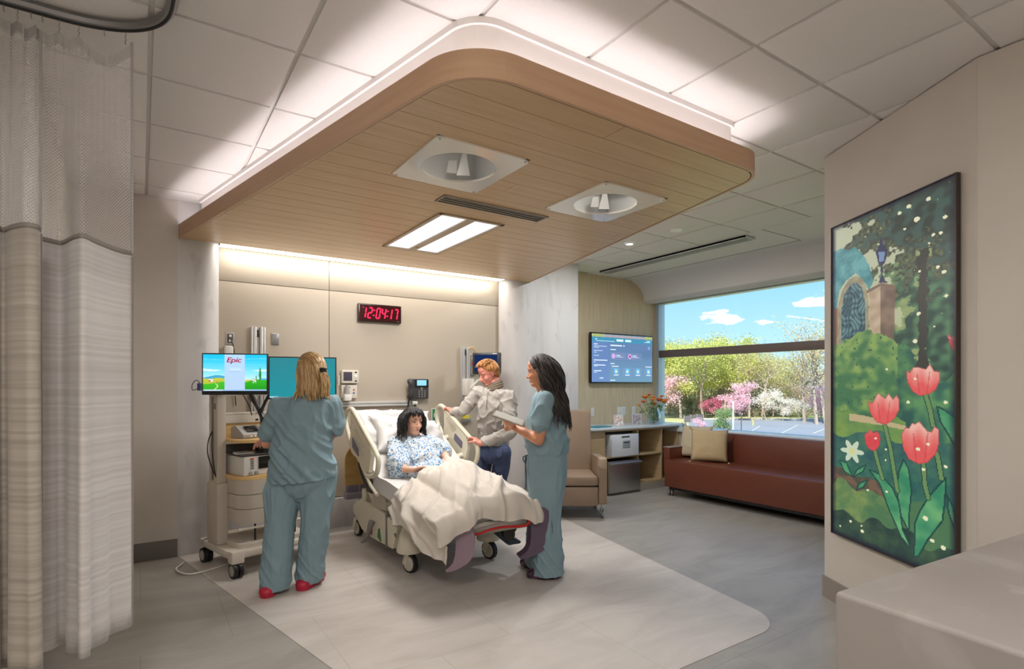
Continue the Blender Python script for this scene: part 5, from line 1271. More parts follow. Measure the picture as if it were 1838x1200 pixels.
# =================================================================== ORGANIC SURFACES
TMP = bpy.data.scenes.new('workbench')
def blob(name, prims, mat, parent=None, vox=.006, smooth=2, fold=None, sharp=False):
    """one continuous skin around capsules (a, b, ra, rb) and ellipsoids (c, (rx, ry, rz)[, rot])"""
    q = MB()
    for p in prims:
        if p[0] == 'L':
            secs = p[1]; cs = bez([x_[0] for x_ in secs], 5*(len(secs)-1)); rs = bez([(x_[1], x_[2], 0) for x_ in secs], 5*(len(secs)-1)); rz_ = p[2] if len(p) > 2 else -YAW; R_g = []
            tl = p[3] if len(p) > 3 else None
            for c_, r_ in zip(cs, rs):
                ring_ = []
                for k in range(28):
                    a_ = 2*PI*k/28; v_ = Vector((r_.x*math.cos(a_), r_.y*math.sin(a_), 0)); v_ = Matrix.Rotation(rz_, 3, 'Z') @ v_
                    if tl is not None: v_ = tl @ v_
                    ring_.append(q.bm.verts.new(c_+v_))
                R_g.append(ring_)
            for A_r, B_r in zip(R_g, R_g[1:]):
                for k in range(28): q.bm.faces.new((A_r[k], A_r[(k+1) % 28], B_r[(k+1) % 28], B_r[k]))
            q.bm.faces.new(R_g[0][::-1]); q.bm.faces.new(R_g[-1])
        elif len(p) == 4:
            a, b, ra, rb = p; a, b = Vector(a), Vector(b)
            if (b-a).length > 1e-4: q.cyl(a, b, ra, rb, n=14)
            q.sph(a, ra, 14); q.sph(b, rb, 14)
        else: q.sph(p[0], p[1], 20, rot=p[2] if len(p) > 2 else None)
    o = q.build(name, mat, sharp=False)
    S.collection.objects.unlink(o); TMP.collection.objects.link(o)
    m = o.modifiers.new('r', 'REMESH'); m.mode = 'VOXEL'; m.voxel_size = vox; m.use_smooth_shade = True
    if smooth: m = o.modifiers.new('s', 'SMOOTH'); m.iterations = smooth; m.factor = .6
    TMP.view_layers[0].update()
    me = bpy.data.meshes.new_from_object(o.evaluated_get(TMP.view_layers[0].depsgraph))
    TMP.collection.objects.unlink(o); S.collection.objects.link(o)
    old = o.data; o.modifiers.clear(); o.data = me; bpy.data.meshes.remove(old); me.name = name
    if fold:
        co = np.empty(len(me.vertices)*3, 'f'); me.vertices.foreach_get('co', co); no = np.empty_like(co); me.vertex_normals.foreach_get('vector', no)
        co = co.reshape(-1, 3); no = no.reshape(-1, 3); dv = np.array([fold(Vector(c)) for c in co.tolist()], 'f'); co += no*dv[:, None]; me.vertices.foreach_set('co', co.ravel()); me.update()
    me.polygons.foreach_set('use_smooth', [True]*len(me.polygons))
    if parent is not None: o.parent = parent; o.matrix_parent_inverse = parent_world(parent).inverted()
    return o
def nf(p, sx, sy, sz, k=0): return noise.noise(Vector((p[0]*sx+k, p[1]*sy, p[2]*sz)))
def ridged(p, sx, sy, sz, k=0): return 2.2*max(0, 1-3.2*abs(nf(p, sx*1.5, sy*1.5, sz*1.5, k)))**1.5-.7
def skin(name, c):
    if name in MATS: return MATS[name]
    m = M(name, c, .5, var=.04, scale=14); b = m.node_tree.nodes['Principled BSDF']; b.inputs['Subsurface Weight'].default_value = .12; b.inputs['Subsurface Radius'].default_value = (.02, .008, .004); b.inputs['Subsurface Scale'].default_value = .5
    return m
def frame_(fwd, up=(0, 0, 1)):
    x = Vector(fwd).normalized(); z = Vector(up); z = (z-x*z.dot(x)).normalized(); y = z.cross(x); return Matrix((x, y, z)).transposed()
def head_prims(C, R, s=1, ears=True):
    """C skull centre (between the ears), R 3x3 frame: +x face, +y left, +z up"""
    e = R.to_euler(); P = lambda x, y, z: C+R@Vector((x*s, y*s, z*s)); k = lambda *v: tuple(q*s for q in v)
    L = [(P(-.012, 0, .035), k(.098, .077, .092), e), (P(.026, 0, -.03), k(.066, .060, .088), e), (P(.052, 0, -.098), k(.036, .040, .026), e), (P(.02, 0, -.075), k(.055, .055, .04), e),
         (P(.084, 0, .012), P(.113, 0, -.036), .0075*s, .0125*s), (P(.100, -.011, -.038), P(.100, .011, -.038), .009*s, .009*s), (P(.070, -.036, .022), P(.070, .036, .022), .018*s, .018*s),
         (P(.058, .034, -.034), k(.026, .024, .028), e), (P(.058, -.034, -.034), k(.026, .024, .028), e), (P(.088, -.016, -.063), P(.088, .016, -.063), .0075*s, .0075*s), (P(.086, -.013, -.075), P(.086, .013, -.075), .0085*s, .0085*s),
         (P(.060, 0, .055), k(.035, .055, .045), e)]
    if ears:
        for sg in (1, -1): L += [(P(-.004, sg*.078, -.008), k(.019, .010, .032), e), (P(0, sg*.077, -.032), k(.010, .008, .012), e)]
    return L
def face_bits(par, C, R, s=1, brow='#3a2a20', iris='#3a2a20', lip='#b0625c', closed=False, skin_m=None):
    P = lambda x, y, z: C+R@Vector((x*s, y*s, z*s)); e = R.to_euler()
    for sg in (1, -1):
        ey = MB().sph(P(.078, sg*.031, .002), (.009*s, .0125*s, .0058*s), 12, e).build('eye', M('eye_white', '#e8e2dc', .2), par)
        MB().sph(P(.0845, sg*.031, .001), (.004*s, .0055*s, .0052*s), 10, e).build('iris', M('iris_'+iris, iris, .2), ey)
        MB().tube(bez([P(.083, sg*.018, .008), P(.0895, sg*.031, .0115), P(.081, sg*.045, .006)], 6), .0022*s, n=5).build('eyelid', M('lid_'+brow, brow, .6), par)
        MB().tube(bez([P(.088, sg*.014, .026), P(.0895, sg*.030, .031), P(.076, sg*.048, .026)], 6), [.003*s, .0035*s, .0038*s, .004*s, .0035*s, .003*s, .002*s], n=6).build('eyebrow', M('lid_'+brow, brow, .6), par)
    MB().tube(bez([P(.087, -.022, -.066), P(.0965, -.008, -.0625), P(.0975, 0, -.064), P(.0965, .008, -.0625), P(.087, .022, -.066)], 8), [.001, .0025, .003, .003, .003, .003, .003, .0025, .001], n=6).tube(bez([P(.087, -.020, -.0665), P(.0955, 0, -.072), P(.087, .020, -.0665)], 8), [.001, .002, .003, .004, .004, .004, .003, .002, .001], n=6).build('lips', M('lip_'+lip, lip, .45), par)
def hand_prims(W, D, Nn, side=1, curl=.5, s=1, spread=.05, curls=None, thumb=.6):
    """W wrist, D pointing direction of the palm, Nn palm normal (the way the fingers curl), side: +1 thumb toward D x N"""
    D = Vector(D).normalized(); Nn = Vector(Nn); Nn = (Nn-D*Nn.dot(D)).normalized(); U = D.cross(Nn)*side; L = []
    P = lambda a, b, c: Vector(W)+D*a*s+U*b*s+Nn*c*s
    for b in (-.030, -.010, .010, .030): L.append((P(.012, b*.62, 0), P(.082-.06*abs(b-.008), b, 0), .0145*s, .0115*s))
    L.append((P(.012, .02, .004), P(.045, .034, .008), .016*s, .014*s))
    for k, (b, ln) in enumerate(((-.033, .058), (-.011, .073), (.0115, .079), (.033, .070))):
        c = (curls[k] if curls else curl*(1+.12*(1-k))); p = P(.086-.06*abs(b-.008), b, 0); a = c*.7; sp = b*spread*6
        for j, (f, r0, r1) in enumerate(((.45, .0098, .0088), (.30, .0088, .008), (.25, .008, .0068))):
            d = (D*math.cos(a)+Nn*math.sin(a)+U*sp).normalized(); n_ = p+d*ln*f*s; L.append((p, n_, r0*s, r1*s)); p = n_; a += c*.95
    p = P(.034, .036, .006); a = thumb
    for f, r0, r1 in ((.034, .0125, .0105), (.030, .0105, .009)):
        d = (D*.75+U*(.75-a*.5)+Nn*a).normalized(); n_ = p+d*f*s; L.append((p, n_, r0*s, r1*s)); p = n_; a += .35
    return L
def strands(name, roots, dirs, nseg, step, cols, coll, par, grav=(0, 0, -1), r=.0035, curl=0, seed=0, follow=.55, taper=.4, lens=None, wave=0):
    """hair locks: each starts at a root, keeps its direction for a while, falls with gravity and slides over what it touches"""
    rn = random.Random(seed); g = Vector(grav).normalized(); q = MB(); inv = [(Vector(c), (e_.to_matrix() if e_ is not None else Matrix.Identity(3)), rr) for c, rr, e_ in coll]
    for i, (p, d) in enumerate(zip(roots, dirs)):
        p = Vector(p); d = Vector(d).normalized(); pts = [p.copy()]; ph = rn.uniform(0, 6.3); n = nseg if lens is None else max(3, int(nseg*lens[i])); ax = d.orthogonal().normalized()
        for k in range(n):
            d = (d*follow+g*(1-follow)).normalized() if k else d
            w_ = Vector((math.cos(ph+k*curl), math.sin(ph+k*curl), 0))*wave
            p = p+(d+w_)*step
            for c, Rm, rr in inv:
                v = Rm.transposed()@(p-c); u = Vector((v.x/rr[0], v.y/rr[1], v.z/rr[2])); l = u.length
                if l < 1: u = u/max(l, 1e-4); p = c+Rm@Vector((u.x*rr[0], u.y*rr[1], u.z*rr[2]))
            d2 = (p-pts[-1]); d = d2.normalized() if d2.length > 1e-5 else d
            pts.append(p.copy())
        pts = [pts[0]]+pts[1:]
        q.mat(rn.randrange(len(cols))); q.tube(pts, [r*(1-taper*(k/len(pts))**2) for k in range(len(pts))], n=4, cap=False)
    return q.build(name, cols, par, flip=False, sharp=False)
def on_ell(C, R, rr, th, ph):
    """point on a head-shaped ellipsoid; th 0 at the face, +90 left; ph latitude"""
    v = Vector((math.cos(ph)*math.cos(th)*rr[0], math.cos(ph)*math.sin(th)*rr[1], math.sin(ph)*rr[2])); return C+R@v
def hairm(name, cols, rough=.42): return [M(name+str(i), c, rough, spec=.5) for i, c in enumerate(cols)]
# =================================================================== HOSPITAL BED
bed_p = M('bed_cream', '#cfc8b2', .4); bed_d = M('bed_taupe', '#a79e8d', .45); bed_g = M('bed_grey', '#77736e', .45)
sheet_m = M('bed_sheet', '#cdcac7', .85, bump=.12, bscale=14, var=.01, scale=5)
bd = thing('hospital_bed', 'cream hospital birthing bed with raised side rails, holding the patient', 'bed', (2.15, 4.5, 0))
XL, XR = 1.70, 2.60
def yz(pts, x, dx, r=.0, sm=False):
    P_ = rpoly(pts, [r]*len(pts), 5) if r else pts
    q = MB().prism([(x, y, z) for y, z in P_], (dx, 0, 0), smooth=sm); return q
for x, dx in ((1.715, .035), (2.55, .035)):
    pn = yz([(5.36, .235), (5.30, .34), (5.20, .40), (4.98, .415), (4.475, .405), (4.44, .15), (4.85, .135), (5.07, .155), (5.20, .22), (5.28, .26)], x, dx, .03)
    bmesh.ops.bevel(pn.bm, geom=[e for e in pn.bm.edges if len(e.link_faces) == 2 and e.calc_face_angle(0) > 1.2], offset=.010, segments=2, affect='EDGES')
    sp = pn.build('side_cover', bed_p, bd)
    yz([(4.43, .40), (4.20, .36), (4.30, .155), (4.42, .15)], x, dx, .02).build('foot_side_cover', bed_p, bd)
    yz([(4.455, .44), (4.43, .44), (4.43, .14), (4.455, .14)], x-.006, dx+.012).build('cover_seam', bed_g, bd)
yz([(4.885, .18), (4.875, .235), (4.83, .275), (4.79, .235), (4.785, .165)], 1.708, .008).build('red_pedal_mark', M('mark_red', '#b8492e', .5), bd)
yz([(4.64, .18), (4.625, .25), (4.60, .262), (4.565, .17), (4.56, .155)], 1.708, .008).build('green_pedal_mark', M('mark_green', '#2f6a3a', .5), bd)
MB().tube(bez([(1.69, 4.72, .30), (1.67, 4.71, .27), (1.655, 4.72, .20), (1.64, 4.77, .13), (1.64, 4.84, .10)], 10), [.03, .028, .026, .024, .022, .02, .02, .02, .018, .016, .014], n=10).build('brake_pedal', bed_g, bd)
yz([(4.27, .285), (4.245, .30), (4.22, .285), (4.24, .262)], 1.709, .008, .008).build('side_clip', bed_g, bd)
# castors with bell covers
for x, y, k in ((1.79, 4.12, 1), (2.50, 4.07, 1), (1.80, 5.42, 0), (2.50, 5.42, 0)):
    r_ = .078
    w = MB(); ax = Vector((1, .25 if k else .1, 0)).normalized()
    c = Vector((x, y, r_)); w.cyl(c-ax*.018, c+ax*.018, r_, n=32); wv = w.build('wheel', M('tyre_black', '#121212', .5), bd)
    q = MB().cyl(c-ax*.024, c+ax*.024, r_*.76, n=28).cyl(c-ax*.028, c+ax*.028, .02, n=16); q.build('wheel_disc', M('wheel_cream', '#c3bcae', .4), wv)
    q = MB().box(c-ax*.034+Vector((0, .02, .045)), (.012, .05, .13), .006, rot=(.35, 0, math.atan2(ax.y, ax.x))).cyl(c+Vector((0, .03, .09)), c+Vector((0, .03, .16)), .02); q.build('wheel_fork', bed_p, wv)
    if k: MB().lathe([(.098, .165), (.103, .175), (.098, .21), (.085, .27), (.068, .33), (.05, .375), (.0, .40)], (x, y+.02, 0), 28, ).build('caster_cover', bed_p, bd)
# chassis, lift arms
MB().b2((1.76, 4.15, .20), (2.54, 5.40, .30), .02).build('chassis', bed_d, bd)
MB().b2((1.80, 4.2, .30), (2.50, 5.3, .42), .03).build('chassis_cover', bed_p, bd)
for x in (1.76, 2.50):
    MB().cyl((x, 5.10, .30), (x, 5.10, .52), .03).build('lift_post', bed_p, bd)
    MB().box((x+.01, 4.83, .46), (.05, .36, .09), .02, rot=(.45, 0, 0)).build('lift_arm', bed_p, bd)
    MB().cyl((x, 4.50, .36), (x, 4.50, .50), .03).box((x, 4.44, .48), (.06, .05, .08), .01).build('lift_bracket', bed_d, bd)
yz([(4.9, .40), (4.5, .42), (4.55, .56), (4.80, .57)], 1.74, .02, .02).build('gusset', M('bed_gusset', '#b9b1a2', .45), bd)
# deck and mattress
prof = [(3.46, .575), (3.75, .62), (4.1, .665), (4.40, .70), (4.58, .705), (4.74, .76), (4.98, .89), (5.20, 1.02), (5.36, 1.12)]
def top_at(y):
    for (a, za), (b, zb) in zip(prof, prof[1:]):
        if a <= y <= b: return za+(zb-za)*(y-a)/(b-a)
    return prof[0][1] if y < prof[0][0] else prof[-1][1]
def layer(th0, th1, xa, xb, name, m, r=.02, y0=None, y1=None):
    ps = [p for p in prof if (y0 is None or p[0] >= y0) and (y1 is None or p[0] <= y1)]; up = bez([(0, y, z) for y, z in ps], 26)
    out, inn = [], []
    for i, p in enumerate(up):
        d = (up[min(i+1, len(up)-1)]-up[max(i-1, 0)]).normalized(); n = Vector((0, -d.z, d.y)); out.append(p-n*th0); inn.append(p-n*th1)
    q = MB(); L = out+inn[::-1]; q.prism([(xa, p.y, p.z) for p in L], (xb-xa, 0, 0), smooth=True)
    bmesh.ops.bevel(q.bm, geom=[e for e in q.bm.edges if len(e.link_faces) == 2 and e.calc_face_angle(0) > 1.2], offset=r, segments=3, affect='EDGES')
    return q.build(name, m, bd)
layer(.14, .175, XL+.03, XR-.03, 'deck', bed_d, .005)
layer(0, .14, XL, XR, 'mattress', sheet_m, .035)
# backrest frame seen between rail and mattress
MB().tube([(1.675, 5.35, 1.00), (1.675, 4.72, .62), (1.675, 4.55, .56)], .016).tube([(2.64, 5.35, 1.00), (2.64, 4.72, .62), (2.64, 4.55, .56)], .016).b2((1.72, 5.36, .98), (2.58, 5.42, 1.10), .02).build('backrest_frame', bed_p, bd)
# side rails: outline tube, centre panel, control panel
def rail(x, outline, pan, ctl, nm, so):
    q = MB().tube([Vector((x, y, z)) for y, z in bez2(outline, 60)], .022, n=10, closed=True); r = q.build('side_rail', bed_p, bd)
    g = yz(pan, x-.017, .034, .0); bmesh.ops.bevel(g.bm, geom=[e for e in g.bm.edges if len(e.link_faces) == 2 and e.calc_face_angle(0) > 1.2], offset=.006, segments=2, affect='EDGES'); g.build('rail_panel', M('bed_cream_light', '#d4cdb8', .4), r)
    yz(ctl, x+so, .006, .01).build('control_panel', M('control_violet', '#5d5a72', .35), r)
    return r
def bez2(pts, n):
    P = [Vector(p) for p in pts]; m = len(P); out = []
    for i in range(n):
        t = i/n*m; k = int(t); f = t-k; a, b, c, d = (P[(k-1) % m], P[k % m], P[(k+1) % m], P[(k+2) % m])
        out.append(.5*((2*b)+(c-a)*f+(2*a-5*b+4*c-d)*f*f+(3*b-a-3*c+d)*f**3))
    return out
rlL = rail(1.655, [(5.30, 1.245), (5.20, 1.27), (5.10, 1.245), (4.80, 1.08), (4.53, .93), (4.47, .86), (4.50, .765), (4.60, .715), (4.74, .71), (4.84, .76), (4.95, .84), (5.10, .87), (5.22, .97), (5.34, 1.12), (5.345, 1.195)],
     [(5.17, 1.245), (4.66, .985), (4.60, .90), (4.66, .74), (4.80, .735), (4.95, .83), (5.10, .87), (5.20, .95), (5.15, 1.05)], [(5.10, 1.02), (4.93, .935), (4.92, .845), (5.10, .92)], 'L', -.021)
rlR = rail(2.665, [(5.427, 1.183), (5.40, 1.25), (5.31, 1.275), (5.15, 1.207), (4.92, 1.09), (4.688, .978), (4.575, .928), (4.55, .838), (4.593, .755), (4.70, .712), (4.845, .72), (5.01, .795), (5.239, .925), (5.34, 1.02), (5.415, 1.10)],
     [(5.23, 1.235), (4.75, 1.0), (4.72, .90), (4.78, .725), (4.86, .73), (5.01, .80), (5.26, .94), (5.22, 1.08)], [(4.974, 1.01), (4.822, .935), (4.834, .865), (4.998, .945)], 'R', -.022)
for y, z in ((5.15, .955), (4.84, .80)):
    MB().cyl((2.60, y, z-.02), (2.665, y, z), .032).sph((2.60, y, z-.02), .034, 14).build('rail_pivot', bed_p, rlR); MB().tube(bez([(2.665, y, z), (2.64, y-.02, z-.10), (2.60, y-.02, z-.16)], 6), .024).build('rail_arm', bed_p, rlR)
MB().tube(bez([(1.655, 4.93, .80), (1.68, 4.88, .66), (1.72, 4.80, .55)], 6), .026).box((1.70, 4.80, .62), (.03, .14, .16), .01).build('rail_arm', M('bed_black', '#2a2826', .5), rlL)
for k in range(6): MB().cyl((2.640, 5.16-.03*k+.0, 1.14-.02*k), (2.640, 5.10-.03*k, 1.17-.02*k), .0035, n=6).build('grip_rib', M('rib_taupe', '#b3ab97', .5), rlR)  # rail ribs and grooves are thin rods in a darker cream
for y, z in ((5.02, 1.09), (5.06, 1.02)): MB().cyl((1.632, y, z), (1.632, y-.25, z-.145), .005, n=6).build('panel_groove', M('rib_taupe', '#b3ab97', .5), rlL)
# headboard of maple plywood
hb = MB().prism([(x, 5.52, z) for x, z in rpoly([(1.70, .49), (2.60, .49), (2.60, .92), (1.70, .92)], [.01, .01, .18, .18], 8)], (0, .03, 0)).build('headboard', M('headboard_maple', '#c99f5c', .45, col2='#d6b072', scale=3, stretch=(1, 1, 7)), bd)
MB().b2((1.72, 5.53, .36), (2.56, 5.60, .50), .02).b2((1.69, 5.45, .36), (1.90, 5.56, .42), .01).build('head_bumper', M('bumper_violet', '#8b8490', .5), bd)
for x in (1.85, 2.45): MB().cyl((x, 5.54, .30), (x, 5.54, .52), .012).build('headboard_post', steel, bd)
# foot end: tubes, calf rests, red lead
MB().tube(bez([(1.86, 3.62, .45), (1.88, 3.45, .465), (2.05, 3.40, .505), (2.30, 3.40, .51), (2.50, 3.42, .52), (2.56, 3.55, .54)], 20), .018).build('foot_rail', M('rail_grey', '#aaa598', .4), bd)
MB().b2((1.86, 3.70, .47), (2.44, 4.2, .49), .01).b2((1.84, 3.44, .44), (1.90, 3.60, .49), .01).b2((2.46, 3.46, .50), (2.52, 3.60, .56), .01).build('foot_frame', bed_g, bd)
def calf(x, y, rz, mat, sx=1):
    pr = [(0, .30), (.10*sx, .27), (.135*sx, .12), (.10*sx, -.0), (.0, -.06), (-.10*sx, -.085), (-.125*sx, -.07), (-.06*sx, -.02), (-.035*sx, .10), (-.055*sx, .26)]
    q = MB(); n = len(pr)
    P_ = bez2(pr, 40)
    q.prism([(px_, -.05, pz) for px_, pz in P_], (0, .10, 0), smooth=True)
    bmesh.ops.bevel(q.bm, geom=[e for e in q.bm.edges if len(e.link_faces) == 2 and e.calc_face_angle(0) > 1.2], offset=.02, segments=3, affect='EDGES')
    bmesh.ops.transform(q.bm, matrix=Matrix.Translation((x, y, .275)) @ Matrix.Rotation(rz, 4, 'Z'), verts=q.bm.verts)
    q.build('calf_support', mat, bd)
calf(1.88, 3.46, -.55, M('calf_mauve', '#8a7480', .4), .78); calf(2.50, 3.42, -.35, M('calf_plum', '#5a4a5c', .4))
blob('foot_stirrup', [(T(895, 950, 4.55), T(915, 968, 4.5), .05, .045), (T(915, 968, 4.5), T(932, 972, 4.46), .045, .015)], M('stirrup_slate', '#3c4450', .4), bd, vox=.008)
MB().cyl(T(914, 958, 4.42), T(911, 957, 4.50), .048, n=20).cyl(T(920, 947, 4.42), T(917, 946, 4.50), .035, n=18).cyl(T(919, 952, 4.40), T(919, 952, 4.44), .018).build('stirrup_knob', black, bd)
rdl = MB().tube(bez([T(826, 947, 3.98), T(842, 956, 3.97), T(858, 958, 4.0), T(880, 950, 4.02), T(905, 945, 4.06), T(935, 944, 4.1), T(948, 940, 4.12), T(949, 933, 4.14), T(941, 929, 4.18), T(932, 921, 4.24)], 40), .0085, n=8).build('red_lead', M('cord_red', '#c01c1c', .4), bd)
# =================================================================== PILLOWS AND BLANKET
pil = M('pillow_white', '#cecccb', .85, bump=.15, bscale=9)
cushion('pillow', 'large white pillow standing highest behind the patient against the raised bed head', 'pillow', (2.12, 5.24, 1.055), .88, .50, .22, (-.74, .04, 0), pil, False, 3, pinch=.3, pw=.6, wk=2.8)
cushion('pillow', 'white pillow in front, directly behind the patient shoulders and head', 'pillow', (2.20, 5.06, .985), .80, .46, .22, (-.80, .14, 0), pil, False, 9, pinch=.3, pw=.6, wk=2.8)
blm = bpy.data.materials.new('blanket_weave'); blm.use_nodes = True; n_, l_ = blm.node_tree.nodes, blm.node_tree.links; b__ = n_['Principled BSDF']; b__.inputs['Base Color'].default_value = lin('#cac1b6'); b__.inputs['Roughness'].default_value = .95
uvn = n_.new('ShaderNodeUVMap'); wv1 = n_.new('ShaderNodeTexWave'); wv1.inputs['Scale'].default_value = 115; wv1.bands_direction = 'Y'; wv2 = n_.new('ShaderNodeTexWave'); wv2.inputs['Scale'].default_value = 95; wv2.bands_direction = 'X'
ad = n_.new('ShaderNodeMath'); ad.operation = 'ADD'; bp = n_.new('ShaderNodeBump'); bp.inputs['Strength'].default_value = .16; bp.inputs['Distance'].default_value = .004
l_.new(uvn.outputs[0], wv1.inputs[0]); l_.new(uvn.outputs[0], wv2.inputs[0]); l_.new(wv1.outputs['Fac'], ad.inputs[0]); l_.new(wv2.outputs['Fac'], ad.inputs[1]); l_.new(ad.outputs[0], bp.inputs['Height']); l_.new(bp.outputs[0], b__.inputs['Normal'])
def body_h(x, y):
    """height of the covered legs above the mattress"""
    h = 0
    for cx in (2.04, 2.16, 2.28):
        k = max(0, 1-((x-cx)/.16)**2)**.5
        h = max(h, k*(.10+.055*math.exp(-((y-3.95)/.22)**2)))
    ab = max(0, 1-((x-2.13)/.28)**2)**.5
    h = max(h, ab*.03*max(0, min(1, (y-4.05)/.25)))
    return max(h, .05*max(0, 1-((x-2.15)/.40)**2))+.012
Y0, Y1 = 4.40, 3.40
def blanket(a, b):
    LEN = 1.0
    s = b*(LEN+.22); foot = max(0, s-LEN); sl = min(1, s/LEN)
    e0 = .19+.035*math.sin(sl*8+1.2)+.07*max(0, (sl-.72)/.28)**1.3; e1 = .12+.05*sl
    tot = e0+.94+e1; d = a*tot-e0; dd = max(0, min(.94, d))/.94
    yb = Y0-sl*LEN; y = yb+(.66 if dd < .52 else .5)*(dd-.52)*(1-sl)**1.3
    zt_ = top_at(max(y, 3.46))
    wv = .022*noise.noise(Vector((d*3.0+y*2.2, y*3.4-d*2, 1.7)))+.046*max(0, 1-3.6*abs(noise.noise(Vector(((d*.8-y*.6)*4.2, (d*.6+y*.8)*.9, 4.2)))))**2+.020*max(0, 1-4.5*abs(noise.noise(Vector(((d*.9-y*.45)*8, (d*.45+y*.9)*1.6, 9.2)))))**1.8+.006*noise.noise(Vector((d*15, y*13, 3)))
    if d < 0: x = 1.645-.035*min(1, -d/.15)-.02*math.sin(y*15+1)*min(1, -d/.12); z = zt_-.01+d
    elif d > .94: x = 2.655+.02*math.sin(y*15); z = zt_-.01-(d-.94)
    else:
        x = 1.675+d; z = zt_+body_h(x, y); ed = min(d, .94-d)
        if ed < .07: k_ = math.sin(ed/.07*PI/2); z = zt_-.01+(z-zt_+.01)*k_; x += (-.03 if d < .5 else .03)*(1-k_)
    if foot > 0:
        f = foot/.22; q_ = max(0, min(1, (x-1.62)/1.04)); L_ = .15+.03*math.sin(x*9)+.20*max(0, 1-(1-q_)/.12)**.8
        if d < 0: L_ = .02
        z -= L_*f; y -= .045*math.sin(min(1, f*1.5)*PI/2)+.014*math.sin(x*34)*f
    if d < 0: x -= wv*1.1-.13*max(0, (sl-.75)/.25)*min(1, -d/.15); z += wv*.2
    elif foot > 0: y -= abs(wv)*.6
    else: z += max(wv, -.012)*(1 if d < .8 else .5)+.004
    return (x, y, z)
q = MB(); q.grid(blanket, 150, 150); bmesh.ops.recalc_face_normals(q.bm, faces=q.bm.faces[:])
uvl = q.bm.loops.layers.uv.new('UV')
vl = list(q.bm.verts); idx = {v: i for i, v in enumerate(vl)}
for f in q.bm.faces:
    for lp in f.loops: i = idx[lp.vert]; lp[uvl].uv = ((i//151)/151*1.4, (i % 151)/151*1.4)
bk = q.build('blanket', blm, sharp=False); sm_ = bk.modifiers.new('s', 'SOLIDIFY'); sm_.thickness = .006; sm_.offset = 1
tag(bk, 'cream woven cotton blanket over the patient legs, hanging down the left side of the bed', 'blanket')
# =================================================================== PEOPLE
V = Vector
scrub = M('scrub_teal', '#7d959e', .8, bump=.05, bscale=300, var=.03, scale=6); scrub_hem = M('scrub_seam', '#6c848e', .8)
def robe_folds(k, amp=.008, sc=(7, 7, 2.6)):
    return lambda p: amp*(.7*ridged(p, *sc, k)+.6*nf(p, sc[0]*.5, sc[1]*.5, sc[2]*1.4, k+5)+.25*nf(p, 22, 22, 12, k))
def person(label, loc): return thing('person', label, 'person', loc)
# ------------------------------------------------ blonde nurse (seen from behind, turned to the monitors)
F = V((FX, FY, 0)); Rt = V((RX, RY, 0)); U3 = V((0, 0, 1))
base = V((.96, 4.22, 0))
def B(r, f, z, o=base): return o+Rt*r+F*f+U3*z
pb = person('blonde nurse in teal scrubs and red clogs seen from behind, working at the monitors', base)
HC = B(.085, .0, 1.595); HR = frame_(-Rt*.88+F*.47-U3*.10)
shL, shR = B(-.125, -.02, 1.345), B(.215, .05, 1.36)
elL, wrL = B(-.245, .04, 1.075), B(-.37, .22, 1.06)
hipL, hipR = B(-.10, .03, .86), B(.12, .05, .86); knL, knR = B(-.140, .0, .48), B(.10, .06, .48); anL, anR = B(-.155, -.04, .10), B(.045, .10, .10)
elR, wrR = B(.19, .20, 1.14), B(.05, .38, 1.05)
sk1 = skin('skin_fair', '#d89a80')
pr = head_prims(HC, HR, 1.0)+[(HC+V((0, 0, -.08)), B(.035, .02, 1.42), .055, .060), (B(.04, .02, 1.31), B(.03, .02, 1.05), .09, .12), (shL, B(.05, .02, 1.36), .055, .06), (shR, B(.05, .02, 1.36), .055, .06),
      (B(.03, .03, 1.05), B(.02, .04, .88), .13, .13), (shL, elL, .058, .048), (elL, wrL, .047, .027), (shR, elR, .058, .048), (elR, wrR, .047, .027),
      (hipL, knL, .08, .06), (knL, anL, .055, .04), (hipR, knR, .08, .06), (knR, anR, .062, .04)]
pr += hand_prims(wrL, -Rt*.4+F*.9-U3*.15, V((0, 0, -1)), 1, .45)+hand_prims(wrR, -Rt*.5+F*.8, V((0, 0, -1)), -1, .4)
body = blob('body', pr, sk1, pb, .0055); face_bits(pb, HC, HR, 1.0, '#8a6a48', '#4a5a66')
# scrub top
tp = [('L', [(B(.065, .01, 1.455), .070, .065), (B(.06, .01, 1.425), .10, .085), (B(.05, .01, 1.36), .185, .115), (B(.035, .01, 1.25), .205, .145), (B(.02, .01, 1.08), .205, .160), (B(.015, .02, .93), .232, .180), (B(.02, .03, .82), .238, .185), (B(.02, .03, .74), .238, .185)]),
      (shL, shR, .070, .070), (shL, B(-.215, .03, 1.17), .076, .086), (B(-.215, .03, 1.17), B(-.228, .035, 1.155), .086, .082), (shR, B(.235, .08, 1.20), .074, .080)]
def cut_below(o, z, up=False, nrm=None, pt=None):
    bm = bmesh.new(); bm.from_mesh(o.data); bmesh.ops.bisect_plane(bm, geom=bm.verts[:]+bm.edges[:]+bm.faces[:], plane_co=pt or V((0, 0, z)), plane_no=nrm or V((0, 0, 1)), clear_inner=not up, clear_outer=up)
    es = [e for e in bm.edges if e.is_boundary]
    if es: bmesh.ops.holes_fill(bm, edges=es)
    bm.to_mesh(o.data); bm.free()
def fold_nb(p):
    r = (p-base).dot(Rt); 
    return .010*ridged(p+V((0, 0, 0)), 4+3*RX, 4, 3.2, 3.1)*(.6+.5*nf(p, 3, 3, 3, 1))+.012*ridged(V((r*7+p.z*6.5, 0, p.z*1.2)), 1, 1, 1, 7)*max(0, min(1, (1.35-p.z)*3))+.003*nf(p, 26, 26, 18)
top = blob('scrub_top', tp, scrub, pb, .008, 3, fold_nb)
cut_below(top, .80, nrm=(U3-Rt*.10).normalized(), pt=B(0, 0, .80))
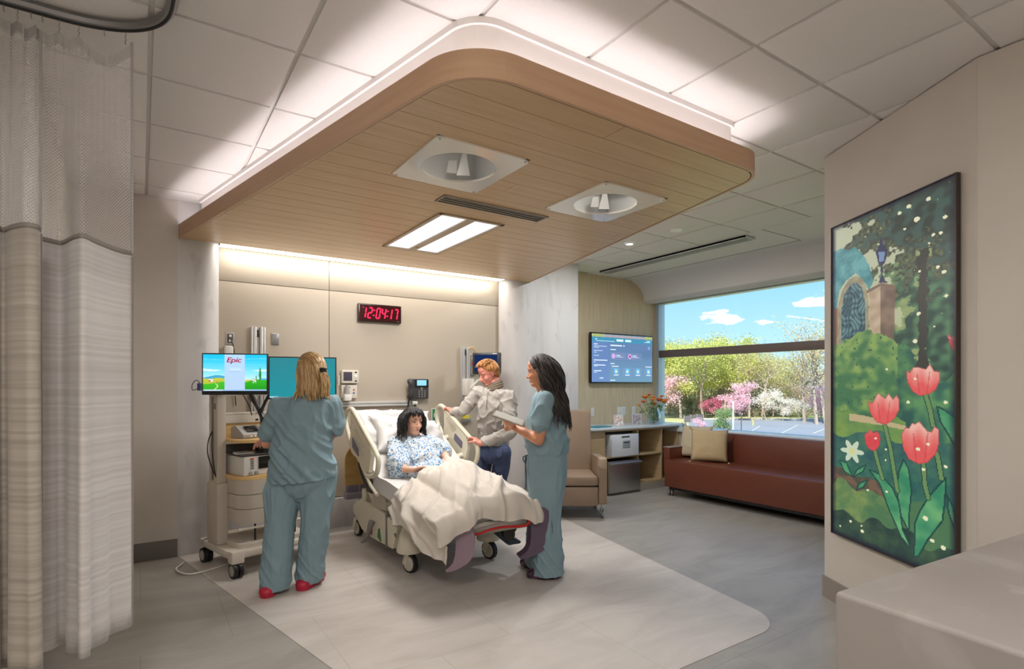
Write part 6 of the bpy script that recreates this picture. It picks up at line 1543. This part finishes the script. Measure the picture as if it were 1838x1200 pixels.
tr_ = [('L', [(B(.02, .03, .92), .20, .15), (B(.02, .03, .85), .222, .165), (B(.015, .03, .78), .215, .155), (B(.01, .03, .71), .14, .12), (B(.0, .03, .66), .05, .06)]), (hipL, knL, .135, .105), (hipR, knR, .135, .105),  (knL, anL+V((0, 0, -.035)), .105, .112), (knR, anR+V((0, 0, -.02)), .105, .105), (B(-.14, .0, .72), knL, .12, .10)]
def fold_leg(k): return lambda p: .009*ridged(p, 7, 7, 2.0, k)*(.5+.8*nf(p, 2, 2, 3, k+1))+.007*ridged(V((0, 0, p.z*6+p.x*7-p.y*4)), 1, 1, 1, k)*max(0, min(1, (.5-p.z)*3))*.6
trs = blob('scrub_trousers', tr_, scrub, pb, .008, 2, fold_leg(2)); cut_below(trs, .035)
red_c = M('clog_red', '#b5203c', .45)
for an, d in ((anL-Rt*.045, F*.9-Rt*.25), (anR, F*.85+Rt*.2)):
    d = d.normalized(); c = V((an.x, an.y, 0)); blob('clog', [(c-d*.085+U3*.040, (.056, .056, .040)), (c-d*.085+U3*.020, c+d*.10+U3*.020, .052, .052), (c-d*.07+U3*.042, c+d*.10+U3*.045, .050, .052), (c+d*.09+U3*.038, c+d*.14+U3*.034, .050, .040)], red_c, pb, .006, 2, lambda p: -max(0, -p.z)*0.9 if p.z < 0 else 0)
MB().tube([wrL+Rt*.05-F*.08+V((math.cos(a)*0, 0, 0))+V((-.9*FX*0, 0, 0))+(Rt*.0)+ (V((0, 0, 1))*math.cos(a)+Rt*.9*math.sin(a))*.036+F*.03 for a in [2*PI*k/14 for k in range(14)]], .006, n=6, closed=True).build('wrist_band', black, pb)
# hair: half up, clipped
hb_ = hairm('blonde', ['#b08a5a', '#c6a272', '#9a7444', '#d6b888', '#a57e50']); rr_ = (.108, .088, .103); HE = HR.to_euler(); HC2 = HC+HR@V((-.012, 0, .035))
cap = blob('hair', [(HC2, (.105, .084, .10), HE), (HC+HR@V((-.045, 0, -.02)), (.075, .078, .10), HE)], hb_[0], pb, .007, 2)
bm = bmesh.new(); bm.from_mesh(cap.data); bmesh.ops.bisect_plane(bm, geom=bm.verts[:]+bm.edges[:]+bm.faces[:], plane_co=HC+HR@V((.045, 0, .055)), plane_no=HR@V((1, 0, -.75)).normalized(), clear_outer=True); bm.to_mesh(cap.data); bm.free()
rn = random.Random(5); roots = []; dirs = []; lens = []
coll = [(HC2, rr_, HE), (HC+HR@V((-.02, 0, -.06)), (.078, .072, .10), HE), (B(.035, .01, 1.33), (.235, .15, .14), Euler((0, 0, -YAW)))]
for i in range(330):
    th = rn.uniform(1.0, 2*PI-1.0); ph = rn.uniform(-.35, .55); p = on_ell(HC2, HR, (.107, .086, .102), th, ph); v = HR.transposed()@(p-HC2)
    roots.append(p); dirs.append(HR@V((-.25, v.y*2, -1))); lens.append(rn.uniform(.78, 1.0))
strands('long_hair', roots, dirs, 17, .0150, hb_, coll, cap, r=.0062, seed=2, follow=.55, taper=.7, lens=lens, wave=.10, curl=.8)
roots = []; dirs = []; clip = HC+HR@V((-.112, 0, -.005))
q = MB(); 
for i in range(110):
    th = rn.uniform(-1.9, 1.9); ph = .25+rn.uniform(0, 1.1)*.9; a = on_ell(HC2, HR, (.106, .086, .102), th*.85, ph); pts = [a]
    for k in range(1, 9):
        p = a.lerp(clip, k/8); v = HR.transposed()@(p-HC2); u = V((v.x/.110, v.y/.089, v.z/.106)); u = u/max(u.length, 1e-3); pp = HC2+HR@V((u.x*.110, u.y*.089, u.z*.106)); pts.append(pp if k < 8 else clip.lerp(pp, .4))
    q.mat(rn.randrange(5)); q.tube(pts, [.005]*8+[.003], n=4, cap=False)
q.build('drawn_back_hair', hb_, cap, flip=False, sharp=False)
MB().box(clip-HR@V((.008, 0, 0)), (.035, .055, .038), .008, rot=HR).tube(bez([clip+HR@V((-.02, -.03, .012)), clip+HR@V((-.035, 0, .01)), clip+HR@V((-.02, .03, .012))], 8), .008).build('hair_clip', black, cap)
roots, dirs = [], []
for i in range(60): roots.append(clip+HR@V((-.004, rn.uniform(-.018, .018), rn.uniform(-.01, .01)))); dirs.append(HR@V((-.5, rn.uniform(-.6, .6), -.6)))
strands('gathered_hair', roots, dirs, 13, .0150, hb_, coll, cap, r=.0055, seed=8, follow=.7, taper=.7, wave=.12, curl=.7)

# ------------------------------------------------ dark-haired nurse in profile with a tablet
base2 = V((2.66, 3.50, 0)); D_ = lambda r, f, z: B(r, f, z, base2)   # r image-right, f away from camera
pd = person('dark-haired nurse in teal scrubs standing at the bed foot, writing on a tablet', base2)
HC = D_(-.035, .0, 1.605); HR = frame_(-Rt*.90+F*.43-U3*.10)
shN, shF = D_(.0, -.17, 1.385), D_(-.01, .17, 1.385); elN, wrN = D_(-.055, -.20, 1.085), D_(-.265, .02, 1.175); elF, wrF = D_(-.10, .20, 1.12), D_(-.215, .12, 1.205)
hipN, hipF = D_(-.0, -.09, .88), D_(.0, .09, .88); knN, knF = D_(-.01, -.10, .48), D_(-.03, .09, .48); anN, anF = D_(.02, -.10, .09), D_(-.055, .10, .09)
sk2 = skin('skin_warm', '#c98a68')
pr = head_prims(HC, HR, .98)+[(HC+V((0, 0, -.08)), D_(.01, 0, 1.43), .05, .055), (D_(.02, 0, 1.30), D_(.01, 0, 1.1), .09, .11), (shN, shF, .055, .055), (D_(.01, 0, 1.1), D_(.01, 0, .9), .11, .12), (shN, elN, .052, .044), (elN, wrN, .046, .026), (shF, elF, .052, .042), (elF, wrF, .042, .026),
      (hipN, knN, .06, .05), (knN, anN, .05, .038), (hipF, knF, .06, .05), (knF, anF, .06, .038)]
TAB = (T(888, 744, 4.22)+T(940, 763, 4.20))/2+V((0, 0, .0)); 
pr += hand_prims(wrN, (TAB-wrN)+V((0, 0, -.012)), V((0, 0, 1)), 1, .25, .98, curls=[.2, .18, .16, .2])+hand_prims(wrF, -Rt*.95-U3*.25-F*.1, -U3-F*.3, -1, .95, .95, curls=[1.25, 1.15, 1.0, .75])
blob('body', pr, sk2, pd, .0055); face_bits(pd, HC, HR, .98, '#1e1614', '#241812', '#a8605a')
top = blob('scrub_top', [('L', [(D_(.01, 0, 1.445), .062, .070), (D_(.012, 0, 1.415), .088, .095), (D_(.02, 0, 1.36), .125, .175), (D_(.02, 0, 1.24), .158, .18), (D_(.02, 0, 1.10), .165, .18), (D_(.022, 0, 1.01), .170, .18), (D_(.022, 0, .955), .163, .17), (D_(.02, 0, .90), .15, .16)]), (shN, shF, .068, .068),
      (shN, D_(-.035, -.19, 1.23), .074, .080), (D_(-.035, -.19, 1.23), D_(-.045, -.195, 1.205), .080, .076), (shF, D_(-.06, .19, 1.22), .072, .076)], scrub, pd, .008, 3,
      lambda p: .007*ridged(p, 5, 5, 3, 2.2)+.007*ridged(V((p.x*4, p.y*4, p.z*5+(p-base2).dot(Rt)*6)), 1, 1, 1, 5)*max(0, min(1, (1.3-p.z)*4))+.002*nf(p, 26, 26, 18))
cut_below(top, .955)
legs = blob('scrub_trousers', [('L', [(D_(.02, 0, 1.0), .145, .155), (D_(.022, 0, .92), .158, .17), (D_(.02, 0, .80), .158, .17), (D_(.012, -.02, .62), .135, .16), (D_(.012, -.03, .45), .122, .15), (D_(.015, -.05, .25), .122, .15), (D_(.02, -.07, .10), .128, .13), (D_(.02, -.08, .0), .128, .125)]), (knF, anF+V((0, 0, 0)), .10, .095)], scrub, pd, .008, 2, fold_leg(9))
cut_below(legs, .035); cut_below(legs, .965, up=True)
MB().tube(bez([D_(-0.133, -.03, .945), D_(-0.153, -.05, .92), D_(-0.146, -.06, .80), D_(-0.150, -.06, .68)], 10), .005, n=6).tube(bez([D_(-0.133, -.03, .945), D_(-0.168, -.02, .93), D_(-0.163, -.03, .89), D_(-0.140, -.03, .93), D_(-0.151, -.04, .86), D_(-0.148, -.04, .76)], 10), .005, n=6).build('drawstring', M('cord_teal', '#2c545c', .7), pd)
MB().b2((0, 0, 0), (.001, .001, .001)) if 0 else None
plum = M('clog_plum', '#2e1a34', .25, col2='#7a2f52', scale=22, vlo=.5, vhi=.6, coat=.6)
for an, d in ((anN, -Rt*.97-F*.05), (anF, -Rt*.75+F*.6)):
    d = d.normalized(); c = V((an.x, an.y, 0)); blob('clog', [(c-d*.07+U3*.042, c+d*.09+U3*.042, .046, .05), (c-d*.05+U3*.03, c-d*.045+U3*.08, .045, .038), (c+d*.10+U3*.042, c+d*.135+U3*.035, .046, .034)], plum, pd, .006, 2)
dk_ = hairm('black_brown', ['#2a2220', '#352c2a', '#453a37', '#221b19', '#50443f'], .6); HE = HR.to_euler(); HC2 = HC+HR@V((-.012, 0, .035))
cap = blob('hair', [(HC2, (.106, .085, .101), HE), (HC+HR@V((-.055, 0, -.03)), (.072, .080, .11), HE)], dk_[0], pd, .007, 2)
bm = bmesh.new(); bm.from_mesh(cap.data); bmesh.ops.bisect_plane(bm, geom=bm.verts[:]+bm.edges[:]+bm.faces[:], plane_co=HC+HR@V((.045, 0, .058)), plane_no=HR@V((1, 0, -.75)).normalized(), clear_outer=True); bm.to_mesh(cap.data); bm.free()
roots, dirs, lens = [], [], []
coll = [(HC2, (.108, .087, .103), HE), (HC+HR@V((-.02, 0, -.06)), (.075, .07, .10), HE), (D_(.02, 0, 1.27), (.150, .205, .25), Euler((0, 0, -YAW))), (D_(.0, 0, 1.05), (.172, .19, .25), Euler((0, 0, -YAW)))]
for i in range(760):
    th = rn.choice((1, -1))*rn.uniform(1.35, PI); ph = rn.uniform(-.4, 1.35); p = on_ell(HC2, HR, (.107, .086, .102), th, ph)
    roots.append(p); dirs.append(HR@V((-1.0, .15*math.sin(th), -.45))); lens.append(rn.uniform(.72, 1.0) if abs(th) > 1.6 else rn.uniform(.6, .9))
strands('long_hair', roots, dirs, 30, .0185, dk_, coll, cap, grav=-U3+Rt*.16, r=.0048, seed=4, follow=.66, taper=.75, lens=lens, wave=.20, curl=.55)
roots, dirs = [], []
for i in range(200):
    th = rn.uniform(-1.35, 1.35); p = on_ell(HC2, HR, (.108, .087, .103), th, 1.10-.28*abs(th)+rn.uniform(-.05, .3)); roots.append(p); dirs.append(HR@V((-1.0, math.sin(th)*1.0+.2*rn.choice((1, -1)), -.15)))
strands('front_hair', roots, dirs, 22, .0160, dk_, coll, cap, grav=-U3+Rt*.30, r=.0045, seed=6, follow=.70, taper=.7, wave=.14, curl=.6)
# tablet and pen
tv_ = (T(940, 763, 4.20)-T(888, 744, 4.22)).normalized(); tf_ = (F*.95+Rt*.0+U3*.22); tf_ = (tf_-tv_*tf_.dot(tv_)).normalized(); Tm = Matrix((tv_, tf_, tv_.cross(tf_))).transposed()
tb = MB().box((0, 0, 0), (.245, .17, .010), .004).build('tablet', M('tablet_shell', '#8f8574', .4)); tb.location = TAB+V((0, 0, .012)); tb.rotation_euler = Tm.to_euler(); tag(tb, 'thin tablet computer held in the dark-haired nurse hands', 'tablet')
local(MB().b2((-.11, -.075, .0048), (.11, .075, .0062)).build('screen', M('tablet_screen', '#a8a49c', .15), tb))
pe = MB().cyl(wrF-Rt*.085-F*.01+U3*.055, wrF-Rt*.125-F*.03-U3*.035, .005, .0035, n=10).build('stylus_pen', plastic); tag(pe, 'white stylus pen in the dark-haired nurse fingers above the tablet', 'pen')

# ------------------------------------------------ man in a grey pullover leaning on the rail
base3 = V((3.03, 4.86, 0)); G = lambda r, f, z: B(r, f, z, base3)
pm_ = person('ginger-haired man in a light grey quarter-zip pullover and navy trousers, leaning on the bed rail', base3)
HC = T(877, 669, 5.62)+V((0, 0, .0)); HR = frame_(-Rt*.86-F*.42-U3*.42)
shA, shB = T(857, 706, 5.66), T(913, 712, 5.48)       # his right (image left), his left
elA, wrA = T(831, 737, 5.62), T(812, 739, 5.72); elB, wrB = T(917, 776, 5.36), T(862, 795, 5.27)
NB = T(889, 703, 5.60); CH = T(886, 730, 5.58); BE = T(886, 795, 5.66); HPa, HPb = T(872, 812, 5.72), T(902, 812, 5.60)
knA, knB = G(-.13, .02, .48), G(.06, .0, .48); anA, anB = G(-.14, .12, .09), G(.05, .10, .09)
sk3 = skin('skin_ruddy', '#dc8f7c')
pr = head_prims(HC, HR, 1.0)+[(HC+HR@V((-.03, 0, -.08)), NB, .056, .062), (NB-U3*.08, CH, .07, .09), (shA, shB, .05, .05), (CH, BE, .10, .10), (shA, elA, .056, .046), (elA, wrA, .046, .03), (shB, elB, .056, .046), (elB, wrB, .046, .03), (HPa, knA, .07, .055), (knA, anA, .05, .04), (HPb, knB, .07, .055), (knB, anB, .06, .04)]
pr += hand_prims(wrA, V((2.665, 5.245, 1.285))-wrA+V((0, 0, .015)), -U3*1-Rt*.2, -1, .8, 1.0, curls=[.95, .9, .9, .95])+hand_prims(wrB, V((2.66, 4.60, .975))-wrB+U3*.01, -U3-Rt*.2, 1, .7, 1.0, curls=[.8, .75, .75, .8])
blob('body', pr, sk3, pm_, .0055); face_bits(pm_, HC, HR, 1.0, '#9a5f3a', '#50606a', '#b8605c')
pull = M('pullover_grey', '#a9a39b', .9, var=.05, scale=60, bump=.1, bscale=150)
def fold_pm(p): return .006*ridged(p, 6, 6, 6, 1.3)+.006*ridged(V((p.x*5+p.z*5, p.y*5, p.z*3)), 1, 1, 1, 4)+.0025*nf(p, 24, 24, 20)
pt = blob('pullover', [('L', [(NB+U3*.035, .062, .065), (NB, .085, .085), (NB-U3*.065, .150, .115), (CH, .168, .135), (CH.lerp(BE, .5), .165, .14), (BE+U3*.10, .168, .145), (BE+U3*.03, .155, .135), (BE-U3*.02, .14, .12)]), (shA, shB, .072, .072),
      (shA, elA, .078, .062), (elA, wrA+(elA-wrA)*.15, .062, .043), (shB, elB, .080, .066), (elB, wrB+(elB-wrB)*.12, .066, .045)], pull, pm_, .008, 2, fold_pm)
col_m = M('collar_taupe', '#7a6a58', .85); cb_ = NB+U3*.045-Rt*.006
ring = [cb_+(Rt*math.cos(a)*.074+F*math.sin(a)*.074)+U3*(.030*math.cos(a)) for a in [2*PI*k/24 for k in range(24)]]
MB().tube([p-U3*.012 for p in ring], .018, n=8, closed=True).tube([p+U3*.012-(p-cb_)*.05 for p in ring], .017, n=8, closed=True).tube([p+U3*.034-(p-cb_)*.10 for p in ring], .014, n=8, closed=True).build('collar', col_m, pm_)
MB().tube([p+U3*.046-(p-cb_)*.2 for p in ring], .009, n=6, closed=True).build('inner_collar', M('collar_navy', '#232a38', .8), pm_)
z0 = NB+(-Rt*.50-F*.85)*.135-U3*.0; z1 = CH+(-Rt*.45-F*.88)*.160-U3*.02
rg_ = NB+(-Rt*.55-F*.80)*.095+U3*.012; MB().tube([rg_+(Rt*math.cos(a)+U3*math.sin(a))*.013 for a in [2*PI*k/12 for k in range(12)]], .004, n=6, closed=True).build('collar_ring', plastic, pm_)
MB().tube([z0, z0.lerp(z1, .5)+(-F)*.012, z1], .004, n=6).build('zip', M('zip_grey', '#7d776f', .5), pm_)
navy = M('trouser_navy', '#414b6b', .75, var=.04, scale=9)
tt = blob('trousers', [('L', [(BE+U3*.03, .13, .11), (BE-U3*.05, .142, .115), (BE-U3*.14, .140, .11), (BE-U3*.20, .10, .09)]), (HPa, knA, .090, .082), (HPb, knB, .090, .082), (knA, anA, .086, .068), (knB, anB, .086, .068)], navy, pm_, .008, 2, fold_leg(14)); cut_below(tt, .07)
for an in (anA, anB): d = (-Rt*.8-F*.5).normalized(); c = V((an.x, an.y, 0)); blob('shoe', [(c-d*.05+U3*.04, c+d*.13+U3*.035, .04, .036), (c-d*.04+U3*.04, c-d*.03+U3*.09, .042, .042)], M('shoe_brown', '#7a4a2c', .4), pm_, .007, 2)
gi = hairm('ginger', ['#a8703c', '#bd8449', '#96602f', '#c9935a']); HE = HR.to_euler(); HC2 = HC+HR@V((-.012, 0, .035))
cap = blob('hair', [(HC2+HR@V((-.004, 0, .008)), (.103, .083, .098), HE), (HC+HR@V((-.050, 0, -.02)), (.066, .076, .075), HE), (HC+HR@V((.045, 0, .112)), (.045, .06, .025), HE)], gi[0], pm_, .006, 2, lambda p: .004*nf(p, 40, 40, 14))
bm = bmesh.new(); bm.from_mesh(cap.data); bmesh.ops.bisect_plane(bm, geom=bm.verts[:]+bm.edges[:]+bm.faces[:], plane_co=HC+HR@V((.055, 0, .065)), plane_no=HR@V((1, 0, -.85)).normalized(), clear_outer=True); bm.to_mesh(cap.data); bm.free()
roots, dirs = [], []
for i in range(420):
    th = rn.uniform(-PI, PI); lo = .62 if abs(th) < 1.1 else (-.1 if abs(th) < 1.9 else -.55); ph = rn.uniform(lo, 1.45); roots.append(on_ell(HC2+HR@V((-.004, 0, .008)), HR, (.102, .082, .097), th, ph)); dirs.append(HR@V((.55 if ph > .6 else -.2, math.sin(th)*.5, .25 if ph > .6 else -.8)))
strands('short_hair', roots, dirs, 5, .0085, gi, [(HC2, (.104, .084, .1), HE)], cap, r=.0042, seed=12, follow=.85, taper=.6)

# ------------------------------------------------ patient in a floral gown
bp_ = V((2.13, 4.55, .70)); pp = person('dark-haired patient in a blue and white floral gown sitting up in bed', bp_)
HC = T(741, 756, 5.14); HR = frame_(Rt*.62-F*.70-U3*.06, U3+V((0, .25, 0)))
NK = V((2.115, 4.845, 1.03)); shP, shQ = T(711, 796, 5.12), T(773, 794, 5.20)   # her right (image left), her left
CHs = V((2.12, 4.80, .90)); BL = V((2.11, 4.60, .83)); PV = V((2.14, 4.46, .79))
elP, wrP = T(714, 840, 4.74), T(741, 843, 4.66); elQ, wrQ = T(798, 812, 5.06), T(803, 828, 4.86)
sk4 = skin('skin_olive', '#e0ac92')
pr = head_prims(HC, HR, 1.0)+[(HC+HR@V((-.01, 0, -.07)), NK, .048, .055), (NK, CHs, .08, .11), (shP, shQ, .05, .05), (CHs, BL, .08, .06), (BL, PV, .06, .04), (shP, elP, .050, .042), (elP, wrP, .042, .024), (shQ, elQ, .05, .042), (elQ, wrQ, .042, .025),
      (PV+V((-.09, 0, -.04)), V((2.06, 4.0, .73)), .07, .055), (V((2.06, 4.0, .73)), V((2.05, 3.62, .66)), .055, .04), (PV+V((.09, 0, -.04)), V((2.24, 4.0, .73)), .07, .055), (V((2.24, 4.0, .73)), V((2.25, 3.62, .66)), .055, .04), (V((2.05, 3.62, .66)), V((2.05, 3.58, .70)), .035, .03), (V((2.25, 3.62, .66)), V((2.25, 3.58, .70)), .035, .03)]
pr += hand_prims(wrP, Rt*.93+F*.10+U3*.20, -U3*.9-F*.35, 1, .3, .92)+hand_prims(wrQ, Rt*.25-F*.8-U3*.45, -U3+F*.2, -1, .35, .92)
blob('body', pr, sk4, pp, .0055); face_bits(pp, HC, HR, 1.0, '#17110f', '#2a1b14', '#c07468')
gm = bpy.data.materials.new('floral_gown'); gm.use_nodes = True; n_, l_ = gm.node_tree.nodes, gm.node_tree.links; b__ = n_['Principled BSDF']; b__.inputs['Roughness'].default_value = .85
tc_ = n_.new('ShaderNodeTexCoord'); src = None
for sc_, th_, c_, off_ in ((38, .38, '#9db9cb', 0), (46, .33, '#3580ba', 3.3), (56, .27, '#2a5f98', 5.1), (44, .20, '#a08c74', 7.7)):
    mp_ = n_.new('ShaderNodeMapping'); mp_.inputs['Location'].default_value = (off_, off_*.7, off_*.3); l_.new(tc_.outputs['Object'], mp_.inputs[0])
    vo = n_.new('ShaderNodeTexVoronoi'); vo.inputs['Scale'].default_value = sc_; l_.new(mp_.outputs[0], vo.inputs['Vector'])
    lt = n_.new('ShaderNodeMath'); lt.operation = 'LESS_THAN'; lt.inputs[1].default_value = th_; l_.new(vo.outputs['Distance'], lt.inputs[0])
    mx = n_.new('ShaderNodeMixRGB'); mx.inputs[2].default_value = lin(c_); l_.new(lt.outputs[0], mx.inputs[0])
    if src is None: mx.inputs[1].default_value = lin('#ccd0d1')
    else: l_.new(src, mx.inputs[1])
    src = mx.outputs[0]
l_.new(src, b__.inputs['Base Color'])
def fold_g(p): return .007*ridged(p, 6, 6, 5, 2.6)+.005*ridged(V((p.x*9, p.y*3, p.z*3)), 1, 1, 1, 6)+.002*nf(p, 24, 24, 20)
MIDP = shP.lerp(elP, .93); MIDQ = shQ.lerp(elQ, .95)
gown = blob('gown', [(shP, shQ, .070, .070), (CHs+V((0, -.015, .02)), (.165, .12, .12)), (CHs.lerp(BL, .5)+V((0, -.01, .02)), (.175, .15, .125)), (BL+V((0, -.01, .0)), (.180, .16, .115)), (PV+V((0, -.02, -.03)), (.19, .17, .085)), (V((2.12, 4.30, .735)), (.17, .12, .05)), (shP, MIDP, .072, .098), (MIDP, MIDP+V((0, -.01, -.03)), .098, .09), (shQ, MIDQ, .07, .085),
      (V((1.93, 4.50, .74)), V((2.0, 4.38, .74)), .06, .06)], gm, pp, .008, 2, fold_g)
MB().tube([NK+V((math.cos(a)*.068, math.sin(a)*.060, .030+.012*math.sin(a))) for a in [2*PI*k/20 for k in range(20)]], .006, n=6, closed=True).build('necklace', M('lanyard_blue', '#3458a0', .6), pp)
for W_, E_ in ((wrP, elP), (wrQ, elQ)):
    d = (W_-E_).normalized(); c = E_.lerp(W_, .86 if W_ is wrP else .1); u_ = d.orthogonal().normalized(); v_ = d.cross(u_)
    rr0 = .032 if W_ is wrP else .047
    if W_ is wrQ: MB().tube([c+(u_*math.cos(a)+v_*math.sin(a))*rr0 for a in [2*PI*k/14 for k in range(14)]], .010, n=6, closed=True).build('black_cuff', black, pp)
    else: MB().tube([E_.lerp(W_, .06)+(u_*math.cos(a)+v_*math.sin(a))*.050 for a in [2*PI*k/14 for k in range(14)]], .014, n=6, closed=True).build('black_cuff', black, pp)
bl_ = hairm('black_hair', ['#0f0d0f', '#171416', '#1e1a1c', '#0c0a0b']); HE = HR.to_euler(); s_ = .95; HC2 = HC+HR@V((-.012, 0, .035))*s_
cap = blob('hair', [(HC2+HR@V((-.006, 0, .006)), (.104, .090, .101), HE), (HC+HR@V((-.04, 0, -.03)), (.080, .088, .105), HE)], bl_[0], pp, .007, 2, lambda p: .004*nf(p, 30, 30, 30))
bm = bmesh.new(); bm.from_mesh(cap.data); bmesh.ops.bisect_plane(bm, geom=bm.verts[:]+bm.edges[:]+bm.faces[:], plane_co=HC+HR@V((.035, 0, .045)), plane_no=HR@V((1, 0, -.6)).normalized(), clear_outer=True); bm.to_mesh(cap.data); bm.free()
coll = [(HC2, (.105, .090, .102), HE), (HC+HR@V((-.02, 0, -.06)), (.070, .070, .09), HE), (V((2.12, 4.83, .93)), (.22, .14, .13), None)]
roots, dirs, lens = [], [], []
for i in range(620):
    th = rn.choice((1, -1))*rn.uniform(.95, PI); ph = rn.uniform(-.3, 1.3); roots.append(on_ell(HC2, HR, (.106, .092, .103), th, ph)); dirs.append(HR@V((-.1+.4*rn.uniform(-1, 1), math.sin(th)*.6, -.5))); lens.append(rn.uniform(.55, .85))
strands('shag_hair', roots, dirs, 17, .0150, bl_, coll, cap, grav=-U3-F*.1, r=.0048, seed=21, follow=.60, taper=.75, lens=lens, wave=.32, curl=.9)
roots, dirs, lens = [], [], []
for i in range(130):
    th = rn.uniform(-1.05, 1.05); roots.append(on_ell(HC2, HR, (.106, .092, .103), th, rn.uniform(.75, 1.2))); dirs.append(HR@V((1, math.sin(th)*.8, -.1))); lens.append(rn.uniform(.6, 1))
strands('fringe', roots, dirs, 8, .0115, bl_, [(HC2, (.108, .092, .102), HE)], cap, grav=-U3, r=.0058, seed=23, follow=.62, taper=.7, lens=lens, wave=.22, curl=.9)

bpy.data.scenes.remove(TMP)
